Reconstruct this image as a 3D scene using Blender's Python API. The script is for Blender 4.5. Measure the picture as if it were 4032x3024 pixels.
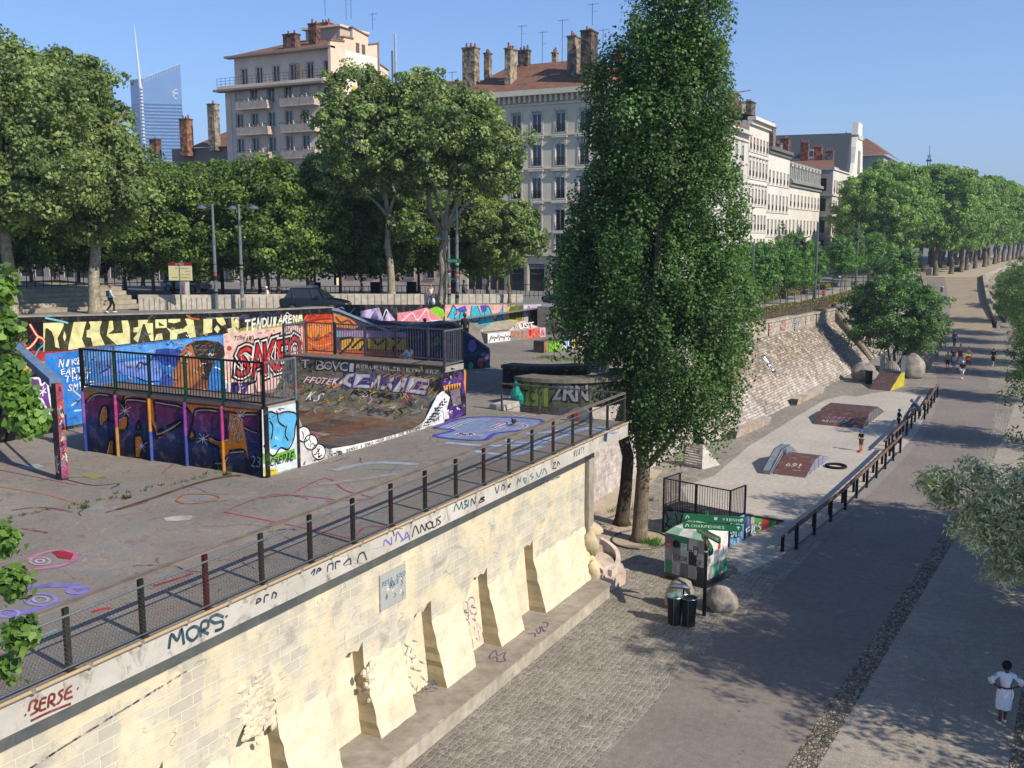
import bpy, bmesh, math, random
import numpy as np
from mathutils import Vector, Matrix, noise
random.seed(7); rng = np.random.default_rng(7)
R = math.radians
S = bpy.context.scene
for o in list(bpy.data.objects): bpy.data.objects.remove(o)
# ---------------------------------------------------------------- camera, sky, sun, exposure
cam = bpy.data.cameras.new('camera'); camo = bpy.data.objects.new('camera', cam)
S.collection.objects.link(camo); S.camera = camo
camo.location = (0, 0, 12.5)
camo.rotation_euler = (R(90-8.5), 0, R(27.8))
cam.sensor_width = 36; cam.lens = 35.0; cam.clip_start = .1; cam.clip_end = 6000
SUN_EL, SUN_AZ = 38, 101.5          # azimuth clockwise from +Y (along the quay)
w = bpy.data.worlds.new('World'); S.world = w; w.use_nodes = True
nt = w.node_tree; bg = nt.nodes['Background']
sky = nt.nodes.new('ShaderNodeTexSky'); sky.sky_type = 'NISHITA'; sky.sun_disc = False
sky.sun_elevation = R(SUN_EL); sky.sun_rotation = R(SUN_AZ); sky.altitude = 200
sky.air_density = 1.0; sky.dust_density = .15; sky.ozone_density = 4.0
tn = nt.nodes.new('ShaderNodeMix'); tn.data_type = 'RGBA'; tn.blend_type = 'MULTIPLY'; tn.inputs[0].default_value = 1; tn.inputs[7].default_value = (.77, .885, 1.09, 1)
nt.links.new(sky.outputs[0], tn.inputs[6]); nt.links.new(tn.outputs[2], bg.inputs[0]); bg.inputs[1].default_value = .110
sl = bpy.data.lights.new('sun', 'SUN'); sl.energy = 5.0; sl.angle = R(.5); sl.color = (1, .90, .76)
so = bpy.data.objects.new('sun', sl); S.collection.objects.link(so)
sd = Vector((math.cos(R(SUN_EL))*math.sin(R(SUN_AZ)), math.cos(R(SUN_EL))*math.cos(R(SUN_AZ)), math.sin(R(SUN_EL))))
so.rotation_euler = sd.to_track_quat('Z', 'Y').to_euler(); so.location = (40, 0, 60)
S.view_settings.view_transform = 'Standard'; S.view_settings.look = 'None'; S.view_settings.gamma = 1
S.view_settings.exposure = .48
S.render.engine = 'CYCLES'
S.cycles.max_bounces = 6; S.cycles.transparent_max_bounces = 6
# ---------------------------------------------------------------- helpers
def H(h):
    def f(c):
        c /= 255
        return c/12.92 if c < .04045 else ((c+.055)/1.055)**2.4
    return (f(int(h[0:2], 16)), f(int(h[2:4], 16)), f(int(h[4:6], 16)))
def link(o): S.collection.objects.link(o); return o
def tag(o, label=None, cat=None, group=None, kind=None):
    for k, v in (('label', label), ('category', cat), ('group', group), ('kind', kind)):
        if v: o[k] = v
    return o
def thing(name, label, cat, loc=(0, 0, 0), rz=0, group=None):
    o = link(bpy.data.objects.new(name, None)); o.empty_display_size = .2
    o.location = loc; o.rotation_euler = (0, 0, rz)
    return tag(o, label, cat, group)
def copy_tree(o, parent=None):
    c = link(o.copy()); c.parent = parent
    for ch in list(o.children): copy_tree(ch, c)
    return c
def wloc(o):
    v = Vector(o.location)
    while o.parent: o = o.parent; v += Vector(o.location)
    return v
class MB:
    """collects faces with a colour and a material slot; builds ONE mesh object"""
    def __init__(s, X=None): s.v = []; s.f = []; s.c = []; s.m = []; s.X = X
    def add(s, vs, fs, c=(.5, .5, .5), m=0):
        if isinstance(c, str): c = H(c)
        b = len(s.v)
        s.v += [tuple(s.X(*v)) if s.X else tuple(v) for v in vs]
        for f in fs: s.f.append([b+i for i in f]); s.c.append(c); s.m.append(m)
    def quad(s, a, b, c, d, col=(.5, .5, .5), m=0): s.add([a, b, c, d], [(0, 1, 2, 3)], col, m)
    def poly(s, pts, col=(.5, .5, .5), m=0): s.add(pts, [tuple(range(len(pts)))], col, m)
    def box(s, x0, y0, z0, x1, y1, z1, c=(.5, .5, .5), m=0):
        s.add([(x0,y0,z0),(x1,y0,z0),(x1,y1,z0),(x0,y1,z0),(x0,y0,z1),(x1,y0,z1),(x1,y1,z1),(x0,y1,z1)],
              [(0,3,2,1),(4,5,6,7),(0,1,5,4),(1,2,6,5),(2,3,7,6),(3,0,4,7)], c, m)
    def prism(s, pts, d, c, m=0):
        """closed 3D outline pts swept by vector d"""
        n = len(pts); q = [tuple(Vector(p)+Vector(d)) for p in pts]
        s.add(list(pts)+q, [tuple(range(n))[::-1], tuple(range(n, 2*n))]+[(i, (i+1) % n, n+(i+1) % n, n+i) for i in range(n)], c, m)
    def bar(s, a, b, w, h=None, c=(.5, .5, .5), m=0, up=(0, 0, 1)):
        h = h or w; a = Vector(a); b = Vector(b); d = (b-a).normalized(); up = Vector(up)
        if abs(d.dot(up)) > .98: up = Vector((0, 1, 0))
        r = d.cross(up).normalized(); u = r.cross(d)
        k = [(-1,-1),(1,-1),(1,1),(-1,1)]
        s.add([tuple(p+r*(i*w/2)+u*(j*h/2)) for p in (a, b) for i, j in k],
              [(3,2,1,0),(4,5,6,7)]+[(i, (i+1) % 4, 4+(i+1) % 4, 4+i) for i in range(4)], c, m)
    def tube(s, pts, rad, c=(.5, .5, .5), n=8, m=0, cap=True):
        pts = [Vector(p) for p in pts]
        if not hasattr(rad, '__len__'): rad = [rad]*len(pts)
        vs = []
        for i, p in enumerate(pts):
            d = (pts[min(i+1, len(pts)-1)]-pts[max(i-1, 0)]).normalized()
            r = d.cross(Vector((0, 0, 1)) if abs(d.z) < .9 else Vector((0, 1, 0))).normalized(); u = r.cross(d)
            vs += [tuple(p+(r*math.cos(2*math.pi*k/n)+u*math.sin(2*math.pi*k/n))*rad[i]) for k in range(n)]
        fs = [(i*n+k, i*n+(k+1) % n, (i+1)*n+(k+1) % n, (i+1)*n+k) for i in range(len(pts)-1) for k in range(n)]
        if cap: fs += [tuple(range(n))[::-1], tuple(range((len(pts)-1)*n, len(pts)*n))]
        s.add(vs, fs, c, m)
    def cyl(s, x, y, z0, z1, r, c=(.5, .5, .5), n=12, m=0, r1=None): s.tube([(x, y, z0), (x, y, z1)], [r, r if r1 is None else r1], c, n, m)
    def ell(s, cx, cy, cz, rx, ry, rz, c, n=10, k=6, m=0):
        vs = [(cx, cy, cz-rz)]
        for i in range(1, k):
            t = math.pi*i/k
            vs += [(cx+rx*math.sin(t)*math.cos(2*math.pi*j/n), cy+ry*math.sin(t)*math.sin(2*math.pi*j/n), cz-rz*math.cos(t)) for j in range(n)]
        vs.append((cx, cy, cz+rz)); L = len(vs)-1
        fs = [(0, 1+(j+1) % n, 1+j) for j in range(n)]
        for i in range(k-2):
            fs += [(1+i*n+j, 1+i*n+(j+1) % n, 1+(i+1)*n+(j+1) % n, 1+(i+1)*n+j) for j in range(n)]
        fs += [(1+(k-2)*n+j, 1+(k-2)*n+(j+1) % n, L) for j in range(n)]
        s.add(vs, fs, c, m)
    def stroke(s, pts, wd, h, col, m=0, sm=True):
        """flat painted line in a 2D frame (needs X), h = height above the surface"""
        P = [Vector(p) for p in pts]
        if sm and len(P) > 2:
            Q = []
            for i in range(len(P)-1):
                p0, p1, p2, p3 = P[max(i-1, 0)], P[i], P[i+1], P[min(i+2, len(P)-1)]
                for k in range(4):
                    t = k/4; Q.append(.5*((2*p1)+(p2-p0)*t+(2*p0-5*p1+4*p2-p3)*t*t+(3*p1-p0-3*p2+p3)*t**3))
            P = Q+[P[-1]]
        vs = []
        for i, p in enumerate(P):
            d = P[min(i+1, len(P)-1)]-P[max(i-1, 0)]
            if d.length < 1e-6: d = Vector((1, 0))
            d.normalize(); n = Vector((-d.y, d.x))*wd/2
            vs += [(p.x+n.x, p.y+n.y, h), (p.x-n.x, p.y-n.y, h)]
        s.add(vs, [(2*i, 2*i+1, 2*i+3, 2*i+2) for i in range(len(P)-1)], col, m)
    def build(s, name, mats, parent=None, loc=None, smooth=False, local=False, lim=None):
        if not isinstance(mats, (list, tuple)): mats = [mats]
        if local: o0 = Vector((0, 0, 0))
        elif parent: o0 = wloc(parent)
        elif loc: o0 = Vector(loc)
        else:
            a = np.array(s.v); o0 = Vector(((a[:, 0].min()+a[:, 0].max())/2, (a[:, 1].min()+a[:, 1].max())/2, a[:, 2].min()))
        me = bpy.data.meshes.new(name)
        me.from_pydata([(v[0]-o0.x, v[1]-o0.y, v[2]-o0.z) for v in s.v], [], s.f)
        for mt in mats: me.materials.append(M[mt] if isinstance(mt, str) else mt)
        n = len(me.polygons)
        me.polygons.foreach_set('material_index', np.array(s.m, dtype=np.int32)[:n])
        if smooth: me.polygons.foreach_set('use_smooth', np.ones(n, dtype=bool))
        at = me.attributes.new('Col', 'FLOAT_COLOR', 'FACE')
        a = np.ones((n, 4), dtype=np.float32); a[:, :3] = np.array(s.c, dtype=np.float32)[:n]; at.data.foreach_set('color', a.ravel())
        me.update()
        o = link(bpy.data.objects.new(name, me))
        if parent: o.parent = parent
        elif not local: o.location = o0
        return o
def frame(o, u, v):
    o = Vector(o); u = Vector(u).normalized(); v = Vector(v).normalized(); n = u.cross(v)
    return lambda a, b, h=0: o+u*a+v*b+n*h
def graf(mb, key, X, dz=.004, only=None):
    """paints the traced shapes of GRAF[key]; colours darken a little to real paint albedo"""
    old = mb.X; mb.X = X; k = 0
    for ln in GRAF[key].split('\n'):
        t = ln.split(); col = H(t[0]); l = int(t[1]); wd = float(t[2]); q = [float(v) for v in t[3:]]
        pts = list(zip(q[::2], q[1::2])); k += 1
        h = .004+dz*l+.00002*k
        if wd: mb.stroke(pts, wd, h, col)
        else: mb.add([(a, b, h) for a, b in pts], [tuple(range(len(pts)))] if area(pts) > 0 else [tuple(range(len(pts)))[::-1]], col)
    mb.X = old
def area(p): return sum(p[i][0]*p[(i+1) % len(p)][1]-p[(i+1) % len(p)][0]*p[i][1] for i in range(len(p)))
_gl = {}
def glyph(ch, off=0, shear=0):
    k = (ch, off, shear)
    if k not in _gl:
        c = bpy.data.curves.new('t', 'FONT'); c.body = ch; c.size = 1; c.offset = off; c.shear = shear; c.resolution_u = 2
        o = bpy.data.objects.new('t', c); link(o)
        bpy.context.view_layer.update()
        me = o.evaluated_get(bpy.context.evaluated_depsgraph_get()).to_mesh()
        vs = [(v.co.x, v.co.y) for v in me.vertices]; fs = [tuple(p.vertices) for p in me.polygons]
        _gl[k] = (vs, fs); bpy.data.objects.remove(o); bpy.data.curves.remove(c)
    return _gl[k]
def letters(mb, txt, x, y, wd, ht, layers, jit=.0, shear=0, squeeze=1.0, seed=1, h0=.012, rise=0, cols=None):
    """lettering filling a wd x ht box at (x,y) of the frame; layers = [(offset, colour), ...] bottom first"""
    r = random.Random(seed); n = len(txt); cw = wd/n
    js = [(r.uniform(-1, 1)*jit, r.uniform(-.5, .5)*jit, 1+r.uniform(-.2, .2)*jit*2) for _ in txt]
    for li, (off, col) in enumerate(layers):
        for i, ch in enumerate(txt):
            if ch == ' ': continue
            v0, _ = glyph(ch, 0, shear)
            xa = min(v[0] for v in v0); xb = max(v[0] for v in v0); ya = min(v[1] for v in v0); yb = max(v[1] for v in v0)
            if ch in '.:-*': xa, xb, ya, yb = -.2, .7, 0, .7
            vs, fs = glyph(ch, off, shear)
            sx = cw*squeeze/(max(xb-xa, .25)); sy = ht*js[i][2]/(max(yb-ya, .3)); an = js[i][0]*.5
            cx, cy = x+(i+.5)*cw, y+ht/2+js[i][1]*ht*.3+rise*(i/n)
            out = []
            for a, b in vs:
                a2 = (a-(xa+xb)/2)*sx; b2 = (b-(ya+yb)/2)*sy
                out.append((cx+a2*math.cos(an)-b2*math.sin(an), cy+a2*math.sin(an)+b2*math.cos(an), h0+li*.004+.0005*(i % 3)))
            c = col if not (cols and li == len(layers)-1) else cols[i % len(cols)]
            mb.add(out, fs, c)
# ---------------------------------------------------------------- materials
M = {}
class N:
    def __init__(s, name, rough=.8, spec=.3, metal=0):
        s.m = bpy.data.materials.new(name); s.m.use_nodes = True; s.t = s.m.node_tree
        s.b = s.t.nodes['Principled BSDF']; s.b.inputs['Roughness'].default_value = rough
        s.b.inputs['Specular IOR Level'].default_value = spec; s.b.inputs['Metallic'].default_value = metal
        M[name] = s.m; s.co = s.t.nodes.new('ShaderNodeTexCoord').outputs['Object']
        g = s.t.nodes.new('ShaderNodeNewGeometry'); s.pos = g.outputs['Position']
    def n(s, ty, **kw):
        x = s.t.nodes.new(ty)
        for k, v in kw.items():
            if k in x.inputs: 
                if isinstance(v, bpy.types.NodeSocket): s.t.links.new(v, x.inputs[k])
                else: x.inputs[k].default_value = v
            else: setattr(x, k, v)
        return x
    def l(s, a, b): s.t.links.new(a, b)
    def attr(s): return s.n('ShaderNodeAttribute', attribute_name='Col').outputs['Color']
    def noise(s, scale, det=4, vec=None, dist=0, rough=.55):
        x = s.n('ShaderNodeTexNoise'); x.inputs['Scale'].default_value = scale; x.inputs['Detail'].default_value = det
        x.inputs['Distortion'].default_value = dist; x.inputs['Roughness'].default_value = rough
        s.l(vec or s.pos, x.inputs['Vector']); return x
    def ramp(s, fac, stops, mode='LINEAR'):
        x = s.n('ShaderNodeValToRGB'); s.l(fac, x.inputs[0]); r = x.color_ramp; r.interpolation = mode
        while len(r.elements) < len(stops): r.elements.new(.5)
        for e, (p, c) in zip(r.elements, stops):
            e.position = p; c = H(c) if isinstance(c, str) else ((c,)*3 if not hasattr(c, '__len__') else c); e.color = (*c, 1)
        return x.outputs[0]
    def mix(s, a, b, fac, mode='MIX'):
        x = s.n('ShaderNodeMix'); x.data_type = 'RGBA'; x.blend_type = mode
        for i, v in ((6, a), (7, b), (0, fac)):
            if isinstance(v, bpy.types.NodeSocket): s.l(v, x.inputs[i])
            elif i == 0: x.inputs[0].default_value = v
            else:
                v = H(v) if isinstance(v, str) else v
                x.inputs[i].default_value = (*v, 1)
        return x.outputs[2]
    def swz(s, a='y', b='z', sc=(1, 1)):
        q = s.n('ShaderNodeSeparateXYZ'); s.l(s.pos, q.inputs[0]); c = s.n('ShaderNodeCombineXYZ')
        for i, k in enumerate((a, b)):
            mm = s.n('ShaderNodeMath', operation='MULTIPLY'); s.l(q.outputs['xyz'.index(k)], mm.inputs[0]); mm.inputs[1].default_value = sc[i]
            s.l(mm.outputs[0], c.inputs[i])
        return c.outputs[0]
    def warp(s, vec, scale, amt):
        nn = s.noise(scale, 2, vec); m1 = s.n('ShaderNodeVectorMath', operation='SUBTRACT'); s.l(nn.outputs['Color'], m1.inputs[0]); m1.inputs[1].default_value = (.5, .5, .5)
        m2 = s.n('ShaderNodeVectorMath', operation='SCALE'); s.l(m1.outputs[0], m2.inputs[0]); m2.inputs['Scale'].default_value = amt
        m3 = s.n('ShaderNodeVectorMath', operation='ADD'); s.l(vec, m3.inputs[0]); s.l(m2.outputs[0], m3.inputs[1]); return m3.outputs[0]
    def brick(s, vec, c1, c2, mo, bw, bh, ms, off=.5, bias=0):
        x = s.n('ShaderNodeTexBrick'); s.l(vec, x.inputs['Vector'])
        for k, v in (('Color1', c1), ('Color2', c2), ('Mortar', mo)): x.inputs[k].default_value = (*(H(v) if isinstance(v, str) else v), 1)
        x.inputs['Scale'].default_value = 1; x.inputs['Brick Width'].default_value = bw; x.inputs['Row Height'].default_value = bh
        x.inputs['Mortar Size'].default_value = ms; x.inputs['Mortar Smooth'].default_value = .3; x.inputs['Bias'].default_value = bias; x.offset = off
        return x
    def bump(s, hgt, st, dist=.02):
        x = s.n('ShaderNodeBump'); x.inputs['Strength'].default_value = st; x.inputs['Distance'].default_value = dist
        s.l(hgt, x.inputs['Height']); s.l(x.outputs[0], s.b.inputs['Normal'])
    def out(s, c): s.l(c, s.b.inputs['Base Color']) if isinstance(c, bpy.types.NodeSocket) else setattr(s.b.inputs['Base Color'], 'default_value', (*(H(c) if isinstance(c, str) else c), 1))
    def dirt(s, c, scale, lo, hi=1.0, det=5, vec=None):
        return s.mix(c, s.ramp(s.noise(scale, det, vec).outputs[0], [(.3, lo), (.7, hi)]), 1, 'MULTIPLY')
def simple(name, rough=.8, spec=.3, metal=0, sc=6, lo=.75, sc2=.6, lo2=.85, bump=0):
    n = N(name, rough, spec, metal); c = n.dirt(n.attr(), sc, lo); c = n.dirt(c, sc2, lo2); n.out(c)
    if bump: n.bump(n.noise(sc*2, 5).outputs[0], bump)
    return n
n = N('paint', .65, .25); c = n.dirt(n.attr(), 4, .62); c = n.dirt(c, 1.2, .78); c = n.mix(c, (.30, .28, .26), n.ramp(n.noise(2.6, 9, None, .6, .75).outputs[0], [(.52, 0), (.72, .42)])); n.out(c)
n = N('chalk', .8, .15); n.out(n.dirt(n.attr(), 9, .7)); tp = n.n('ShaderNodeBsdfTransparent'); ms = n.n('ShaderNodeMixShader'); n.l(n.ramp(n.noise(7, 8, None, .5, .75).outputs[0], [(.42, 0), (.58, .9)]), ms.inputs[0])
n.l(tp.outputs[0], ms.inputs[1]); n.l(n.b.outputs[0], ms.inputs[2]); n.l(ms.outputs[0], n.t.nodes['Material Output'].inputs[0])
          # sprayed paint, painted boards
simple('plain', .75, .2, sc=14, lo=.85)                             # cloth, plastics
simple('metal', .42, .5, .6, sc=8, lo=.6)
simple('steel', .38, .5, .85, sc=8, lo=.75)
simple('gloss', .18, .5, 0, sc=2, lo=.95)
simple('conc', .9, .2, sc=3, lo=.62, sc2=.5, lo2=.72, bump=.25)
simple('plaster', .92, .15, sc=1.1, lo=.86, sc2=.22, lo2=.84)
simple('skin', .55, .35, sc=20, lo=.92)
n = N('bark', .95, .1); v = n.swz('x', 'z', (9, 1.6)); c = n.mix(n.attr(), n.ramp(n.noise(3.5, 6, v, 1.5).outputs[0], [(.32, .3), (.62, 1.15)]), 1, 'MULTIPLY'); c = n.dirt(c, 2.5, .6); n.out(c); n.bump(n.noise(4, 6, v, 1.5).outputs[0], .8, .06)
n = N('glass', .06, .6); n.out((.022, .028, .035)); n.bump(n.noise(1.2, 2).outputs[0], .05, .05)
n = N('leaf', .5, .32); c = n.mix(n.attr(), (1.42, 1.36, 1.42), 1, 'MULTIPLY'); c = n.dirt(c, .8, .62, 1.1, 3); n.out(c)
tr = n.n('ShaderNodeBsdfTranslucent'); n.l(n.mix(c, (1.45, 1.5, .7), 1, 'MULTIPLY'), tr.inputs[0]); ms = n.n('ShaderNodeMixShader'); ms.inputs[0].default_value = .38
n.l(n.b.outputs[0], ms.inputs[1]); n.l(tr.outputs[0], ms.inputs[2]); n.l(ms.outputs[0], n.t.nodes['Material Output'].inputs[0])
# asphalt of the quay lane
def asph(name, c1, c2, fine=60, patch=.35, bst=.35):
    n = N(name, .92, .25); a = n.ramp(n.noise(patch, 5).outputs[0], [(.3, c1), (.7, c2)])
    a = n.mix(a, n.ramp(n.noise(fine, 3, None, 0, .7).outputs[0], [(.25, .62), (.75, 1.3)]), 1, 'MULTIPLY')
    a = n.mix(a, n.ramp(n.noise(4, 6).outputs[0], [(.35, .85), (.7, 1.08)]), 1, 'MULTIPLY')
    v2 = n.noise(.9, 8, None, 2.5); a = n.mix(a, (.02, .02, .02), n.ramp(v2.outputs[0], [(.496, 0), (.5, .35), (.504, 0)]))
    n.out(a); n.bump(n.noise(fine*.7, 3).outputs[0], bst, .01); return n
asph('asphalt', (.19, .165, .145), (.235, .205, .18), 26)
asph('asphalt_old', (.22, .20, .18), (.27, .245, .22), 24)
asph('gravel', (.28, .25, .205), (.36, .32, .265), 17, .4, .5)
asph('slab', (.37, .335, .285), (.45, .41, .355), 22, .3, .2)
asph('street', (.16, .155, .15), (.22, .21, .20), 20)
asph('dust', (.36, .30, .22), (.46, .39, .29), 12)
n = N('deck', .85, .25)
a = n.ramp(n.noise(.22, 6).outputs[0], [(.3, (.16, .142, .118)), (.7, (.25, .225, .19))])
sp = n.noise(1.1, 7, n.warp(n.pos, .7, 1.6), 1.5); hue = n.noise(.5, 3)
tint = n.ramp(hue.outputs[0], [(.3, (.16, .12, .12)), (.42, (.24, .17, .15)), (.5, (.16, .18, .19)), (.58, (.26, .23, .20)), (.66, (.22, .14, .14)), (.75, (.30, .29, .27))], 'CONSTANT')
a = n.mix(a, tint, n.ramp(sp.outputs[0], [(.48, 0), (.58, .38)]))
s2 = n.noise(3.1, 6, n.warp(n.pos, 2.0, .9), 2.2)
a = n.mix(a, (.36, .34, .32), n.ramp(s2.outputs[0], [(.60, 0), (.68, .38)]))
a = n.mix(a, (.06, .052, .05), n.ramp(n.noise(2.1, 7, n.warp(n.pos, 1.4, 1.1), 3).outputs[0], [(.57, 0), (.66, .42)]))
a = n.mix(a, (.30, .10, .11), n.ramp(n.noise(1.7, 6, n.warp(n.pos, 1.1, 1.9), 3).outputs[0], [(.64, 0), (.69, .35)]))
a = n.mix(a, n.ramp(n.noise(38, 3).outputs[0], [(.25, .72), (.75, 1.2)]), 1, 'MULTIPLY')
n.out(a); n.bump(n.noise(30, 3).outputs[0], .25, .01)
def cob(name, c1, c2, mo, bw, bh, ms, wp=(2.5, .06), ax=('x', 'y'), stain=.75, b=.7, sc=(1, 1)):
    n = N(name, .85, .25); v = n.warp(n.swz(*ax, sc), *wp); k = n.brick(v, c1, c2, mo, bw, bh, ms)
    a = n.dirt(k.outputs[0], 3.5, stain, 1.1); a = n.dirt(a, .35, .8, 1.08)
    a = n.mix(a, n.ramp(n.noise(9, 3, None, 0).outputs[0], [(.3, .75), (.7, 1.2)]), 1, 'MULTIPLY')
    n.out(a)
    inv = n.n('ShaderNodeMath', operation='SUBTRACT'); inv.inputs[0].default_value = 1; n.l(k.outputs['Fac'], inv.inputs[1])
    ad = n.n('ShaderNodeMath', operation='ADD'); n.l(inv.outputs[0], ad.inputs[0]); nn = n.noise(12, 4); n.l(nn.outputs[0], ad.inputs[1]); n.bump(ad.outputs[0], b, .03)
    return n
def vor(name, sc, c1, c2, mo, rnd, jw, ax=(1, 1.35), b=.8):
    n = N(name, .85, .25); v = n.warp(n.swz('x', 'y', ax), 1.2, .18); A = n.n('ShaderNodeTexVoronoi', feature='F1'); B = n.n('ShaderNodeTexVoronoi', feature='DISTANCE_TO_EDGE')
    for k in (A, B): n.l(v, k.inputs['Vector']); k.inputs['Scale'].default_value = sc; k.inputs['Randomness'].default_value = rnd
    q = n.n('ShaderNodeSeparateColor'); n.l(A.outputs['Color'], q.inputs[0]); a = n.ramp(q.outputs[0], [(.1, c1), (.9, c2)])
    j = n.ramp(B.outputs['Distance'], [(jw*.5, 1), (jw, 0)]); a = n.mix(a, mo, j); a = n.dirt(a, 2.5, .75, 1.1); a = n.dirt(a, .3, .78, 1.08); a = n.dirt(a, 14, .8, 1.1); n.out(a); n.bump(n.ramp(B.outputs['Distance'], [(0, 0), (jw*2.4, 1)]), b, .04)
vor('cobble', 5.6, (.21, .185, .15), (.29, .26, .215), (.37, .345, .30), .42, .085, (1, 1.25), .45)
vor('pebble', 7.5, (.14, .12, .10), (.44, .38, .29), (.10, .085, .07), .95, .07, (1.6, 1), .9)
cob('ashlar', (.34, .30, .235), (.50, .44, .36), (.20, .17, .13), .85, .36, .010, (1.5, .03), ('y', 'z'), .6, .5)
cob('pinkwall', (.46, .40, .36), (.56, .51, .49), (.42, .37, .34), .55, .30, .008, (1.5, .05), ('y', 'z'), .62, .3)
# mossy pitched stones of the embankment, each stone its own tone
n = N('pitch', .9, .2); v = n.warp(n.swz('y', 'z'), 2.0, .06)
k = n.brick(v, (0, 0, 0), (1, 1, 1), (.5, .5, .5), .46, .155, .009); lo = n.noise(.16, 4)
a = n.ramp(k.outputs[0], [(.0, (.20, .175, .13)), (.25, (.27, .235, .185)), (.5, (.33, .275, .205)), (.7, (.46, .40, .31)), (.85, (.48, .33, .22)), (1, (.58, .52, .46))])
q = n.n('ShaderNodeSeparateXYZ'); n.l(n.pos, q.inputs[0]); mr = n.n('ShaderNodeMapRange'); n.l(q.outputs[2], mr.inputs[0]); mr.inputs[1].default_value = 2.6; mr.inputs[2].default_value = .4
nn = n.noise(.5, 4); mm = n.n('ShaderNodeMath', operation='MULTIPLY'); n.l(mr.outputs[0], mm.inputs[0]); n.l(n.ramp(nn.outputs[0], [(.3, .2), (.6, 1)]), mm.inputs[1])
a = n.mix(a, n.ramp(k.outputs[0], [(0, (.42, .38, .34)), (.5, (.56, .51, .47)), (1, (.66, .58, .54))]), mm.outputs[0])
a = n.mix(a, (.09, .085, .07), k.outputs['Fac']); a = n.dirt(a, 3, .6, 1.1); a = n.dirt(a, .45, .62, 1.05, 6); a = n.mix(a, (.13, .12, .08), n.ramp(n.noise(1.1, 8, n.swz('y', 'z', (1, .5)), .8, .7).outputs[0], [(.52, 0), (.68, .7)])); n.out(a)
inv = n.n('ShaderNodeMath', operation='SUBTRACT'); inv.inputs[0].default_value = 1; n.l(k.outputs['Fac'], inv.inputs[1]); n.bump(inv.outputs[0], .8, .04)
# cream-washed masonry of the near quay wall
n = N('yellow', .9, .15); v = n.warp(n.swz('y', 'z'), 1.6, .05)
k = n.brick(v, (.42, .40, .34), (.53, .50, .41), (.64, .59, .43), .62, .24, .014)
a = n.mix(k.outputs[0], (.63, .56, .39), n.ramp(n.noise(.9, 5, None, .6).outputs[0], [(.46, 0), (.56, .85)]))
a = n.mix(a, (.27, .255, .235), n.ramp(n.noise(.75, 8, n.swz('y', 'z', (1, 2.2)), .4, .7).outputs[0], [(.57, 0), (.70, .75)]))
a = n.mix(a, (.30, .29, .31), n.ramp(n.noise(2.2, 8, n.swz('y', 'z', (1, 2)), 1.2, .75).outputs[0], [(.58, 0), (.68, .6)]))
a = n.mix(a, (.33, .27, .20), n.ramp(n.noise(5, 7, None, 0, .75).outputs[0], [(.60, 0), (.66, .6)])); a = n.dirt(a, 1.7, .84, 1.04)
n.out(a); inv = n.n('ShaderNodeMath', operation='SUBTRACT'); inv.inputs[0].default_value = 1; n.l(k.outputs['Fac'], inv.inputs[1])
ad = n.n('ShaderNodeMath', operation='ADD'); n.l(n.noise(7, 6).outputs[0], ad.inputs[0]); n.l(k.outputs['Fac'], ad.inputs[1]); n.bump(ad.outputs[0], .5, .03)
n = N('cream', .9, .15); kb_ = n.brick(n.warp(n.swz('y', 'z'), 1.6, .08), (.9, .9, .9), (1.04, 1.04, 1.04), (.8, .8, .78), .62, .24, .012); a = n.ramp(n.noise(1.3, 5).outputs[0], [(.35, (.57, .51, .36)), (.65, (.66, .60, .44))])
a = n.mix(a, (.36, .34, .30), n.ramp(n.noise(.7, 8, n.swz('y', 'z', (1, .6)), .5, .72).outputs[0], [(.50, 0), (.66, .55)]))
a = n.mix(a, (.42, .36, .27), n.ramp(n.noise(4, 8, None, 0, .75).outputs[0], [(.56, 0), (.66, .7)])); a = n.mix(a, kb_.outputs[0], .75, 'MULTIPLY'); n.out(a); n.bump(n.noise(5, 6).outputs[0], .35, .03)
n = N('stained', .9, .2); a = n.ramp(n.noise(.8, 5).outputs[0], [(.35, (.38, .36, .32)), (.65, (.50, .48, .43))])
a = n.mix(a, (.12, .11, .085), n.ramp(n.noise(1.3, 9, n.swz('y', 'z', (1.5, 1)), .5, .78).outputs[0], [(.52, 0), (.64, .8)])); n.out(n.mix(a, n.attr(), 0.0)); n.bump(n.noise(14, 5).outputs[0], .4, .02)
n = N('tiles', .85, .2); v = n.swz('x', 'y', (1, 1)); wv = n.n('ShaderNodeTexWave'); n.l(v, wv.inputs[0]); wv.inputs['Scale'].default_value = 1.25; wv.inputs['Distortion'].default_value = .3
a = n.mix(n.attr(), n.ramp(wv.outputs[1], [(.1, .62), (.6, 1.1)]), 1, 'MULTIPLY'); a = n.dirt(a, 1.4, .7, 1.15); a = n.dirt(a, 9, .75, 1.15); n.out(a); n.bump(wv.outputs[1], .6, .08)
n = N('rubble', .95, .1); v1 = n.n('ShaderNodeTexVoronoi'); n.l(n.warp(n.pos, 2, .3), v1.inputs['Vector']); v1.inputs['Scale'].default_value = 2.6
a = n.mix(n.attr(), n.ramp(v1.outputs['Color'], [(.2, .5), (.8, 1.4)]), 1, 'MULTIPLY'); a = n.dirt(a, 4, .7); n.out(a); n.bump(v1.outputs['Distance'], .6, .1)
n = N('rock', .9, .2); a = n.ramp(n.noise(1.6, 8).outputs[0], [(.3, (.17, .15, .125)), (.5, (.29, .26, .22)), (.7, (.42, .385, .33))]); a = n.dirt(a, 9, .7); n.out(a); n.bump(n.noise(4, 8).outputs[0], .7, .06)
n = N('skyglass', .12, .7); v = n.swz('x', 'z', (1, 1)); bx = n.attr(); n.out(n.dirt(bx, .06, .85)); n.b.inputs['Metallic'].default_value = .15
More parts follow.
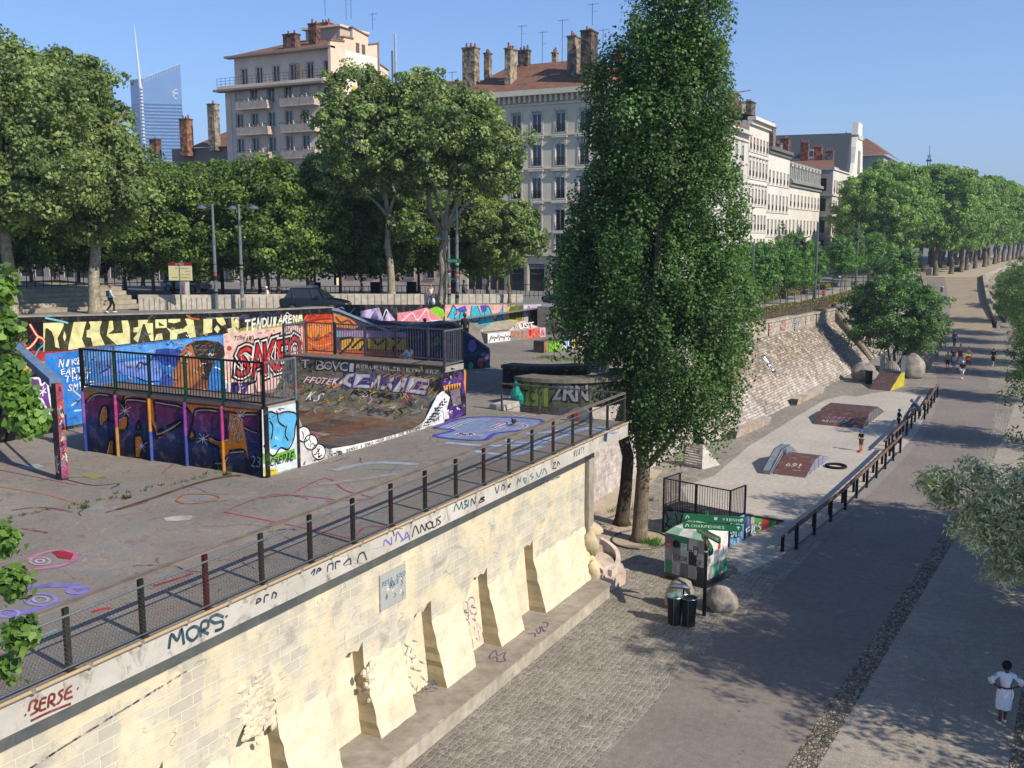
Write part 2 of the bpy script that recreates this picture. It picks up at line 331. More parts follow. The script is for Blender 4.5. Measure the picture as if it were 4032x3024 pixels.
n = N('grass', .9, .1); a = n.ramp(n.noise(2.2, 6).outputs[0], [(.3, (.045, .055, .018)), (.5, (.10, .095, .04)), (.7, (.20, .16, .09))]); n.out(a); n.bump(n.noise(9, 5).outputs[0], .9, .1)
GRAF={}
GRAF['mural']='''100e12 1 0 19.75 9.96 22.25 9.6 22.18 8.64 21.58 8.55 19.62 8.41
b03038 1 0 19.55 8.85 22.3 8.64 23.72 8.58 23.7 8.36 22.21 8.25 19.5 8.27
e87a20 2 0 19.72 8.42 20.82 8.33 22.28 8.29 22.35 7.95 22 7.74 19.67 7.8
f0b050 3 0 19.71 8.23 21.08 8.22 21.62 8.2 22.02 7.99 21.41 7.9 19.69 8.03
0c0c10 4 0 19.7 8.15 21.05 7.9 21.08 8.22 21.26 8.24 21.27 8.08 21.42 8.02 21.65 8.03 22.02 7.99 22.04 8.2 22.11 8.27 22.12 8.1 22.28 8.04 22.34 7.87 22.66 7.57 22.51 5.11 19.49 5.69
6c3a8e 5 0 21.56 7.76 21.91 7.73 21.98 7.49 22.22 7.54 22.36 6.29 21.95 7.04 21.93 6.24 21.74 6.27 21.52 6.97
f0eef4 6 0.07 21.56 7.76 21.92 7.73 22 7.49 22.22 7.54 22.29 6.94 22.39 6.27 22.15 6.63 21.95 7.04 21.94 6.66 21.93 6.24 21.74 6.27 21.64 6.71 21.52 6.97
f0eef4 7 0.04 21.92 7.33 22.17 7.21
f0eef4 7 0.04 22.07 7.44 22.02 7.11
f0eef4 7 0.04 21.93 7.19 22.16 7.36
e8e4ee 7 0.05 21.6 7.42 21.68 7.24 21.86 7.09 21.92 6.75 21.55 6.72
c85a9a 3 0 21.11 9.26 21.29 9.19 21.48 9.02 21.6 8.82 21.68 8.54 21.07 8.54
5c3070 4 0 21.12 9.17 21.32 9.08 21.47 8.9 21.59 8.64 21.54 8.52 21.07 8.57
e0341c 5 0.1 21.73 9.58 21.91 9.26 22.01 9.14 22.18 9.05 22.24 8.92
e0341c 5 0.1 22.01 9.14 21.85 8.95 21.63 8.79 21.39 8.77 21.11 8.75
ffe0c0 6 0.04 21.73 9.58 21.91 9.26 22.01 9.14 22.18 9.05 22.24 8.92
ffe0c0 6 0.04 22.01 9.14 21.85 8.95 21.63 8.79 21.39 8.77 21.11 8.75
40c0d8 6 0.05 22.19 8.83 22.01 8.72 21.85 8.5
58c8e8 6 0.05 22.03 9.8 22.16 9.71 22.34 9.62
3a3a22 2 0 22.25 9.6 23.83 9.54 25.83 9.44 29.69 9.29 29.63 8.44 25.76 8.53 24.14 8.57 23.15 8.54 22.21 8.61
e6e0a0 3 0 22.25 9.58 23.04 9.55 23.03 9.41 22.89 9.2 22.76 9.02 22.81 8.66 22.65 8.72 22.62 9.07 22.55 9.26 22.4 9.39 22.31 9.38 22.21 8.61 22.18 8.61
e6e0a0 3 0 23.45 9.52 23.98 9.51 23.88 9.28 23.74 8.9 23.87 8.57 23.15 8.57 23.18 8.73
e6e0a0 3 0 24.06 9.51 24.64 9.48 24.52 9.23 24.51 9 24.7 8.58 24.18 8.6 24.13 8.9 23.94 8.95 23.96 9.19 24.09 9.2 24.14 9.32
e6e0a0 3 0 24.96 9.46 25.1 9.45 25.12 9.11 24.85 8.97 25.54 8.96 25.49 9.42 25.78 9.4 25.85 9.12 25.83 8.54 25.22 8.54 24.8 8.92
e6e0a0 3 0 26.25 9.39 26.73 9.36 26.67 9.23 26.94 9.21 26.94 8.54 26.8 8.54 26.65 8.92 26.56 9.2 26.47 9.21 26.35 8.94 26.19 8.54 25.99 8.7 26.22 8.92 26 8.94 26.02 9.11 26.25 9.12
e6e0a0 3 0 27.08 9.35 27.62 9.33 27.62 8.98 27.06 9
e6e0a0 3 0 27.71 9.31 28.32 9.29 28.31 9.17 28.03 9.12 27.7 9.18
e6e0a0 3 0 27.6 8.98 27.87 8.88 28.43 8.87 28.68 9 28.56 9.26 28.99 9.25 29.09 8.49 28.75 8.48 28.62 8.75 28.14 8.68 28.08 8.49 27.75 8.5 27.77 8.79
e6e0a0 3 0 27.09 8.77 27.36 8.79 27.39 8.54 26.98 8.54
e6e0a0 3 0 23.05 9.24 23.11 9.02 23.03 8.87 22.98 9.04
e6dfa2 3 0 29.54 9.17 30.02 9.14 29.98 8.6 29.5 8.56
e6dfa2 3 0 30.2 9.22 30.64 9.18 30.78 8.87 30.54 8.81 30.29 9.02
e6dfa2 3 0 30.28 8.87 30.45 8.71 30.29 8.53 30.09 8.72
e6dfa2 3 0 31.09 9.16 31.55 9.14 31.54 8.5 30.89 8.48 30.85 8.67 31.11 8.69
3a3a22 4 0 27.21 9.25 27.51 9.06 27.24 9.08
22241a 2 0 31.57 9.16 35.78 9 35.69 8.44 35.12 8.45 34.25 8.48 31.59 8.5
a8a030 3 0 31.6 8.63 32.72 8.68 34.26 8.64 34.25 8.47 31.59 8.5
b8b040 3 0 34.89 8.88 35.65 8.95 35.64 8.62 35 8.62
2f7ed2 3 0 22.23 8.52 23.71 8.52 25.53 8.51 30.64 8.46 30.75 5.8 30.48 5.65 23.52 5.91 22.57 5.93 22.17 7.73
5a9be0 4 0 25.52 8.45 30.55 8.41 30.53 7.96 28.1 7.96 25.49 8 23.87 8.07 23.9 8.39
1f3f98 5 0 27.03 8.2 27.52 8.19 28.22 8.08 28.46 7.74 27.97 7.4 27.38 7.55 27.1 7.77 26.81 7.84 26.97 8.05
6c8ce0 5 0 24.38 7.64 24.83 7.84 25.6 7.9 26.62 7.9 27 7.75 27.26 7.25 27.09 6.97 26.47 7.05 25.83 7.32 25.25 7.46 24.5 7.48
284a9e 5 0 27.37 7.39 27.7 7.04 27.67 6.58 27.94 6.11 27.17 6.57 27.14 6.96
9ab0ee 6 0 25.5 7.88 26.53 7.85 26.22 7.61 25.58 7.72
12265c 6 0.07 24.38 7.61 24.83 7.77 24.7 7.89
12265c 6 0.05 26.01 7.26 26.47 7.05 27.09 6.97
12265c 7 0.08 26.04 7.63 26.24 7.79 26.51 7.69 26.92 7.98
6a4630 6 0 28.21 7.92 28.54 8.21 28.97 8.34 29.62 8.32 30.16 8.21 30.6 7.96 30.63 7.59 30.33 7.33 30.12 7.48 29.75 6.95 29.61 6.39 29.46 5.84 28.4 6 27.95 6.3 27.71 6.53 27.79 6.88 27.77 7.07 27.82 7.34 28.03 7.47 28.15 7.7
a4683e 7 0 28.21 7.92 28.54 8.17 28.8 8.2 29 7.92 29.04 7.72 29.3 7.57 29.39 7.32 29.37 6.99 29.08 6.71 28.59 6.45 28.16 6.35 27.84 6.46 27.75 6.68 27.86 6.87 27.77 7.03 27.83 7.34 28.06 7.51 28.17 7.69
2e2620 7 0 28.81 8.22 29.08 8.33 29.62 8.32 29.99 8.17 30.27 8.21 30.6 7.96 30.63 7.59 30.28 7.38 30.07 7.57 29.82 7.1 29.57 6.64 29.36 6.83 29.44 7.23 29.19 7.58 28.99 7.72
84502f 8 0 29.06 7.27 29.34 7.4 29.39 7.15 29.26 6.89 29.07 6.99
38200f 8 0.06 28.29 7.56 28.55 7.49 28.39 7.45
d08878 9 0.07 27.8 7.03 27.94 6.93 27.81 6.83
6e675c 8 0.04 29.01 8.12 29.23 8.16
6e675c 8 0.04 29.12 7.95 29.33 7.97
6e675c 8 0.04 29.22 7.78 29.44 7.78
6e675c 8 0.04 29.36 8.09 29.58 8.12
6e675c 8 0.04 29.47 7.91 29.69 7.93
6e675c 8 0.04 29.58 7.74 29.8 7.74
6e675c 8 0.04 29.72 8.05 29.94 8.09
6e675c 8 0.04 29.83 7.88 30.05 7.9
6e675c 8 0.04 29.94 7.7 30.17 7.7
8a5030 7 0 28.58 6.29 28.96 6.4 29.57 6.6 29.46 5.8 28.4 5.96
e8f0ff 8 0.05 29.99 7.17 30.32 7.04 30.52 6.69 30.73 6.33
e8f0ff 8 0.05 30.33 7.21 30.53 6.85 30.61 6.26 30.44 6.28
b8d8f4 6 0.06 23.12 6.61 23.44 6.78 23.75 6.86
b8d8f4 6 0.06 23.22 7.15 23.5 6.9 23.74 6.64
b8d8f4 6 0.06 23.21 6.42 23.72 6.38
e8c4b8 3 0 30.6 8.47 31.59 8.5 34.25 8.48 35.69 8.46 35.52 6.13 30.6 6.36
e8c4b8 3 0 30.75 8.49 31.92 8.47 35.82 8.37 35.66 5.02 30.69 5.62
3a3478 5 0 30.97 6.42 31.32 6.42 31.42 6.06 31.17 5.76 30.86 6.06
443c84 5 0 31.62 6.34 31.91 6.25 31.84 5.92 31.58 5.74 31.48 6.06
c83848 4 0 31.06 7.84 31.01 7.76 30.9 7.74 30.8 7.79 30.76 7.87 30.81 7.94 30.92 7.96 31.02 7.92
c83848 4 0 32.26 8.14 32.23 8.1 32.17 8.09 32.11 8.11 32.09 8.16 32.12 8.2 32.18 8.21 32.24 8.19
c83848 4 0 32.98 8.01 32.94 7.97 32.87 7.95 32.8 7.98 32.78 8.03 32.81 8.08 32.88 8.09 32.95 8.06
c83848 4 0 33.6 8.2 33.57 8.16 33.52 8.15 33.47 8.17 33.45 8.21 33.47 8.25 33.52 8.26 33.58 8.24
c83848 4 0 33.75 8.34 33.73 8.31 33.69 8.3 33.65 8.32 33.63 8.35 33.65 8.37 33.69 8.38 33.73 8.37
c83848 4 0 31.96 8.34 31.94 8.32 31.91 8.31 31.88 8.32 31.86 8.35 31.88 8.37 31.91 8.38 31.95 8.37
c83848 4 0 33.92 8.12 33.89 8.09 33.84 8.08 33.78 8.1 33.76 8.14 33.79 8.17 33.84 8.18 33.9 8.16
d8611c 4 0 35.7 8.69 36.05 9.05 36.65 9.15 37.32 9.09 37.8 9 37.78 6.83 35.47 6.56 35.6 7.82
b83414 5 0 35.67 8.61 36.11 8.96 36.78 9.09 37.8 8.98 37.78 8.58 36.75 8.57 35.69 8.46
e88a2c 5 0 35.75 8.31 36.28 8.35 37.7 8.28 37.75 7.84 36.38 7.75 35.74 8.06
7c2410 6 0.06 35.7 8.53 36.69 8.62 37.78 8.56
7c2410 6 0.05 35.74 8.02 36.51 7.65 37.69 7.98
e8a050 6 0.05 35.92 7.66 36.63 7.38 37.59 7.42
7c2410 6 0.05 36.23 7.33 36.76 7.15 37.44 7.21'''
GRAF['front']='''b06a1c 3 0 -25.99 7.69 -25.5 7.71 -25.87 7.53 -26.02 7.42
b06a1c 3 0 -25.39 6.76 -25.39 6.94 -25.26 7.2 -25.14 7.27 -25.04 7.19 -25.08 6.94 -24.96 6.89 -25.22 6.83 -25.32 6.68
b06a1c 3 0 -25.18 5.83 -24.97 6.26 -24.86 6.24 -24.9 5.85
b06a1c 3 0 -24.54 6.92 -24.29 7.07 -24.18 7.09 -24.21 6.8 -24.32 6.65 -24.54 6.64
b06a1c 3 0 -23.87 6.46 -23.63 6.5 -23.61 6.3 -23.75 5.86 -23.9 5.84
b06a1c 3 0 -23.78 6.74 -23.69 6.97 -23.71 6.72
b06a1c 3 0 -23.21 7.69 -23.05 7.65 -22.99 6.97 -22.9 6.61 -21.93 7.09 -21.94 7.02 -22.86 6.5 -22.98 6.58 -23.16 6.95
b06a1c 3 0 -21.74 7.64 -20.42 7.66 -19.01 7.67 -19.02 7.6 -19.68 7.55 -19.97 7.59 -21.35 7.54 -21.44 7.34 -21.55 7.48
b06a1c 3 0 -21.62 6.64 -21.51 6.89 -21.44 6.72
b06a1c 3 0 -20.87 6.76 -20.47 6.71 -20.09 6.76 -20.03 7.52 -19.68 7.49 -19.54 7.27 -19.38 6.26 -19.45 6.19 -19.58 6.5 -20.11 6.41 -20.28 6.1 -20.4 6.09 -20.49 6.52 -20.88 6.63
b06a1c 3 0 -24.24 7.71 -23.94 7.71 -24.25 7.56
0b090e 4 0.07 -25.42 6.67 -25.4 6.94 -25.27 7.23 -25.09 7.31 -24.99 7.19 -25.05 6.91 -24.74 6.87 -24.38 7 -24.16 7.09 -24.18 6.78 -24.28 6.64 -24.54 6.61
0b090e 4 0.07 -25.98 7.36 -25.78 7.54 -25.42 7.67 -24.93 7.68 -24.68 7.62 -24.35 7.43 -24.24 7.16
0b090e 4 0.07 -24.24 7.71 -24.3 7.53 -24.22 7.35
0b090e 4 0.07 -25.23 5.76 -24.96 6.31 -24.82 6.21 -24.85 5.8
0b090e 4 0.07 -24.22 7.44 -24.16 7.6 -23.78 7.63 -23.28 7.62 -23.25 7.19 -23.05 6.78 -22.9 6.58 -22.35 6.81 -21.91 7.06 -21.99 7.14 -22.38 6.96 -22.93 6.73
0b090e 4 0.07 -23.03 7.63 -23 7.51 -22.99 6.97
0b090e 4 0.07 -23.92 5.81 -23.89 6.49 -23.61 6.53 -23.57 6.27 -23.71 5.83
0b090e 4 0.07 -22.98 7.66 -22.54 7.63 -21.98 7.59 -21.63 7.47 -21.44 7.28 -21.54 6.98 -21.69 6.61 -21.45 6.6 -21.4 6.75 -21.51 6.92
0b090e 4 0.07 -21.44 7.28 -21.35 7.51 -20.96 7.57 -20.42 7.57 -20.2 7.5 -20.2 6.81 -20.48 6.68 -20.85 6.78 -20.9 6.6 -20.45 6.44
0b090e 4 0.07 -19.68 7.52 -19.46 7.56 -18.98 7.6
0b090e 4 0.07 -19.51 7.19 -19.33 7.12 -19.01 7.07
0b090e 4 0.07 -20.11 6.41 -19.55 6.5 -19.42 6.2 -19.01 6.15
0b090e 4 0.07 -20.7 6.06 -20.36 6.13 -20.16 6.29
0b090e 4 0.07 -23.81 6.71 -23.68 7 -23.68 6.71 -23.81 6.74
a09ca4 5 0.03 -25.35 6.71 -25.34 6.95 -25.21 7.22 -25.08 7.26 -25.07 6.94
a09ca4 5 0.03 -25.89 7.37 -25.69 7.54 -25.37 7.65 -24.93 7.65
a09ca4 5 0.03 -24.19 7.47 -24.14 7.57 -23.78 7.6 -23.3 7.59
a09ca4 5 0.03 -22.95 7.6 -22.54 7.58 -21.98 7.55 -21.67 7.44
a09ca4 5 0.03 -21.36 7.32 -21.3 7.47 -20.96 7.53 -20.43 7.53
a09ca4 5 0.03 -22.95 6.67 -22.9 6.63 -22.35 6.86 -21.93 7.11
a09ca4 5 0.03 -19.68 7.46 -19.46 7.52 -19.02 7.56
a09ca4 5 0.03 -19.51 7.15 -19.3 7.08 -19.03 7.03
a09ca4 5 0.03 -20.84 6.72 -20.48 6.64 -20.13 6.74
a09ca4 5 0.03 -25.14 5.81 -24.97 6.23
a09ca4 5 0.03 -24.56 6.91 -24.25 7.04
a09ca4 5 0.03 -20.67 5.99 -20.32 6.04 -20.16 6.23
a09ca4 5 0.03 -20.08 6.36 -19.55 6.46
b8b4c0 6 0.02 -24.42 7.25 -24.05 7.23
b8b4c0 6 0.02 -24.39 7.41 -24.08 7.08
b8b4c0 6 0.02 -24.18 7.38 -24.28 7.1
b8b4c0 6 0.02 -23.97 7.38 -24.5 7.1
b8b4c0 6 0 -24.16 7.25 -24.19 7.21 -24.24 7.19 -24.28 7.2 -24.3 7.24 -24.28 7.27 -24.23 7.29 -24.18 7.28
b8b4c0 6 0.02 -23.8 6.22 -23.43 6.2
b8b4c0 6 0.02 -23.77 6.37 -23.46 6.05
b8b4c0 6 0.02 -23.57 6.35 -23.66 6.07
b8b4c0 6 0.02 -23.36 6.35 -23.87 6.06
b8b4c0 6 0 -23.55 6.22 -23.57 6.18 -23.62 6.16 -23.67 6.17 -23.68 6.2 -23.66 6.24 -23.61 6.26 -23.56 6.25
b8b4c0 6 0.02 -21.25 6.68 -20.91 6.66
b8b4c0 6 0.02 -21.22 6.83 -20.94 6.52
b8b4c0 6 0.02 -21.04 6.81 -21.12 6.54
b8b4c0 6 0.02 -20.85 6.81 -21.32 6.54
b8b4c0 6 0 -21.02 6.68 -21.04 6.64 -21.08 6.63 -21.13 6.64 -21.14 6.67 -21.12 6.7 -21.08 6.72 -21.03 6.71
b8b4c0 6 0.02 -19.81 7.49 -19.48 7.47
b8b4c0 6 0.02 -19.78 7.63 -19.51 7.32
b8b4c0 6 0.02 -19.6 7.61 -19.68 7.35
b8b4c0 6 0.02 -19.42 7.61 -19.87 7.35
b8b4c0 6 0 -19.58 7.48 -19.6 7.45 -19.65 7.43 -19.69 7.44 -19.7 7.47 -19.68 7.51 -19.64 7.52 -19.6 7.51'''
GRAF['side']='''d8e4ea 1 0 20.7 7.74 22.16 7.71 22.1 5.83 20.66 5.87
6fae30 2 0 20.67 6.52 21.07 6.4 21.99 6.4 22.08 6.07 20.68 6.22
e0cc30 2 0 20.68 6.13 21.18 5.98 21.3 5.82 20.69 5.86
8a4a28 2 0 21.32 7.42 21.9 7.32 21.95 7 21.5 7.12
58b4e4 3 0 20.75 7.6 20.95 7.65 21.26 7.56 21.58 7.55 22.04 7.48 22.14 7.29 22.02 6.99 21.94 6.69 21.73 6.45 21.4 6.56 21.27 6.5 21.02 6.59 20.97 6.86 20.79 7.11 20.74 7.38
121420 4 0.05 20.75 7.55 21.01 7.64 21.32 7.53 21.71 7.53 22.14 7.38 22.06 7.03 21.97 6.68 21.72 6.43 21.4 6.54 21.07 6.36 20.71 6.74
121420 4 0.05 20.99 7.38 21.11 7.19 21.03 6.85
121420 4 0.05 21.32 7.51 21.37 7.28 21.63 7.1
121420 4 0.05 21.69 7.13 21.61 6.88 21.74 6.68
d4d2cc 1 0 22.18 7.5 22.22 6.93 22.67 6.56 23.02 6.2 23.54 5.96 23.46 5.72 22.17 5.82
f4f4f4 2 0 22.73 6.69 22.63 6.55 22.41 6.52 22.21 6.63 22.13 6.8 22.22 6.94 22.44 6.98 22.65 6.87
101010 3 0.04 22.73 6.69 22.63 6.55 22.41 6.52 22.21 6.63 22.13 6.8 22.22 6.94 22.44 6.98 22.65 6.87 22.73 6.7
101010 3 0.03 22.34 6.86 22.42 6.72 22.38 6.61
f4f4f4 2 0 23.05 6.39 22.95 6.25 22.73 6.22 22.52 6.33 22.44 6.51 22.53 6.65 22.75 6.68 22.96 6.58
101010 3 0.04 23.05 6.39 22.95 6.25 22.73 6.22 22.52 6.33 22.44 6.51 22.53 6.65 22.75 6.68 22.96 6.58 23.05 6.39
101010 3 0.03 22.66 6.56 22.74 6.43 22.69 6.31
f4f4f4 2 0 23.41 6.03 23.31 5.88 23.08 5.86 22.87 5.97 22.78 6.15 22.88 6.3 23.1 6.33 23.32 6.22
101010 3 0.04 23.41 6.03 23.31 5.88 23.08 5.86 22.87 5.97 22.78 6.15 22.88 6.3 23.1 6.33 23.32 6.22 23.41 6.03
101010 3 0.03 23.01 6.21 23.09 6.07 23.05 5.95
efefec 1 0 23.7 6.07 24.74 5.98 26.21 5.92 28.09 5.88 28.9 5.88 28.95 5.79 28.08 5.71 26.2 5.76 24.74 5.8 23.69 5.85
241c2c 1 0 30.04 7.61 31.79 7.58 31.79 5.73 30.17 5.72 29.97 6.81
4a2c7e 2 0 30.09 7.31 30.42 7.53 30.87 7.36 31.44 7.56 31.73 7.16 31.66 6.57 31.32 7.04 30.64 7.13 30.19 7.01
4a2c7e 2 0 30.62 6.3 31.08 6.41 31.42 6 31.66 6.26 31.71 5.89 31.18 5.79 30.39 5.8
7a7078 3 0 30.63 6.89 31.32 6.92 31.42 6.3 30.85 6.27
e88a1c 2 0 31.67 7.56 31.81 7.48 31.75 6.55 31.64 7.05
0a0a0a 4 0.04 30.09 7.31 30.48 7.5 30.92 7.36 31.32 7.45
f0a020 4 0 30.17 7.14 30.33 7.13 30.26 6.88
f0a020 4 0 30.35 7.14 30.5 7.13 30.43 6.88
f0a020 4 0 30.53 7.13 30.68 7.12 30.61 6.88
f0a020 4 0 30.71 7.12 30.86 7.11 30.79 6.88
f0a020 4 0 30.89 7.12 31.04 7.11 30.97 6.88
f0a020 4 0 31.07 7.11 31.23 7.1 31.15 6.88
f0a020 4 0 31.25 7.1 31.41 7.1 31.34 6.88
120a1c 4 0 30.69 7.37 30.64 7.31 30.53 7.29 30.42 7.33 30.38 7.41 30.42 7.47 30.53 7.48 30.64 7.44
e8e8ec 1 0 29.98 6.92 30.19 6.95 30.63 6.66 30.4 6.22 30.17 5.72 29.21 5.83 28.69 5.86 29.11 6.25 29.76 6.84
141418 3 0.04 28.9 6 29.16 6.01 28.95 5.9 29.21 5.89
141418 3 0.04 29.06 6.07 29.3 6.09 29.11 5.98 29.36 5.97
141418 3 0.04 29.21 6.15 29.43 6.17 29.26 6.06 29.51 6.04
141418 3 0.04 29.37 6.23 29.57 6.25 29.42 6.13 29.66 6.12
141418 3 0.04 29.53 6.31 29.72 6.34 29.58 6.21 29.81 6.2
141418 3 0.04 29.69 6.39 29.86 6.42 29.75 6.29 29.96 6.29
141418 3 0.04 29.86 6.46 30 6.5 29.91 6.37 30.12 6.37
141418 3 0.04 30.02 6.54 30.14 6.59 30.07 6.45 30.27 6.45
141418 3 0.04 30.19 6.63 30.29 6.67 30.24 6.53 30.43 6.53'''
GRAF['wing']='''3a2c4a 1 0 0.05 8.93 0.11 8.1 0.03 6.78 0 5.85 4.5 5.14 4.54 7.94
c07838 2 0 0.07 8.84 0.87 8.56 1.31 8.19 1.09 8.06 0.09 8.19
6a3418 3 0.08 0.17 8.67 0.42 8.39 0.78 8.47 1.04 8.2
8e7aa0 2 0 0.06 8.01 1.76 7.95 3.65 7.79 3.65 7.52 0.05 7.7
c49a24 3 0 0.4 7.51 0.85 7.63 1.75 7.55 2.62 7.56 3.65 7.47 3.64 6.88 1.74 7.06 0.39 7.07
b04a22 3 0 0.17 7.04 1.74 7.01 4.05 6.87 4.04 6.09 0.15 6.29
100c10 4 0.11 0.36 7.6 0.94 7.63 0.84 7.32 0.3 6.86
100c10 4 0.11 0.93 7.14 1.39 7.52 1.56 7.33 1.29 6.99
100c10 4 0.11 1.66 7.55 1.65 6.97
100c10 4 0.11 1.98 7.54 2.2 7.26 2.62 7.51 2.61 6.93
100c10 4 0.11 2.9 7.5 3.36 7.49 2.93 6.96 3.49 6.89
40b0b0 4 0 0.41 7.78 0.38 7.71 0.3 7.68 0.22 7.71 0.18 7.79 0.22 7.86 0.3 7.89 0.38 7.85
28385c 2 0 4.26 7.79 6.36 7.79 6.77 7.47 8.06 6.71 8.05 5.76 6.75 5.67 5.03 5.45 4.08 6.27
4a3878 3 0 4.96 7.15 4.89 6.94 4.73 6.85 4.57 6.95 4.51 7.17 4.58 7.39 4.74 7.47 4.89 7.37
0c1018 4 0.06 4.96 7.15 4.89 6.94 4.73 6.85 4.57 6.95 4.51 7.17 4.58 7.39 4.74 7.47 4.89 7.37 4.96 7.15
3a6a50 3 0 5.41 7.29 5.35 7.1 5.21 7.03 5.07 7.11 5.02 7.3 5.08 7.49 5.22 7.57 5.36 7.48
0c1018 4 0.06 5.41 7.29 5.35 7.1 5.21 7.03 5.07 7.11 5.02 7.3 5.08 7.49 5.22 7.57 5.36 7.48 5.41 7.29
5a4a98 3 0 6.04 6.95 5.96 6.71 5.78 6.61 5.6 6.72 5.52 6.97 5.6 7.22 5.78 7.31 5.96 7.2
0c1018 4 0.06 6.04 6.95 5.96 6.71 5.78 6.61 5.6 6.72 5.52 6.97 5.6 7.22 5.78 7.31 5.96 7.2 6.04 6.95
7468b8 3 0 7.36 6.97 7.28 6.73 7.09 6.63 6.91 6.74 6.83 7 6.91 7.24 7.1 7.34 7.28 7.23
0c1018 4 0.06 7.36 6.97 7.28 6.73 7.09 6.63 6.91 6.74 6.83 7 6.91 7.24 7.1 7.34 7.28 7.23 7.36 6.98
3f9a78 3 0 7.19 5.96 7.14 5.78 7 5.72 6.87 5.8 6.82 5.98 6.87 6.15 7.01 6.22 7.14 6.14
0c1018 4 0.06 7.19 5.96 7.14 5.78 7 5.72 6.87 5.8 6.82 5.98 6.87 6.15 7.01 6.22 7.14 6.14 7.19 5.96
8a4a58 3 0 7.71 6.09 7.65 5.9 7.51 5.82 7.36 5.91 7.3 6.11 7.36 6.3 7.51 6.38 7.65 6.29
0c1018 4 0.06 7.71 6.09 7.65 5.9 7.51 5.82 7.36 5.91 7.3 6.11 7.36 6.3 7.51 6.38 7.65 6.29 7.71 6.09
6a5ac0 3 0 8.03 6.39 7.99 6.25 7.89 6.2 7.78 6.26 7.74 6.41 7.78 6.54 7.89 6.6 7.99 6.53
0c1018 4 0.06 8.03 6.39 7.99 6.25 7.89 6.2 7.78 6.26 7.74 6.41 7.78 6.54 7.89 6.6 7.99 6.53 8.03 6.39
503880 3 0 5.08 6.45 5.02 6.26 4.88 6.19 4.74 6.28 4.69 6.47 4.75 6.66 4.89 6.73 5.03 6.65
0c1018 4 0.06 5.08 6.45 5.02 6.26 4.88 6.19 4.74 6.28 4.69 6.47 4.75 6.66 4.89 6.73 5.03 6.65 5.08 6.45
2c5060 3 0 6.33 6.39 6.26 6.18 6.1 6.09 5.94 6.19 5.87 6.42 5.94 6.63 6.1 6.72 6.26 6.62
0c1018 4 0.06 6.33 6.39 6.26 6.18 6.1 6.09 5.94 6.19 5.87 6.42 5.94 6.63 6.1 6.72 6.26 6.62 6.33 6.39'''
GRAF['farw']='''1a1a20 1 0 38.96 9.13 46.21 8.69 50.29 8.44 50.26 7.3 38.91 7.91
e48a94 2 0 45.3 8.29 46.75 8.29 48.28 8.4 49.06 8.03 50.06 7.64 50.06 7.26 45.28 7.64
8cc42c 2 0 48.47 8.29 49.37 8.39 50.08 8.18 50.28 7.84 49.96 7.59 49.06 7.98
c8b4dc 2 0 41.95 8.61 43.59 8.7 43.99 7.99 44.43 8.45 45.11 7.9 41.93 7.95
fff0f4 3 0.06 45.64 7.76 46.75 8.19 47.3 7.74 48.28 8.3 48.65 7.64 49.86 7.55
e8e8f0 3 0.07 42.57 7.99 43.25 8.62 43.73 7.91 44.26 8.56 44.58 7.84
c8a0f0 3 0.05 39.67 8.77 40.42 8.9 40.86 8.5 41.49 8.83
dcaaa0 1 0 50.29 8.44 58.14 7.97 58.14 6.74 52.18 7.15 50.27 7.52
3fb4cc 3 0 50.48 7.66 50.91 8.02 51.23 8.33 51.65 7.97 51.32 7.6 52.19 7.93 52.74 7.56 53.3 7.63 53.42 8.19 54.23 8.14 54.45 7.67 55.04 7.68 55.52 8.06 56.01 7.44 56.37 7.06 57 7.55 57.5 8 57.63 7.57 57.37 7.16 58.01 6.81 52.4 6.9 51.53 7.42
101828 4 0.08 50.48 7.64 50.91 8.02 51.23 8.33 51.65 7.91 51.32 7.6 52.18 7.04
101828 4 0.08 52.74 7.56 52.19 7.93 51.75 7.29
101828 4 0.08 53.42 8.19 53.3 7.63 53.53 7.16 54.33 7.21 54.45 7.67 54.11 8.09
101828 4 0.08 55.04 7.1 55.04 7.62 55.52 8.03 56.37 7.06 57 7.55
101828 4 0.08 57.5 8 57.37 7.16 58.01 6.81
4458b8 2 0 51.55 8.09 52.64 8.24 52.86 7.89 52.19 7.71
5a4cb0 2 0 54.46 8.13 55.29 8.13 55.16 7.73 54.69 7.65
5c6424 3 0 58.27 7.53 58.53 7.81 59.46 7.82 60.4 7.76 60.47 7.25 60.13 6.84 59.19 6.85 58.4 6.97
d8d020 2 0 58.14 7.78 59.19 7.87 59.86 7.17 59.46 6.64 58.27 6.79
c8bcd0 1 0 60.47 7.82 63.17 7.69 63.11 6.1 60.55 6.27
201828 3 0.08 60.82 7.1 61.24 7.65 61.52 7.12
201828 3 0.08 61.8 7.55 61.66 6.79 62.09 7.27 62.38 6.67
201828 3 0.08 62.66 7.62 62.81 7.22 62.38 7.12
201828 3 0.08 60.68 6.74 60.82 6.28 61.24 6.57 61.1 6.26
3890b8 1 0 63.25 7.65 66.79 7.49 66.8 7.03 63.4 7.22'''
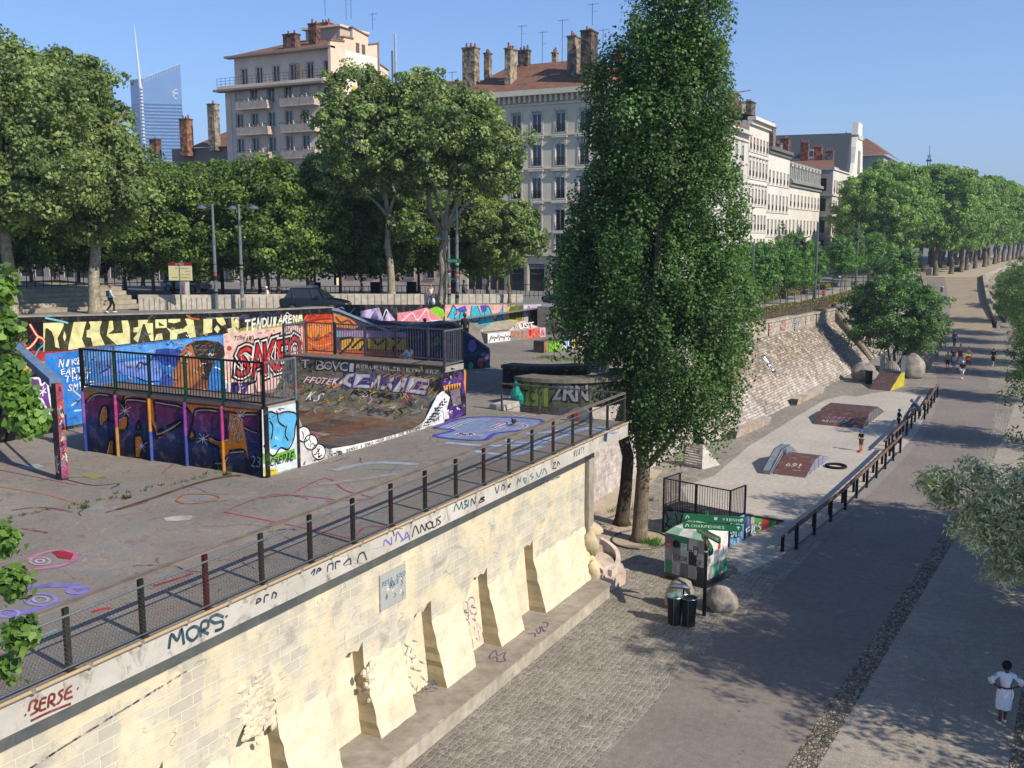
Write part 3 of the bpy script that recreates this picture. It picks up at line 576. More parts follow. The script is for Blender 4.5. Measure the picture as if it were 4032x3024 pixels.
GRAF['deck']='''7c90b4 1 0 -18.44 29.08 -18.52 31.58 -15.87 32.44 -15.43 30.82 -15.93 29.01 -15.84 27.9 -17.64 27.81 -17.62 28.88
4444a8 2 0.18 -18.44 29.08 -18.34 31.49 -15.85 32.28 -15.4 30.52 -16.06 29.24 -15.91 28.01 -17.65 27.87 -17.6 29.04 -18.44 29.08
d0c0c0 3 0.22 -17.89 29.21 -17.93 31.01 -16.62 31.19 -16.54 29.45 -17.32 28.88
4444a8 4 0.07 -17.89 29.21 -17.93 31.01 -16.62 31.19 -16.54 29.45 -17.32 28.88
d0c0c0 3 0.22 -17.09 28.4 -17.08 28.7 -16.79 28.41 -16.8 28.85 -16.51 28.56 -16.25 28.84
4444a8 4 0.07 -17.09 28.4 -17.08 28.7 -16.79 28.41 -16.8 28.85 -16.51 28.56 -16.25 28.84
d0c0c0 3 0.22 -16.69 30.16 -16.62 31.19 -15.76 30.97 -15.91 30.09 -16.33 30.19
4444a8 4 0.07 -16.69 30.16 -16.62 31.19 -15.76 30.97 -15.91 30.09 -16.33 30.19
8aa4c8 1 0.32 -16.75 27.15 -15.09 27.48 -13.99 28.6 -13.69 31.42 -12.84 32.19
ccd0d8 2 0.07 -16.75 27.15 -15.09 27.48 -13.99 28.6 -13.69 31.42 -12.84 32.19
8aa4c8 1 0.32 -15.4 26.53 -14.02 26.51 -13.77 28.17
ccd0d8 2 0.07 -15.4 26.53 -14.02 26.51 -13.77 28.17
8aa4c8 1 0.32 -15.13 29.73 -14.54 30.35 -14.18 31.48
ccd0d8 2 0.07 -15.13 29.73 -14.54 30.35 -14.18 31.48
8aa4c8 1 0.32 -15.33 28.45 -14.43 28.37 -13.97 29.75
ccd0d8 2 0.07 -15.33 28.45 -14.43 28.37 -13.97 29.75
8aa4c8 1 0.32 -13.8 31.68 -12.95 31.34 -12.42 31.16
ccd0d8 2 0.07 -13.8 31.68 -12.95 31.34 -12.42 31.16
e8e8ea 2 0.05 -17.19 32.64 -16.79 32.49 -16.73 32.89 -16.35 32.9
c0385a 1 0.05 -17.26 17.61 -14.98 17.49 -13.07 17.29
b8b4ac 1 0 -18.15 16.54 -18.01 16.84 -17.68 17.01 -17.47 16.75 -17.64 16.49 -17.89 16.38
c07a9a 2 0.14 -17.72 12.3 -18.3 13.08 -18.33 13.58 -17.94 13.73 -17.47 13.51 -17.3 13.05 -17.61 12.56 -17.5 12
a82a34 3 0 -18.26 13.56 -18.17 13.73 -17.72 13.67 -17.47 13.4 -17.79 13.35
c8a8bc 2 0.05 -17.77 13.13 -17.67 13.02 -17.69 12.91 -17.8 12.85 -17.98 12.86 -18.14 12.94 -18.24 13.05 -18.22 13.16 -18.11 13.22 -17.93 13.21 -17.77 13.13
d8b8cc 2 0.05 -17.88 13.08 -17.84 13.03 -17.84 12.98 -17.89 12.96 -17.96 12.96 -18.03 12.99 -18.07 13.04 -18.07 13.09 -18.02 13.11 -17.94 13.11 -17.88 13.08
9088c0 2 0.08 -15.74 11.7 -15.64 11.56 -15.67 11.42 -15.82 11.34 -16.04 11.35 -16.24 11.44 -16.35 11.58 -16.33 11.72 -16.17 11.8 -15.94 11.8 -15.74 11.7
a8a0d0 2 0.05 -15.87 11.63 -15.81 11.56 -15.83 11.49 -15.91 11.45 -16.02 11.46 -16.12 11.5 -16.17 11.57 -16.16 11.64 -16.08 11.68 -15.97 11.68 -15.87 11.64
8c84c4 2 0.12 -15.67 12.29 -15.61 12.21 -15.63 12.13 -15.71 12.08 -15.84 12.08 -15.95 12.14 -16.01 12.22 -16 12.31 -15.91 12.35 -15.78 12.35 -15.67 12.29
9890c8 2 0.06 -15.73 10.93 -15.66 10.85 -15.68 10.76 -15.78 10.71 -15.92 10.71 -16.05 10.76 -16.12 10.85 -16.1 10.94 -16 10.99 -15.86 10.99 -15.73 10.93
8078bc 1 0.22 -16.87 11.75 -16.55 12.11 -16.08 12.36 -15.61 12.23 -15.45 11.86 -15.56 11.36 -15.79 10.9 -15.98 10.55
c02a30 1 0.1 -14.63 11.59 -14.61 11.78 -14.49 11.88
a02a3a 1 0.08 -14.71 13.08 -14.64 13.41 -14.58 13.95
a03040 1 0.06 -15.55 17.33 -15.49 18.09
80a8a0 1 0.08 -14.89 10.13 -14.75 10.5 -14.5 10.48 -14.5 10.78
a05068 1 0.05 -21.72 19.82 -24.05 23.99 -23.46 25.18
a05068 1 0.05 -26.15 17.91 -22.66 17.73
a05068 1 0.05 -17.29 17.8 -17.27 19.47 -15.35 19.79
9c6038 1 0.06 -19.09 17.82 -19.34 18.38 -18.8 18.66 -18.33 18.56 -18.25 18.1 -18.66 17.72 -19.09 17.82
94965a 1 0 -23.62 18.61 -23.47 18.9 -22.78 18.85 -22.86 18.4
5c4832 1 0.15 -19.72 16.53 -19.81 17.78 -19.95 19.54 -19.71 20.47 -19.48 20.59
b87a50 1 0.05 -24.35 16.65 -22.55 16.69 -20.62 16.36
9aa4a0 1 0 -26.1 18.37 -25.85 18.95 -25.34 18.77 -25.36 18.33
2c2824 1 0.05 -23.55 18.04 -22.29 17.92 -21.8 18.37 -21.57 17.92
a84860 1 0.06 -16.97 19.9 -17.2 21.49 -15.88 20.66 -14.8 20.34 -15.67 19.55
a84860 1 0.06 -13.23 17.57 -13.41 18.28 -12.57 18.45
5f86ae 1 0.08 -16.71 23 -16.18 23.17 -15.92 23.42
9aa0a8 1 0.3 -17.58 22.33 -17.18 23.65 -15.85 24.12
968e88 1 0.3 -16.95 20.84 -16.33 21.75 -15.76 22.87'''
GRAF['fascia']='''7e322a 1 0.04 8.96 5.5 9.01 5.63 9.11 5.6 9.06 5.52 9.11 5.45 8.98 5.43
7e322a 1 0.04 9.17 5.59 9.14 5.44 9.25 5.42
7e322a 1 0.04 9.17 5.53 9.25 5.52
7e322a 1 0.04 9.18 5.6 9.27 5.59
7e322a 1 0.04 9.28 5.41 9.32 5.59 9.4 5.58 9.39 5.5 9.33 5.49 9.41 5.39
7e322a 1 0.04 9.57 5.59 9.48 5.57 9.53 5.48 9.47 5.41 9.43 5.42
7e322a 1 0.04 9.72 5.59 9.63 5.56 9.58 5.43 9.72 5.41
7e322a 1 0.04 9.61 5.5 9.71 5.5
7e322a 1 0.04 8.89 5.48 8.91 5.46
7e322a 1 0.04 9.81 5.51 9.83 5.49
7e322a 1 0.04 8.98 5.34 9.27 5.34 9.68 5.31
2c4c58 1 0.06 11.67 5.44 11.74 5.68 11.87 5.52 11.97 5.7 12.01 5.39
2c4c58 1 0.06 12.24 5.64 12.11 5.61 12.1 5.49 12.22 5.39 12.36 5.46 12.35 5.58 12.24 5.64
2c4c58 1 0.06 12.41 5.38 12.44 5.63 12.59 5.62 12.59 5.5 12.45 5.49 12.6 5.37
2c4c58 1 0.06 12.99 5.55 12.81 5.66 12.65 5.64 12.76 5.52 12.95 5.48 12.94 5.36 12.75 5.37
2c4c58 1 0.06 13.05 5.56 13.07 5.52
4a4c60 1 0.04 13.85 5.5 13.9 5.6 13.99 5.55 13.88 5.52
4a4c60 1 0.04 14.07 5.46 14.1 5.59 14.21 5.58
4a4c60 1 0.04 14.29 5.47 14.34 5.58 14.43 5.52 14.38 5.45
404860 1 0.04 15.49 5.61 15.62 5.67 15.56 5.55
404860 1 0.04 15.66 5.55 15.72 5.65 15.82 5.6 15.72 5.59
403c44 1 0.04 16.02 5.48 16.05 5.62 16.21 5.61 16.2 5.47
403c44 1 0.04 16.3 5.46 16.31 5.61 16.47 5.58
403c44 1 0.04 16.57 5.48 16.79 5.55 16.84 5.4
403c44 1 0.04 17.07 5.37 17.13 5.52 17.3 5.54 17.41 5.33
7a70b8 1 0.04 18.07 5.47 18.13 5.6 18.37 5.42 18.38 5.6
7a70b8 1 0.04 18.56 5.44 18.63 5.65 18.88 5.39 19.02 5.54 19.14 5.32
7a70b8 1 0.04 18.75 5.39 19.14 5.43
3c3a40 1 0.04 19.24 5.35 19.38 5.6 19.54 5.36
3c3a40 1 0.04 19.61 5.36 19.65 5.56 19.82 5.36 19.86 5.55
3c3a40 1 0.04 19.96 5.37 19.89 5.5 20.07 5.53 20.14 5.38 19.96 5.37
3c3a40 1 0.04 20.17 5.51 20.17 5.35 20.35 5.38 20.32 5.55
3c3a40 1 0.04 20.54 5.55 20.38 5.51 20.53 5.39 20.39 5.35
2f7078 1 0.04 21.17 5.5 21.29 5.68 21.44 5.5 21.56 5.67 21.6 5.46
2f7078 1 0.04 21.68 5.64 21.84 5.65 21.72 5.57 21.88 5.49 21.68 5.46
2f7078 1 0.04 21.92 5.63 21.89 5.45
4c4840 1 0.04 22.04 5.43 22.08 5.63 22.24 5.45 22.28 5.65
4c4840 1 0.04 22.45 5.46 22.78 5.51 22.53 5.52 22.78 5.42 22.45 5.42
4c4470 1 0.04 23.37 5.65 23.48 5.45 23.57 5.65
4c4470 1 0.04 23.75 5.46 23.79 5.62 23.93 5.52 23.84 5.46
4c4470 1 0.04 24.1 5.46 24.3 5.55 24.11 5.5 24.25 5.45
4a8a88 1 0.04 24.68 5.42 24.73 5.59 24.87 5.47 24.92 5.6
4a8a88 1 0.04 25.07 5.52 25.27 5.48 25.17 5.36 25.07 5.52
4a8a88 1 0.04 25.67 5.55 25.51 5.51 25.72 5.42 25.57 5.39
4a8a88 1 0.04 25.92 5.52 26.08 5.34 26.29 5.54
4a8a88 1 0.04 26.34 5.36 26.45 5.53 26.66 5.31
3c3c34 1 0.04 27.1 5.56 27.26 5.55 27.04 5.4 27.32 5.37
3c3c34 1 0.04 27.38 5.41 27.43 5.54 27.55 5.42'''
GRAF['yw']='''3c4a66 1 0.05 20.13 2.26 20.26 2.04 20.12 1.93 20.47 1.71 20.48 2 20.33 1.89
3c4a66 1 0.05 20.48 2.17 20.73 2.06
3c4a66 1 0.05 20.33 1.76 20.33 1.47 20.6 1.31
3c4a66 1 0.05 20.61 1.57 20.86 1.4
3c4a66 1 0.05 20.53 1.22 20.74 0.96 20.85 1 20.78 0.86 21.11 0.76
3c4a66 1 0.05 20.88 0.64 21.04 0.88 21.15 0.62 20.81 0.8
3c4a66 1 0.05 20.61 0.93 20.62 0.64
5c3a78 1 0.05 23.07 2.23 23.28 1.84 23.37 2.15 23.5 2.29 23.72 2.26 23.72 2.08 23.5 2.06 23.76 1.93 23.67 1.79 23.45 1.89 23.41 2.09
5c3a78 1 0.05 23.45 1.48 23.4 1.22 23.57 1.04 23.58 1.62 23.45 1.71 23.62 1.55 23.8 1.12 23.75 0.9 23.57 0.85
5c3a78 1 0.05 23.23 1.74 23.25 1.55'''
GRAF['bt']='''6c4a80 1 0.04 -13.28 23.82 -13.32 24.22 -13.08 23.92 -12.99 24.22 -12.87 23.91 -12.71 23.7 -12.88 23.55 -13.05 23.82 -13.18 23.63 -13.28 23.82
5c4a6c 1 0.04 -13.02 25.73 -12.86 25.88 -12.73 25.62
5c4a6c 1 0.04 -12.96 26.17 -12.73 25.88 -12.78 26.13 -12.95 26.38
5c4a6c 1 0.04 -12.92 26.47 -12.67 26.12 -12.68 26.25
5c4a6c 1 0.04 -13.01 26.71 -12.86 26.78 -12.74 26.49 -12.85 26.44'''
LIMES = [(-58.8, 53.8, 1.00, 'lime tree in the front row of the plaza, number 1 from the left'),
  (-55.1, 54.6, 0.95, 'lime tree in the front row of the plaza, number 2 from the left'),
  (-49.8, 57.4, 1.05, 'lime tree in the front row of the plaza, number 3 from the left'),
  (-49.2, 60.0, 1.00, 'lime tree in the front row of the plaza, number 4 from the left'),
  (-69.5, 51.5, 1.20, 'lime tree in the second row of the plaza, number 1 from the left'),
  (-68.0, 54.6, 1.20, 'lime tree in the second row of the plaza, number 2 from the left'),
  (-64.7, 56.3, 1.10, 'lime tree in the second row of the plaza, number 3 from the left'),
  (-64.3, 61.0, 1.10, 'lime tree in the second row of the plaza, number 4 from the left'),
  (-59.3, 61.5, 1.10, 'lime tree in the second row of the plaza, number 5 from the left'),
  (-56.6, 62.9, 1.05, 'lime tree in the second row of the plaza, number 6 from the left'),
  (-49.5, 64.4, 0.95, 'lime tree in the second row of the plaza, number 7 from the left'),
  (-46.6, 65.9, 0.85, 'lime tree in the second row of the plaza, number 8 from the left'),
  (-40.0, 69.4, 0.95, 'lime tree in the second row of the plaza, number 9 from the left'),
  (-80.2, 57.2, 1.20, 'lime tree in the back row of the plaza, number 1 from the left'),
  (-80.0, 61.8, 1.30, 'lime tree in the back row of the plaza, number 2 from the left'),
  (-77.6, 65.4, 1.30, 'lime tree in the back row of the plaza, number 3 from the left'),
  (-77.7, 69.8, 1.30, 'lime tree in the back row of the plaza, number 4 from the left'),
  (-72.8, 72.4, 1.20, 'lime tree in the back row of the plaza, number 5 from the left'),
  (-64.7, 71.0, 1.15, 'lime tree in the back row of the plaza, number 6 from the left'),
  (-59.6, 73.7, 1.00, 'lime tree in the back row of the plaza, number 7 from the left'),
  (-52.8, 71.7, 0.90, 'lime tree in the back row of the plaza, number 8 from the left'),
  (-48.3, 74.0, 0.95, 'lime tree in the back row of the plaza, number 9 from the left'),
  (-48.9, 79.3, 0.90, 'lime tree in the back row of the plaza, number 10 from the left'),
  (-42.2, 77.2, 0.80, 'lime tree in the back row of the plaza, number 11 from the left')]
# ---------------------------------------------------------------- the setting
def st(o, k='structure'): return tag(o, kind=k)
def sheet(name, pts, z, m, c=(.3, .3, .3)):
    b = MB(); b.poly([(x, y, z) if not hasattr(z, '__call__') else (x, y, z(x, y)) for x, y in pts], c); return st(b.build(name, m))
st_z = lambda y: float(np.interp(y, [62, 98, 150, 200], [7.5, 6.45, 5.4, 4.95]))      # street level
lo_z = lambda y: float(np.interp(y, [66, 110, 150, 200], [6.0, 5.15, 5.0, 4.9]))      # planted strip
def up_z(x, y):
    t = min(max((-30-x)/5, 0), 1); return st_z(y)*t+lo_z(y)*(1-t) if y > 66.9 else 7.5
sheet('ground', [(-3000, -400), (3000, -400), (3000, 5000), (-3000, 5000)], -1.2, 'street')
sheet('quay_ground', [(-20, -30), (7, -30), (7, 160), (-24, 160)], 0, 'cobble')
L = [(-8.9, -10), (-8.52, 20.4), (-8.33, 26.4), (-7.36, 38.2), (-6.87, 46.2), (-6.2, 57), (-5.75, 66.6), (-5.95, 75), (-6.1, 81), (-7.2, 92), (-9.2, 112), (-11.6, 132), (-12.4, 141)]
Rr = [(-5.3, -10), (-4.51, 22.5), (-2.83, 45.1), (-2.2, 56), (-2.0, 72), (-2.4, 90), (-3.2, 112), (-4.2, 135), (-4.7, 141)]
sheet('road', L+Rr[::-1], .004, 'asphalt')
strip = [(-4.51, 22.5), (-2.83, 45.1), (-2.2, 56)]; stR = [(-3.86, 22.8), (-2.31, 44.6), (-1.75, 56)]
sheet('cobble_gutter', [(-5.3, -10)]+strip+stR[::-1]+[(-4.7, -10)], .008, 'pebble')
sheet('path', [(-4.7, -10)]+stR+[(-1.2, 72), (-.6, 100), (0, 141), (1.6, 141), (1.2, 60), (.35, 30), (.12, 24.5), (-.3, -10)], .004, 'gravel')
sheet('river_side_cobbles', [(-.3, -10), (.12, 24.5), (.35, 30), (1.2, 60), (2, 141), (7, 141), (7, -10)], .005, 'pebble')
isl = [(-2.9, 88), (-2.3, 92), (-1.9, 101), (-1.7, 112), (-2.6, 135), (-4, 135), (-4.1, 112), (-3.7, 99)]
sheet('cobble_island', isl, .010, 'cobble')
# smooth concrete skating slab
sl_ = [(-13.1, 42.6), (-9.0, 35.4), (-8.25, 38.4), (-7.2, 47), (-6.6, 57.5), (-6.2, 69), (-6.5, 79), (-7.5, 83.2), (-9.0, 84.6), (-10.2, 84.6), (-11.2, 83), (-12.0, 80.6), (-13.0, 80.8), (-13.9, 78), (-14.3, 70), (-14.7, 58), (-14.4, 50), (-15.2, 47)]
sheet('concrete_slab', sl_, .006, 'slab')
kb = [(-7.75, 38), (-6.8, 46.2), (-6.15, 57), (-5.72, 66.6), (-5.92, 75), (-6.1, 81)]
sheet('slab_edge', [(-8.4, 36)]+[(x-.5, y) for x, y in kb]+[(x-.02, y) for x, y in kb[::-1]]+[(-7.8, 36)], .0115, 'asphalt_old')
sheet('tree_pit_sand', [(-14.6+1.5*math.cos(t*.4)*(1.25), 38.6+1.9*math.sin(t*.4)) for t in range(16)], .009, 'dust')
sheet('worn_sand', [(-17.9, 33), (-15.6, 33.5), (-15.2, 36.3), (-15.9, 41.5), (-17.2, 50), (-18, 50)], .010, 'dust')
# upper ground, one sheet stepping down along the street
b = MB(); xs = [-1600, -400, -200, -120, -80, -60, -45, -35, -32, -30.3, -26, -22, -17.9]; ys = [-60, 15, 30, 45, 62, 66.9, 67.2, 75, 85, 98, 110, 125, 150, 175, 200, 260, 400, 1600]
def xe(y): return float(np.interp(y, [66, 75, 91, 110, 150, 200, 300, 420], [-20.2, -19.6, -18.6, -18.0, -17.4, -19.6, -12.5, -9]))
for i in range(len(xs)-1):
    for j in range(len(ys)-1):
        if xs[i] >= -30.31 and ys[j+1] < 67: continue
        g = lambda x, y: ((xe(y) if x == -17.9 else min(x, xe(y)-.3)), y)
        q = [g(xs[i], ys[j]), g(xs[i+1], ys[j]), g(xs[i+1], ys[j+1]), g(xs[i], ys[j+1])]
        b.poly([(x, y, up_z(x, y)) for x, y in q], (.3, .3, .3))
st(b.build('street_ground', 'street'))
b = MB(); b.box(-30.4, -20, -1, -12.95, 33.35, 5.28, (.35, .35, .35)); b.v = []; b.f = []; b.c = []; b.m = []
sheet('skate_deck', [(-30, -20), (-12.88, -20), (-12.88, 33.4), (-18.2, 33.4), (-18.6, 58), (-19.6, 67.2), (-30.4, 67.2)], 5.8, 'deck')
# painted and chalked pieces lying on the deck
b = MB(); graf(b, 'deck', frame((0, 0, 5.8), (1, 0, 0), (0, 1, 0))); st(b.build('deck_mural_paint', 'paint')); b = MB()
X = frame((0, 0, 5.8), (1, 0, 0), (0, 1, 0)); b.X = X; rr = random.Random(4)
cols = ['8a6a70', '9a8c84', '5c6a70', '40383a', 'a49c92', '7a4650', '6a7c88', 'a87c6a', '3a3430', '8c8478', '4a5a50']
for i in range(170):
    y = 8+rr.random()**1.1*40; x = -13.4-rr.random()*13
    if -26.5 < x < -18.6 and 20.5 < y < 32: continue
    a = rr.uniform(0, 6.3); k = rr.uniform(.2, 1.1); pts = [(x, y)]
    for _ in range(rr.randint(2, 5)): a += rr.uniform(-.6, .6); pts.append((pts[-1][0]+k*math.cos(a)*.6, pts[-1][1]+k*math.sin(a)*.6))
    b.stroke(pts, rr.choice((.025, .03, .045, .10)), .0042+.00002*i, H(rr.choice(cols)))
st(b.build('deck_chalk_paint', 'chalk'))
# weeds in the deck joint
def tuft(b, x, y, z, r, n, hh, c):
    for i in range(n):
        a = random.uniform(0, 6.3); d = r*random.random(); px, py = x+d*math.cos(a), y+d*math.sin(a); q = random.uniform(0, 6.3); ln = hh*random.uniform(.4, 1)
        k = [v*random.uniform(.6, 1.4) for v in H(c)]
        b.add([(px, py, z), (px+.03*math.cos(q), py+.03*math.sin(q), z), (px+ln*.6*math.cos(q+1), py+ln*.6*math.sin(q+1), z+ln)], [(0, 1, 2)], k)
b = MB()
for i in range(26):
    t = i/25; tuft(b, -21.5+random.uniform(-.2, .2)+t*1.2, 13+t*7.6, 5.8, .12, 10, .12, '4c5a22')
for p in ((-19.9, 20.5), (-20.4, 17.4), (-20.6, 16.3)): tuft(b, *p, 5.8, .16, 40, .16, '3f5020')
for i in range(30): tuft(b, -26.5+random.uniform(-3, 3), 62+random.uniform(-1, 1), 5.8, .5, 30, .25, '5a6a28'); tuft(b, -22.5+random.uniform(-1.6, 1.6), 49+random.uniform(-.6, .6), 5.8, .4, 24, .2, '5a6a28')
st(b.build('deck_weeds', 'leaf'), 'stuff')
# ---------------------------------------------------------------- near quay wall
qw = thing('quay_wall', 'cream washed masonry quay wall with battered bays under the railing', 'wall', (-13.8, 15, 0))
b = MB(); XW = -13.75
def vq(b, x, y0, y1, z0, z1, m=0, x1=None): b.quad((x, y0, z0), (x, y1, z0), (x if x1 is None else x1, y1, z1), (x if x1 is None else x1, y0, z1), m=m)
# arched recesses at these centres; piers between
B0 = [12.2, 15.3, 18.4, 21.45, 24.5, 27.5]; RW = 1.45; ZT = 2.75
rj = random.Random(2)
edges = []
for c0 in B0: edges.append((c0-RW-.05, c0-.0))     # recess from c0-RW to c0 (pier to its right)
# upper wall down to the jagged recess tops
ylist = [-12]
for (a, e) in edges: ylist += [a, e]
ylist += [31.6]
b.quad((XW, -12, ZT+.3), (XW, 31.6, ZT+.3), (XW, 31.6, 5.3), (XW, -12, 5.3))
y = -12
segs = []
for (a, e) in edges+[(31.6, None)]:
    segs.append((y, a)); y = e
def jag(y0, y1, n, z, amp): return [(y0+(y1-y0)*i/n, z+rj.uniform(-amp, amp)) for i in range(n+1)]
for (y0, y1) in segs:       # battered piers
    tz = ZT+.3
    b.quad((XW, y0, 2.75), (XW, y1, 2.75), (XW, y1, tz), (XW, y0, tz)); nu = max(2, int((y1-y0)/.2)); nv = 10; zt0 = 2.3+rj.uniform(-.08, .1)
    G = [[None]*(nv+1) for _ in range(nu+1)]
    for i in range(nu+1):
        zz = zt0+rj.uniform(-.07, .07)
        for j in range(nv+1):
            t_ = j/nv; z = .5+(zz-.5)*t_; x = -13.26-(.47)*t_+.035*noise.noise(Vector((0, y0*3+i*.7, j*.8))); y = y0+(y1-y0)*i/nu+(rj.uniform(-.025, .025) if i in (0, nu) and 0 < j < nv else 0); G[i][j] = (x, y, z)
    for i in range(nu):
        for j in range(nv): b.quad(G[i][j], G[i+1][j], G[i+1][j+1], G[i][j+1], m=1)
        b.quad(G[i][nv], G[i+1][nv], (XW, G[i+1][nv][1], 2.76), (XW, G[i][nv][1], 2.76), m=0)
    for k_ in (0, nu):
        for j in range(nv):
            p0, p1 = G[k_][j], G[k_][j+1]; q = [p0, p1, (-14.13, p1[1], p1[2]), (-14.13, p0[1], p0[2])]; b.poly(q if k_ else q[::-1], m=2)
        yy = G[k_][nv][1]; q = [G[k_][nv], (XW, yy, 2.76), (XW, yy, tz), (-14.13, yy, tz), (-14.13, yy, G[k_][nv][2])]; b.poly(q if k_ else q[::-1], m=2)
for (a, e) in edges:        # recesses
    b.quad((-13.86, a, .5), (-13.86, e, .5), (-14.12, e, ZT+.3), (-14.12, a, ZT+.3), m=1)
    top = jag(a, e, 8, ZT, .09); top[0] = (a, ZT-.95); top[1] = (top[1][0], ZT-.62); top[2] = (top[2][0], ZT-.34); top[3] = (top[3][0], ZT-.12); top[-1] = (e, ZT+.12)
    for (p, q) in zip(top[:-1], top[1:]):
        b.quad((XW, p[0], p[1]), (XW, q[0], q[1]), (XW, q[0], ZT+.3), (XW, p[0], ZT+.3))
        b.quad((XW, p[0], p[1]), (-14.25, p[0], p[1]), (-14.25, q[0], q[1]), (XW, q[0], q[1]), m=2)
b.quad((XW, 31.6, .0), (-17.9, 31.6, 0), (-17.9, 31.6, 5.3), (XW, 31.6, 5.3), m=2)
m_side = N('side_shade', .9, .1); m_side.out(m_side.mix(m_side.ramp(m_side.noise(1.5, 5).outputs[0], [(.4, (.30, .25, .16)), (.6, (.42, .33, .19))]), (.22, .19, .15), m_side.ramp(m_side.noise(6, 6).outputs[0], [(.5, 0), (.7, .7)])))  # pier sides and recess tops: shade put into the colour as darker brown
b.build('masonry', ['yellow', 'cream', 'side_shade'], qw)
# tags on the wall, cracks, broken plaster
b = MB(); graf(b, 'yw', frame((-13.26+.03, 0, 0), (0, 1, 0), (-.25, 0, 1)))
X = frame((XW, 0, 0), (0, 1, 0), (0, 0, 1)); b.X = X
for (y0, z0, y1, z1) in ((8, 3.9, 12.9, 4.35), (27.2, 4.55, 29.6, 4.5)): b.stroke([(y0, z0), ((y0+y1)/2, (z0+z1)/2+.03), (y1, z1)], .04, .006, H('2e2a34'))
for i in range(22):     # faint blue-grey marker scribbles along the weathered band
    y = rr.uniform(12, 31); z = rr.uniform(2.9, 4.6); a = rr.uniform(-1, 2); pts = [(y, z)]
    for _ in range(4): a += rr.uniform(-2, 2); pts.append((pts[-1][0]+.12*math.cos(a), pts[-1][1]+.10*math.sin(a)))
    b.stroke(pts, .018, .006+i*.00003, H(rr.choice(('8c94a0', '9a94a0', 'a4a09c', '9c8a88'))))
b.X = None; b.build('tags', 'chalk', qw)
def lump(b, c, r, seed, col, n=14, k=9, rough=.25, m=0, flat=0):
    v0 = len(b.v); b.ell(c[0], c[1], c[2], r[0], r[1], r[2], col, n, k, m)
    for i in range(v0, len(b.v)):
        p = Vector(b.v[i]); d = p-Vector(c); s_ = 1+rough*noise.noise(d*(1.3/max(r))+Vector((seed*7.3, seed, 0)))+.4*rough*noise.noise(d*(4/max(r))+Vector((0, seed, 3)))
        q = Vector(c)+d*s_
        if q.z < flat: q.z = flat
        b.v[i] = tuple(q)
b = MB()
for i in range(120): 
    t_ = rr.random(); y = 15.0+rr.gauss(0, .28)-t_*.25; z = 3.45-t_*1.15+rr.gauss(0, .12); s_ = rr.uniform(.05, .13)
    lump(b, (XW-.01, y, z), (s_*.45, s_*1.3, s_), i, (.5, .4, .3), 7, 5, .9, 0, -9)
for i in range(24):
    s_ = rr.uniform(.04, .10); lump(b, (XW+.06+(2.4-1.9)*.2, 18.45+rr.gauss(0, .08), 1.9+rr.gauss(0, .4)), (s_, s_, s_*1.2), i, (.40, .33, .28), 6, 4, .5, 0, -9)
b.build('broken_plaster', 'cream', qw)
# end pillar + ruined stump + curved pinkish stair wall
pl = thing('support_pillar', 'pale concrete pillar under the far end of the deck', 'pillar', (-13.85, 31.95, 2.2))
b = MB(); b.box(-14.0, 31.65, 2.1, -13.6, 32.1, 5.28, H('a9a294')); b.build('shaft', 'conc', pl)
b = MB(); b.box(-14.08, 31.6, 2.0, -13.52, 32.2, 2.12, H('a09888')); b.build('foot', 'conc', pl)
rs = MB()
for i, (x, y, z, sx, sy, sz) in enumerate([(-13.9, 31.7, 1.4, .45, .35, .85), (-13.6, 31.5, .9, .4, .3, .6), (-13.75, 32.0, 2.0, .42, .3, .25), (-14.2, 32.1, .8, .6, .5, .9), (-13.3, 31.35, .75, .3, .25, .45), (-13.5, 31.6, 1.6, .3, .25, .4)]):
    lump(rs, (x, y, z), (sx, sy, sz), i+3, H('d8c8a4'), 14, 9, .75)
tag(rs.build('masonry_stump', 'conc', smooth=True), 'crumbled masonry stump at the end of the quay wall under the pillar', 'masonry')
b = MB()
def wallpath(b, P, t, z0, z1, c, m=0):
    n = len(P); Lf = []; Rt = []
    for i, p in enumerate(P):
        d = Vector(P[min(i+1, n-1)])-Vector(P[max(i-1, 0)]); d.normalize(); nn = Vector((-d.y, d.x))*t/2; Lf.append((p[0]+nn.x, p[1]+nn.y)); Rt.append((p[0]-nn.x, p[1]-nn.y))
    g = lambda z, i: z[i] if hasattr(z, '__len__') else z
    for i in range(n-1):
        for a, q, fl in ((Lf, Lf, 0), (Rt, Rt, 1)):
            k = [(a[i][0], a[i][1], g(z0, i)), (a[i+1][0], a[i+1][1], g(z0, i+1)), (a[i+1][0], a[i+1][1], g(z1, i+1)), (a[i][0], a[i][1], g(z1, i))]
            b.poly(k[::-1] if not fl else k, c, m)
        b.poly([(Lf[i+1][0], Lf[i+1][1], g(z1, i+1)), (Lf[i][0], Lf[i][1], g(z1, i)), (Rt[i][0], Rt[i][1], g(z1, i)), (Rt[i+1][0], Rt[i+1][1], g(z1, i+1))], c, m)
    for i in (0, n-1): 
        k = [(Lf[i][0], Lf[i][1], g(z0, i)), (Lf[i][0], Lf[i][1], g(z1, i)), (Rt[i][0], Rt[i][1], g(z1, i)), (Rt[i][0], Rt[i][1], g(z0, i))]; b.poly(k, c, m)
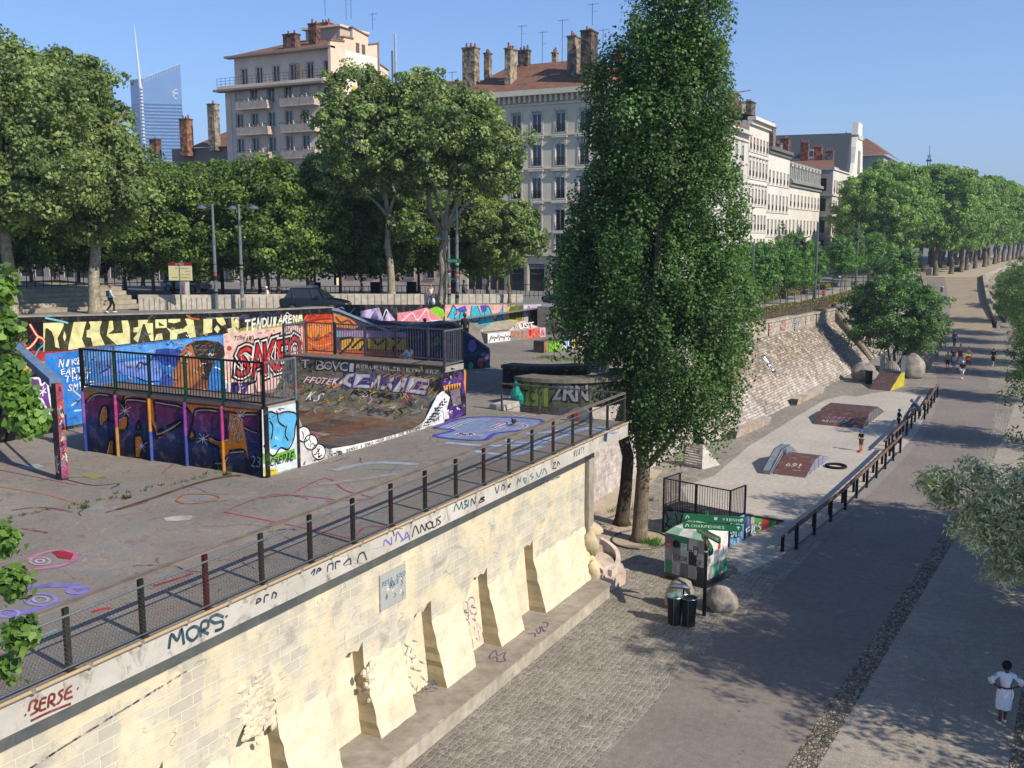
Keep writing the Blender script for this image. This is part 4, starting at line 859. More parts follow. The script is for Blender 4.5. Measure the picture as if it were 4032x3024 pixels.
for (cx_, cy_, rx, ry, z1_, c) in ((-14.0, 32.35, 1.45, 1.45, .42, 'd0bfb0'), (-14.05, 32.2, 1.15, 1.2, .78, 'd6c4b6'), (-14.1, 32.1, .8, .95, 1.2, 'c8b6a6')):
    pts = [(cx_-.3, cy_-.9), (cx_, cy_-.9)]+[(cx_+rx*math.cos(t)*(1+.03*math.sin(t*9)), cy_+ry*math.sin(t)*(1+.03*math.cos(t*7))) for t in [-.75+.17*i for i in range(14)]]+[(cx_-.3, cy_+ry)]
    b.prism([(x, y, 0) for x, y in pts], (0, 0, z1_), H(c))
P = [(-14.0+1.2*math.cos(t), 32.3+1.25*math.sin(t)) for t in [1.5-.14*i for i in range(14)]]
wallpath(b, P, .16, .3, [1.25-.045*i for i in range(14)], H('dccabe'))
tag(b.build('curved_stair_wall', 'conc'), 'pinkish curved remains of a stair wall at the end of the quay bench', 'wall')
# bench along the wall
b = MB(); ys2 = [-12, 31.25]
b.prism([(-12.5, -12, 0), (-12.5, 31.0, 0), (-13.4, 31.45, 0), (-14.3, 31.45, 0), (-14.3, -12, 0)][::-1], (0, 0, .44), H('b8b0a0'))
b.prism([(-12.45, -12, .44), (-12.45, 31.02, .44), (-13.4, 31.5, .44), (-14.3, 31.5, .44), (-14.3, -12, .44)][::-1], (0, 0, .06), H('a0978a'))
wb = b.build('wall_bench', 'conc'); tag(wb, 'long concrete bench ledge running along the foot of the cream quay wall', 'bench')
b = MB(); graf(b, 'bt', frame((0, 0, .5), (1, 0, 0), (0, 1, 0))); b.X = None
for i in range(16): y = 14+i*.9+rr.uniform(-.3, .3); b.box(-12.47, y, .497, -12.442, y+rr.uniform(.1, .35), .5035, H('b8c0c4' if i < 7 else '8a8a86'))
b.build('tags', 'paint', wb)
# ---------------------------------------------------------------- deck edge: fascia + underside + cable pipe
de = thing('deck_edge', 'stained concrete edge beam of the skate deck with spray tags', 'edge beam', (-12.9, 15, 5.27))
b = MB(); b.box(-13.05, -20, 5.27, -12.85, 33.4, 5.76, (.4, .4, .4)); b.box(-14.4, -20, 5.30, -13.05, 33.2, 5.74, (.35, .35, .35)); b.box(-18.2, 33.2, 5.3, -13.05, 33.4, 5.76, (.4, .4, .4)); b.box(-18.2, 31.6, 5.32, -14.4, 33.2, 5.6, (.35, .35, .35))
b.build('beam', 'stained', de)
b = MB(); graf(b, 'fascia', frame((-12.85, 0, 0), (0, 1, 0), (0, 0, 1)))
b.X = frame((-12.85, 0, 0), (0, 1, 0), (0, 0, 1)); letters(b, 'VERTY', 28.6, 5.42, .9, .22, [(0, H('5a5a52'))], .3, .2, .6, 3); b.X = None
b.build('tags', 'paint', de)
b = MB(); b.tube([(-12.80, -20, 5.80), (-12.80, 33.3, 5.80)], .032, H('b09a78'), 8)
for i in range(26): b.cyl(-12.80, 8+i*1.02, 5.77, 5.83, .045, H('8a8070'))
b.build('cable_pipe', 'plain', de)
# railing with posts, tilted top board, chain link
rl = thing('deck_railing', 'rusty steel railing with chain link mesh along the deck edge', 'railing', (-12.95, 15, 5.8))
posts = [(-12.95, 9.77-1.45*k) for k in range(6, 0, -1)]+[(-12.95, 9.77+1.46*k) for k in range(16)]+[(-12.95, 33.3), (-14.7, 33.3), (-16.4, 33.3), (-18.0, 33.3)]
pc = ['3c3533', '37322f', '4a2e2a', '38332f', '423c36', '5a2c2a', '4c4c48', '3a4038', '6a2a2e', '4a4644']
for i, (x, y) in enumerate(posts):
    b = MB(); 
    if i < 22: b.box(x-.036, y-.042, 5.8, x+.036, y+.042, 6.82, H(pc[i % 10]))
    else: b.box(x-.03, y-.03, 5.8, x+.03, y+.03, 6.82, H('6a6a64'))
    b.box(x-.07, y-.08, 5.8, x+.07, y+.08, 5.815, H('5a5048'))
    b.build('post', 'metal', rl)
b = MB(); b.bar((-12.98, -2, 6.86), (-12.98, 33.34, 6.86), .11, .05, H('8c8278')); b.bar((-12.95, 33.3, 6.86), (-18.1, 33.3, 6.86), .12, .045, H('6c6058')); b.build('top_board', 'bark', rl)
b = MB(); b.tube([(-12.90, -2, 6.70), (-12.90, 33.3, 6.70)], .02, H('a8a8a0'), 6); b.tube([(-12.9, -2, 5.87), (-12.9, 33.3, 5.87)], .02, H('8a8a82'), 6); b.build('wire_tube', 'steel', rl)
b = MB(); p = .075; z0, z1 = 5.88, 6.70; c = H('8c8c86')
for k in range(int(33/p)):
    y = 2+k*p
    for s_ in (1, -1):
        ya, yb = (y, y+(z1-z0)) if s_ > 0 else (y+(z1-z0), y)
        if ya > 33.3 or yb > 33.3: continue
        b.add([(-12.90, ya-.0035, z0), (-12.90, ya+.0035, z0), (-12.897, yb+.0035, z1), (-12.897, yb-.0035, z1)], [(0, 1, 2, 3)], c)
b.build('chain_link', 'steel', rl)
b = MB()
for y0, y1 in ((8.3, 33.3),): b.tube([(-12.93, y0+.4, 6.62), (-12.93, y0+.4, 6.65)], .01, c, 4)
# plaque
pq = MB(); pq.box(-13.75, 19.1, 3.38, -13.70, 20.2, 4.28, H('a8aaa6')); pq.X = frame((-13.70, 0, 0), (0, 1, 0), (0, 0, 1))
for i, t in enumerate(('PETO', 'BOCK', 'SHO')): letters(pq, t, 19.15+i*.3, 3.98-i*.12+(.25 if i == 2 else 0), .45, .13, [(.0, H('3a7ca0'))], .4, .2, .8, i)
for i in range(14): y = rr.uniform(19.3, 20.1); z = rr.uniform(3.45, 3.95); pq.stroke([(y, z), (y+.08, z+.05), (y+.03, z+.1)], .03, .006, H(rr.choice(('d8dcde', '6c7478', 'e8e8e8', '5c6a80'))))
pq.X = None; tag(pq.build('metal_plaque', 'plain'), 'grey metal plaque covered in blue tags on the cream wall', 'plaque')
# pinkish wall beyond
b = MB(); b.quad((-17.9, 31.6, 0), (-17.9, 57.5, 0), (-18.0, 57.5, 5.8), (-18.0, 31.6, 5.8)); b.quad((-17.9, 57.5, 0), (-20.4, 57.5, 0), (-20.4, 57.5, 5.8), (-18, 57.5, 5.8)); b.box(-18.6, 33.4, 5.78, -17.95, 57.6, 5.98)
tag(b.build('pink_masonry_wall', 'pinkwall'), 'pinkish white block masonry wall behind the two poplar trunks', 'wall')
# ---------------------------------------------------------------- mural wall, street wall
mw = thing('mural_wall', 'long retaining wall covered with a mural of a woman in profile and big letters', 'wall', (-29.8, 28, 5.8))
tz = lambda y: 9.85-.052*(y-21) if y < 30 else 9.38-.037*(y-30)
b = MB()
b.prism([(-29.6, -20, 5.7), (-29.6, 37.8, 5.7), (-29.6, 37.8, tz(37.8)-.28), (-29.6, 30, tz(30)-.28), (-29.6, -20, tz(-20)-.28)], (-.35, 0, 0), H('2a2824'))
b.build('wall_face', 'paint', mw)
b = MB(); b.prism([(-29.56, -20, tz(-20)-.28), (-29.56, 37.84, tz(37.8)-.28), (-29.56, 37.84, tz(37.8)), (-29.56, 30, tz(30)), (-29.56, -20, tz(-20))], (-.45, 0, 0), H('17161a')); 
b.X = frame((-29.56, 0, 0), (0, 1, 0), (0, 0, 1)); letters(b, 'PUE LA PISSE', 31.2, 8.98, 2.6, .13, [(0, H('3c3890'))], .2, 0, .7, 2)
b.stroke([(22.3, 9.75), (22.8, 9.62), (23.2, 9.5)], .06, .006, H('7ac0d0')); b.stroke([(28.6, 9.4), (28.9, 9.25), (29.3, 9.18)], .07, .006, H('c0622c'))
b.X = None; b.box(-30.05, -20, tz(-20), -29.55, -19.9, tz(-20)+.01, H('8a8a80')); b.prism([(-29.53, -20, tz(-20)), (-29.53, 30, tz(30)), (-29.53, 37.86, tz(37.8)), (-29.53, 37.86, tz(37.8)+.05), (-29.53, 30, tz(30)+.05), (-29.53, -20, tz(-20)+.05)], (-.5, 0, 0), H('9a968a'))
b.build('coping', 'paint', mw)
b = MB(); X = frame((-29.6, 0, 0), (0, 1, 0), (0, 0, 1)); graf(b, 'mural', X); b.X = X
letters(b, "TENDU'ARENA", 31.9, 8.5, 3.7, .42, [(.035, H('e8e8dc')), (0, H('f4f4ec'))], .35, .25, .95, 5, h0=.03, rise=.12)
letters(b, 'SAKEO', 31.3, 6.55, 4.1, 1.35, [(.13, H('120809')), (.085, H('f0e4e0')), (.05, H('120809')), (0, H('cc1c22'))], .35, .15, 1.12, 9, h0=.03, rise=.1)
for i in range(14):
    y = 31.5+i*.28; b.stroke([(y, 6.75+.08*i % .5), (y+.1, 7.1), (y+.05, 7.4)], .03, .06+.0004*i, H(('f0c8c0', '6a0c10')[i % 2]))
letters(b, 'NIKE', 22.7, 8.0, 1.0, .25, [(.012, H('eef0f4'))], .5, .1, .8, 1, h0=.045); letters(b, 'EARTH', 22.75, 7.72, 1.1, .22, [(.012, H('eef0f4'))], .5, .1, .8, 2, h0=.045)
letters(b, 'THAT', 22.9, 7.45, 1.1, .24, [(.012, H('eef0f4'))], .5, .1, .8, 3, h0=.045); letters(b, 'SMILE', 23.0, 7.15, 1.1, .24, [(.012, H('eef0f4'))], .5, .1, .8, 4, h0=.045)
letters(b, 'TON', 31.2, 8.15, .5, .2, [(0, H('3a2a2a'))], .4, .2, .8, 4, h0=.045); letters(b, 'YARO', 31.7, 8.05, .7, .22, [(0, H('3a2a2a'))], .4, .2, .8, 6, h0=.045)
rm = random.Random(6)
for i in range(230):
    y = rm.uniform(22.5, 37.6); z = rm.uniform(5.9, 9.0); k = rm.uniform(.04, .16); b.stroke([(y, z), (y+k, z+rm.uniform(-k, k)), (y+2*k, z+rm.uniform(-k, k)), (y+3*k, z+rm.uniform(-k, k))], rm.choice((.012, .02, .03)), .062+.00003*i, H(rm.choice(('e8e8e8', '1c1c20', '4a6a9a', 'a04858', 'c8c0a0', '2a2a30'))))
b.X = None; b.build('mural_paint', 'paint', mw)
# lower end wall returning from the mural wall towards the ramp (the wing)
wg = thing('painted_wing_wall', 'painted wall with sloping blue coping beyond the half pipe', 'wall', (-27.2, 40.8, 5.8))
ux = Vector((-24.48+29.6, 44.0-37.8, 0)); LW = ux.length; ux.normalize()
XW_ = frame((-29.6, 37.8, 0), ux, (0, 0, 1))
prof = [(0, tz(37.8)), (.35, 9.02), (2.08, 8.25), (2.7, 7.98), (5.6, 8.28), (6.1, 8.2), (6.75, 7.75), (LW, 6.8)]
b = MB(XW_); pts = [(0, 5.7, 0)]+[(LW, 5.7, 0)]+[(a, z-.12, 0) for a, z in prof[::-1]]; b.poly(pts, H('3a3644')); q = [(a, z, -.5) for a, z, _ in pts]; b.poly(q[::-1], H('8a8078'))
b.quad((LW, 5.7, 0), (LW, 5.7, -.5), (LW, 6.68, -.5), (LW, 6.68, 0), H('5a5a80')); b.build('wall_face', 'paint', wg)
b = MB(XW_)
for (a0, z0), (a1, z1) in zip(prof[:-1], prof[1:]):
    b.add([(a0, z0-.12, .06), (a1, z1-.12, .06), (a1, z1, .06), (a0, z0, .06), (a0, z0-.12, -.56), (a1, z1-.12, -.56), (a1, z1, -.56), (a0, z0, -.56)], [(0,1,2,3), (3,2,6,7), (5,4,7,6)], H('7c98a8') if a0 < 2.5 else H('4a6a80'))
b.build('coping', 'paint', wg)
b = MB(); graf(b, 'wing', XW_); b.X = None; b.build('mural_paint', 'paint', wg)
# ground bank behind it
b = MB(); b.add([(-29.5, 38.5, 5.8), (-24.6, 44.4, 5.8), (-26.2, 45.8, 7.9), (-29.5, 41.6, 8.2), (-28.6, 48, 5.82), (-29.9, 48, 6.2)], [(0, 1, 2, 3), (3, 2, 4, 5), (2, 1, 4)], H('8f887c'))
tag(b.build('concrete_bank', 'conc'), 'grey concrete bank behind the painted wing wall', 'skate ramp')
# far street wall
fw = thing('far_graffiti_wall', 'low retaining wall with turquoise block letters at the far side of the skatepark', 'wall', (-31, 53, 5.8))
fz = lambda y: float(np.interp(y, [37.8, 50, 63, 68], [9.1, 8.38, 7.66, 7.5]))
yy = [37.8, 50, 58, 63, 68]
b = MB(); b.prism([(-31, 37.5, 5.7), (-31, 68, 5.7)]+[(-31, y, fz(y)) for y in yy[::-1]], (-.4, 0, 0), H('8c8480')); b.box(-31.4, 68, 5.7, -21.0, 68.3, 7.1, H('8c8888')); b.build('wall_face', 'paint', fw)
b = MB(); X = frame((-31, 0, 0), (0, 1, 0), (0, 0, 1)); graf(b, 'farw', X); b.X = X
letters(b, 'BOLO', 59.3, 6.5, 1.6, .6, [(.0, H('c8c840'))], .3, .1, .8, 3, h0=.03); letters(b, 'UDC', 65.2, 7.1, 1.5, .3, [(.0, H('e8f0f4'))], .1, 0, .8, 3, h0=.03)
b.X = frame((0, 68, 0), (1, 0, 0), (0, 0, 1)); 
letters(b, 'SOKAR', -30.4, 6.0, 8.6, 1.0, [(.07, H('18182a')), (.0, H('b0589a'))], .4, .1, 1.0, 8, h0=.03, cols=[H('7a58b8'), H('c8b83c'), H('d87088'), H('b0a8d0')])
b.X = None; b.build('mural_paint', 'paint', fw)
# far ledge + bank
fl = thing('far_ledge', 'long low painted skate ledge before the far graffiti wall', 'skate ledge', (-29.6, 57, 5.8))
A = Vector((-30.3, 54.2, 5.8)); Bq = Vector((-28.9, 59.6, 5.8)); u = (Bq-A).normalized(); Lg = (Bq-A).length; Xl = frame(A, u, (0, 0, 1))
b = MB(Xl); b.box(0, 0, -.6, Lg, .62, 0, H('b4aca0')); b.build('block', 'conc', fl)
b = MB(Xl); hh = .004
for (a0, a1, c) in ((0, 2.1, 'e4e6e6'), (2.1, 3.7, '8c8c84'), (3.7, 5.0, 'c81c1c'), (5.0, Lg, 'd8b0b0')): b.box(a0, .01, 0, a1, .6, hh, H(c))
for k in range(9): b.stroke([(.15+k*.22, .08+(k % 2)*.2), (.25+k*.22, .3), (.38+k*.22, .45-(k % 3)*.1)], .07, .012, H('0c0c0c'))
letters(b, 'FOUL', 2.15, .1, 1.5, .42, [(.03, H('5a5a58')), (0, H('d8823a'))], .2, 0, .9, 1); letters(b, 'LMS', 3.75, .06, 1.2, .5, [(.03, H('f0b0a0')), (0, H('e03a2c'))], .1, 0, .9, 2); letters(b, '&', 5.1, .1, .4, .4, [(0, H('883848'))])
b.X = None; b.build('paint_layer', 'paint', fl)
b = MB(Xl); b.add([(-1.2, 0, -1.9), (-.2, .66, -.6), (Lg, .66, -.6), (Lg+.6, 0, -1.6), (1.0, 1.15, -1.2), (3.2, 1.2, -1.2)], [(0, 1, 4), (1, 2, 5, 4), (2, 3, 5), (3, 0, 4, 5)], H('a09888'))
letters(b, 'WUST', 3.1, 0, 0.01, 0.01, [(0, H('ffffff'))]); bk = b.build('bank', 'conc', fl)
b = MB(frame(A+Vector((0, 0, 0)), u, (0, 0, 1))); b.prism([(2.3, .62, -.35), (5.2, .62, -.35), (4.0, 1.15, -.5), (3.3, 1.1, -.5)], (0, 0, .05), H('d8b8a8')); b.X = frame(A+u*0+Vector((0, 0, 0)), u, (0, 0, 1))
letters(b, 'WUST', 2.8, .66, 1.9, .36, [(.05, H('202028')), (.02, H('f0f0f0'))], .15, 0, .95, 5, h0=-.29); b.build('paint_top', 'paint', fl)
# small ledge NAKRE
sl2 = thing('painted_box_ledge', 'low block ledge painted NAKRE in green and white', 'skate ledge', (-24.5, 53, 5.8))
A = Vector((-24.86, 51.09, 5.8)); Bq = Vector((-24.2, 55.0, 5.8)); u = (Bq-A).normalized(); Lg = (Bq-A).length; Xl = frame(A, u, (0, 0, 1))
b = MB(Xl); b.box(0, 0, -.75, Lg, .68, 0, H('6c6660')); b.build('block', 'conc', sl2)
b = MB(Xl); b.box(.3, .01, 0, 2.2, .62, .005, H('6aa828')); b.box(2.2, .01, 0, Lg, .62, .005, H('c4cadc')); b.box(0, .01, 0, .3, .62, .005, H('b06a50')); letters(b, 'NAKRE', .5, .04, 3.2, .5, [(.05, H('101810')), (.015, H('8ed02c'))], .2, 0, 1.0, 7, h0=.012, cols=[H('7cc828'), H('a8dc4c'), H('c8d8f4'), H('d0dcf8'), H('e0b828')])
b.X = None; b.build('paint_layer', 'paint', sl2)
b = MB(frame(A, (1, 0, 0), (0, 0, 1)));
# quarter pipe at far right
qp = MB(); pr = [(0, 5.8)]+[(2.0*(1-math.cos(t)) if 0 else 2.0*math.sin(t), 5.8+1.7*(1-math.cos(t))) for t in [i*.17 for i in range(10)]]
Pq = [(-27.6+a, 60.5, z) for a, z in []]
prof2 = [(-26.2-2.4*math.sin(t), 5.8+1.9*(1-math.cos(t))) for t in [i*math.pi/2/9 for i in range(10)]]
pts = [(x, 61.0, z) for x, z in prof2]+[(-30.2, 61.0, 7.7), (-30.2, 61.0, 5.8)]
qp.prism(pts, (0, 4.5, 0), H('9a948a')); qp.X = frame((0, 61.0, 0), (1, 0, 0), (0, 0, 1))
rr2 = random.Random(9)
for i in range(26): x = rr2.uniform(-29.8, -27.4); z = rr2.uniform(6.0, 7.5-(x+30)*.4); qp.stroke([(x, z), (x+.3, z+.15), (x+.2, z+.4), (x+.55, z+.5)], .12, .006+.0003*i, H(rr2.choice(('6a9a3a', 'c8c030', '2a4a38', 'd8d4c8', '8058a0'))))
qp.X = None; tag(qp.build('quarter_pipe', 'paint'), 'green and yellow sprayed quarter pipe at the far wall', 'skate ramp')

b = MB()
for i in range(900):
    x = rr.uniform(-12.3, .2); y = rr.uniform(19, 60)**1.0; a = rr.uniform(0, 6.3); k = rr.uniform(.02, .045); b.add([(x+k*math.cos(a), y+k*math.sin(a), .016), (x-k*math.sin(a)*.6, y+k*math.cos(a)*.6, .018), (x-k*math.cos(a), y-k*math.sin(a), .02)], [(0, 1, 2)], H(rr.choice(('8a7a40', '6a5a34', '5c4a2c', '9a8c60', '4a4a3a'))))
st(b.build('fallen_leaves', 'paint'), 'stuff')
# ---------------------------------------------------------------- half pipe
hp = thing('half_pipe', 'wide wooden half pipe covered in graffiti with fenced platforms', 'half pipe', (-22.45, 26.2, 5.8))
X0, X1 = -26.15, -18.75; Y0, Y1 = 20.85, 31.65; Z0 = 5.8; HP = 2.0; PL = 1.32; RD = 2.35
ya, yb = Y0+PL, Y1-PL
def cur(y):     # ramp surface height
    if y <= ya or y >= yb: return Z0+HP
    d = min(y-ya, yb-y)
    if d >= RD-.02: return Z0+.12
    zz = RD-math.sqrt(max(RD*RD-(RD-d)**2, 0)); return max(Z0+.12, Z0+.12+zz*((HP-.12)/RD))
ysn = [ya]+[ya+RD*(1-math.cos(i*math.pi/2/14)) for i in range(1, 15)]+[yb-RD*(1-math.cos(i*math.pi/2/14)) for i in range(14, 0, -1)]+[yb]
b = MB()
cz = ['6e4e36', '7a5840', '5a4434', '665a50', '705844']
for i in range(len(ysn)-1):
    y, y2 = ysn[i], ysn[i+1]
    for j in range(6):
        xa = X0+(X1-X0)*j/6; xb = X0+(X1-X0)*(j+1)/6
        c = H(cz[(i//4+j*3) % 5]); 
        if y > yb-1.6: c = H(('6c6654', '767060', '645e4e')[(i+j) % 3])
        b.quad((xa, y, cur(y)), (xb, y, cur(y)), (xb, y2, cur(y2)), (xa, y2, cur(y2)), c)
b.build('riding_surface', 'paint', hp, smooth=False)
b = MB()
for (p0, p1) in ((Y0, ya), (yb, Y1)): b = MB(); b.box(X0, p0, Z0+HP-.10, X1, p1, Z0+HP, H('7c6c60')); b.build('platform_deck', 'paint', hp)
b = MB(); b.box(X0, Y0, Z0, X1, Y0+.04, Z0+HP-.1, H('3c2440'))
rows = 16; z0 = Z0+.0; z1 = Z0+HP-.1
def gcol(t):
    st_ = [(0, H('15182a')), (.25, H('1b2a55')), (.5, H('243872')), (.62, H('55306c')), (.8, H('6a2c5c')), (1, H('5a2846'))]
    for (a, c), (a2, c2) in zip(st_[:-1], st_[1:]):
        if t <= a2: k = (t-a)/(a2-a); return [c[i]*(1-k)+c2[i]*k for i in range(3)]
    return st_[-1][1]
b.X = frame((0, Y0, 0), (1, 0, 0), (0, 0, 1))
for r_ in range(rows): b.add([(X0, z0+(z1-z0)*r_/rows, .004), (X1, z0+(z1-z0)*r_/rows, .004), (X1, z0+(z1-z0)*(r_+1)/rows, .004), (X0, z0+(z1-z0)*(r_+1)/rows, .004)], [(0, 1, 2, 3)], gcol((r_+.5)/rows))
b.X = None; graf(b, 'front', frame((0, Y0, 0), (1, 0, 0), (0, 0, 1)))
b.X = frame((0, Y0, 0), (1, 0, 0), (0, 0, 1)); letters(b, '23', X1-.55, Z0+.25, .4, .32, [(0, H('9a98a8'))], .2, .1, .8, 1, h0=.04); letters(b, 'RATDOL', X1-1.3, Z0+1.2, .55, .4, [(0, H('a8a0a0'))], .5, .2, .9, 1, h0=.04); letters(b, 'KRO', X1-1.15, Z0+.95, .4, .25, [(0, H('a8a0a0'))], .3, .2, .9, 1, h0=.04)
b.X = None; b.build('back_panel', 'paint', hp)
sc = ['7a50a8', 'a83878', 'c88a20', '80409c', 'b04084', '1e1e24']; sc2 = ['34408c', 'b88438', '405aa8', '404e9c', 'b87e24', '1e1e24']
for i in range(6):
    b = MB(); x = X0+.1+i*(X1-X0-.2)/5
    b.box(x-.025, Y0-.10, Z0, x+.01, Y0-.005, Z0+HP*.45, H(sc2[i])); b.box(x-.025, Y0-.10, Z0+HP*.45, x+.01, Y0-.005, Z0+HP-.1, H(sc[i])); b.build('stud', 'paint', hp)
b = MB()        # open side: flat side profile panels towards the viewer's right
def side(b, x, flip, c):
    ys_ = [Y0]+ysn+[Y1]
    for i in range(len(ys_)-1):
        p = [(x, ys_[i], Z0), (x, ys_[i+1], Z0), (x, ys_[i+1], cur(ys_[i+1])-(.0 if 1 else 0)), (x, ys_[i], cur(ys_[i]))]
        b.poly(p if not flip else p[::-1], c)
side(b, X0, 1, H('6a6660')); b.build('side_panel', 'paint', hp); b = MB(); side(b, X1+.03, 0, H('a8a49c'))
graf(b, 'side', frame((X1+.03, 0, 0), (0, 1, 0), (0, 0, 1))); b.X = frame((X1+.03, 0, 0), (0, 1, 0), (0, 0, 1))
rz = random.Random(4)
for i in range(150):
    y = rz.uniform(Y0+.05, Y1-.05); z = Z0+rz.uniform(.03, max(cur(y)-Z0-.1, .05))
    b.stroke([(y, z), (y+rz.uniform(-.15, .15), z+rz.uniform(-.03, .12)), (y+rz.uniform(-.1, .2), z+rz.uniform(-.05, .1))], rz.choice((.015, .02, .03)), .028+.00003*i, H(rz.choice(('f0f0f0', '18181c', '18181c', 'e8e8e8', '2a5c8c', 'c04a50', '3a8a4a')))) if cur(y)-Z0 > .14 else None
letters(b, 'CREPIE', Y0+.1, Z0+.28, 1.0, .24, [(.01, H('1c2440'))], .3, .2, .9, 3, h0=.03)
letters(b, 'BENSO I SNKO HASH UASCE DOE BIESOM', ya+RD-.1, Z0+.015, yb-ya-2*RD+.6, .10, [(0, H('14141a'))], .1, 0, .8, 3, h0=.02)
letters(b, 'MOON', yb-.95, Z0+.32, .45, .14, [(.0, H('0c0c0c'))], .1, 0, .8, 1, h0=.03); letters(b, 'WALKER', yb-.95, Z0+.16, .5, .13, [(.0, H('0c0c0c'))], .1, 0, .8, 1, h0=.03)
b.box(yb-.22, Z0+.1, .01, yb+.2, Z0+.42, .024, H('f0f0f0')); letters(b, 'R.I.P', yb-.2, Z0+.13, .38, .24, [(.01, H('0c0c0c'))], .1, 0, .8, 1, h0=.03)
b.X = None; b.box(X1-.02, Y0-.1, Z0, X1+.09, Y0+.05, Z0+HP, H('1c1a1c')); b.box(X1-.0, ya-.05, Z0, X1+.07, ya+.05, Z0+HP, H('232023')); b.build('side_panel', 'paint', hp)
# bubble letters over the far transition (the painting follows the curve)
def Xc(a, s, h=0):
    # a along +X, s = distance down from the top edge of the far transition
    t = s/RD; y = yb-RD*(1-math.cos(t)) if t < math.pi/2 else yb-RD-(s-RD*math.pi/2)
    zz = (Z0+.12)+(HP-.12)*(1-math.sin(min(t, math.pi/2))); n = Vector((0, -math.cos(min(t, math.pi/2)), math.sin(min(t, math.pi/2))))
    return Vector((a, y, zz))+n*(h+.012)
class Flip:
    pass
b = MB(lambda a, q, h=0: Xc(a, 2.2-q, h))
letters(b, 'T BOVCI', X0+.9, 1.66, 2.6, .42, [(.06, H('1c1a18')), (.015, H('b0b0ae'))], .2, 0, 1.05, 2)
letters(b, 'CEWKRE', X0+3.1, .95, 3.6, .62, [(.10, H('4a3a6a')), (.05, H('a8a6b4')), (.0, H('c0bfc4'))], .2, 0, 1.15, 3)
letters(b, 'FFOTEKI', X0+1.2, .95, 1.9, .32, [(.04, H('c07080')), (.0, H('e0d4d4'))], .25, .2, .95, 4)
letters(b, 'HERCRUE*BLZR*ETH*XRZ', X0+3.1, 1.86, 4.1, .17, [(.0, H('c8c4c0'))], .2, 0, .8, 5)
letters(b, 'ROTOR63', X0+3.6, .55, 2.2, .22, [(.02, H('181614'))], .5, .2, 1.0, 6); letters(b, 'KS', X0+1.7, .0, .8, .5, [(.0, H('e4e0dc'))], .4, .2, .7, 6); letters(b, 'MHO', X0+4.6, -.35, 1.4, .22, [(0, H('2a2420'))], .4, .2, .8, 1)
rq = random.Random(12); cc = ['b0942c', '5a6a4c', '8a3a34', '3a4a68', '2a2624', '8c8880', '6a6244', 'a8a49c', '486068']
for i in range(260):
    a = rq.uniform(X0+.2, X1-.2); q = rq.uniform(-.6, 2.0); k = rq.uniform(.1, .3); ps = [(a, q)]
    for _ in range(3): ps.append((ps[-1][0]+rq.uniform(-k, k), ps[-1][1]+rq.uniform(-k, k)))
    b.stroke(ps, rq.choice((.03, .04, .07)), .002+.00004*i, H(rq.choice(cc)))
for i in range(11): a = X0+4.4+i*.28; b.stroke([(a, .9), (a+.2, 1.3), (a+.15, 1.55), (a+.4, 1.7)], .04, .035, H('b8962c'))
b.stroke([(X0+.35, 1.8), (X0+.5, 1.4), (X0+.25, 1.2), (X0+.6, .95), (X0+.75, 1.3), (X0+.6, 1.6)], .12, .012, H('34526a')); b.stroke([(X0+.75, 1.0), (X0+.95, .8), (X0+.7, .7), (X0+1.0, .6)], .14, .012, H('8a3024'))
b.stroke([(X0+3.0, 1.9), (X0+3.1, 1.4), (X0+2.8, 1.1)], .22, .012, H('2a4068')); b.stroke([(X0+3.2, 1.5), (X0+3.0, 1.1), (X0+2.7, .8)], .15, .02, H('b88a58'))
Xf = MB(lambda a, q, h=0: Vector((a, q, Z0+.13+h)))
b.X = Xf.X
b.add([(X0+2.2, ya+2.6, .005), (X0+5.6, ya+2.5, .005), (X0+5.6, ya+3.9, .005), (X0+2.2, ya+4.0, .005)], [(0, 1, 2, 3)], H('8a8480')); b.add([(X0+2.6, ya+1.9, .003), (X0+7.2, ya+1.85, .003), (X0+7.2, ya+2.45, .003), (X0+2.6, ya+2.5, .003)], [(0, 1, 2, 3)], H('3e3c3c'))
b.stroke([(X0+2.8, ya+3.2), (X0+3.4, ya+3.6), (X0+4.0, ya+3.3), (X0+3.4, ya+2.9), (X0+2.8, ya+3.2)], .15, .01, H('5c86b0')); b.stroke([(X0+4.2, ya+3.3), (X0+4.8, ya+3.7), (X0+5.6, ya+3.4)], .14, .01, H('a04048'))
b.X = None; b.build('ramp_paint', 'paint', hp)
for y in (ya, yb): b = MB(); b.tube([(X0, y, Z0+HP+.01), (X1, y, Z0+HP+.01)], .035, H('6a5a50'), 8); b.build('coping', 'metal', hp)
# fences of the two platforms
def fence(par, P, z0, h, col, postc, gap=.12, name='fence', m='metal', bw=.018):
    """one fence run along the polyline P: frame, bars; posts are parts of their own"""
    b = MB()
    for (a, c) in zip(P[:-1], P[1:]):
        A_ = Vector((*a, 0)); C_ = Vector((*c, 0)); L_ = (C_-A_).length
        b.bar((*a, z0+h), (*c, z0+h), .055, .055, col); b.bar((*a, z0+.09), (*c, z0+.09), .045, .045, col)
        n = max(int(L_/gap), 1)
        for i in range(1, n):
            p = A_.lerp(C_, i/n); b.bar((p.x, p.y, z0+.1), (p.x, p.y, z0+h), bw, bw, col)
    b.build(name, m, par)
def posts_(par, pts, z0, h, cols, w_=.07):
    for i, p in enumerate(pts):
        b = MB(); b.box(p[0]-w_/2, p[1]-w_/2, z0-.15, p[0]+w_/2, p[1]+w_/2, z0+h+.03, H(cols[i % len(cols)])); b.build('fence_post', 'metal', par)
dk = H('2c2a2c'); gy = H('8e9092')
fence(hp, [(X0, Y0+.02), (X1, Y0+.02)], Z0+HP, 1.22, H('322f30'), dk)
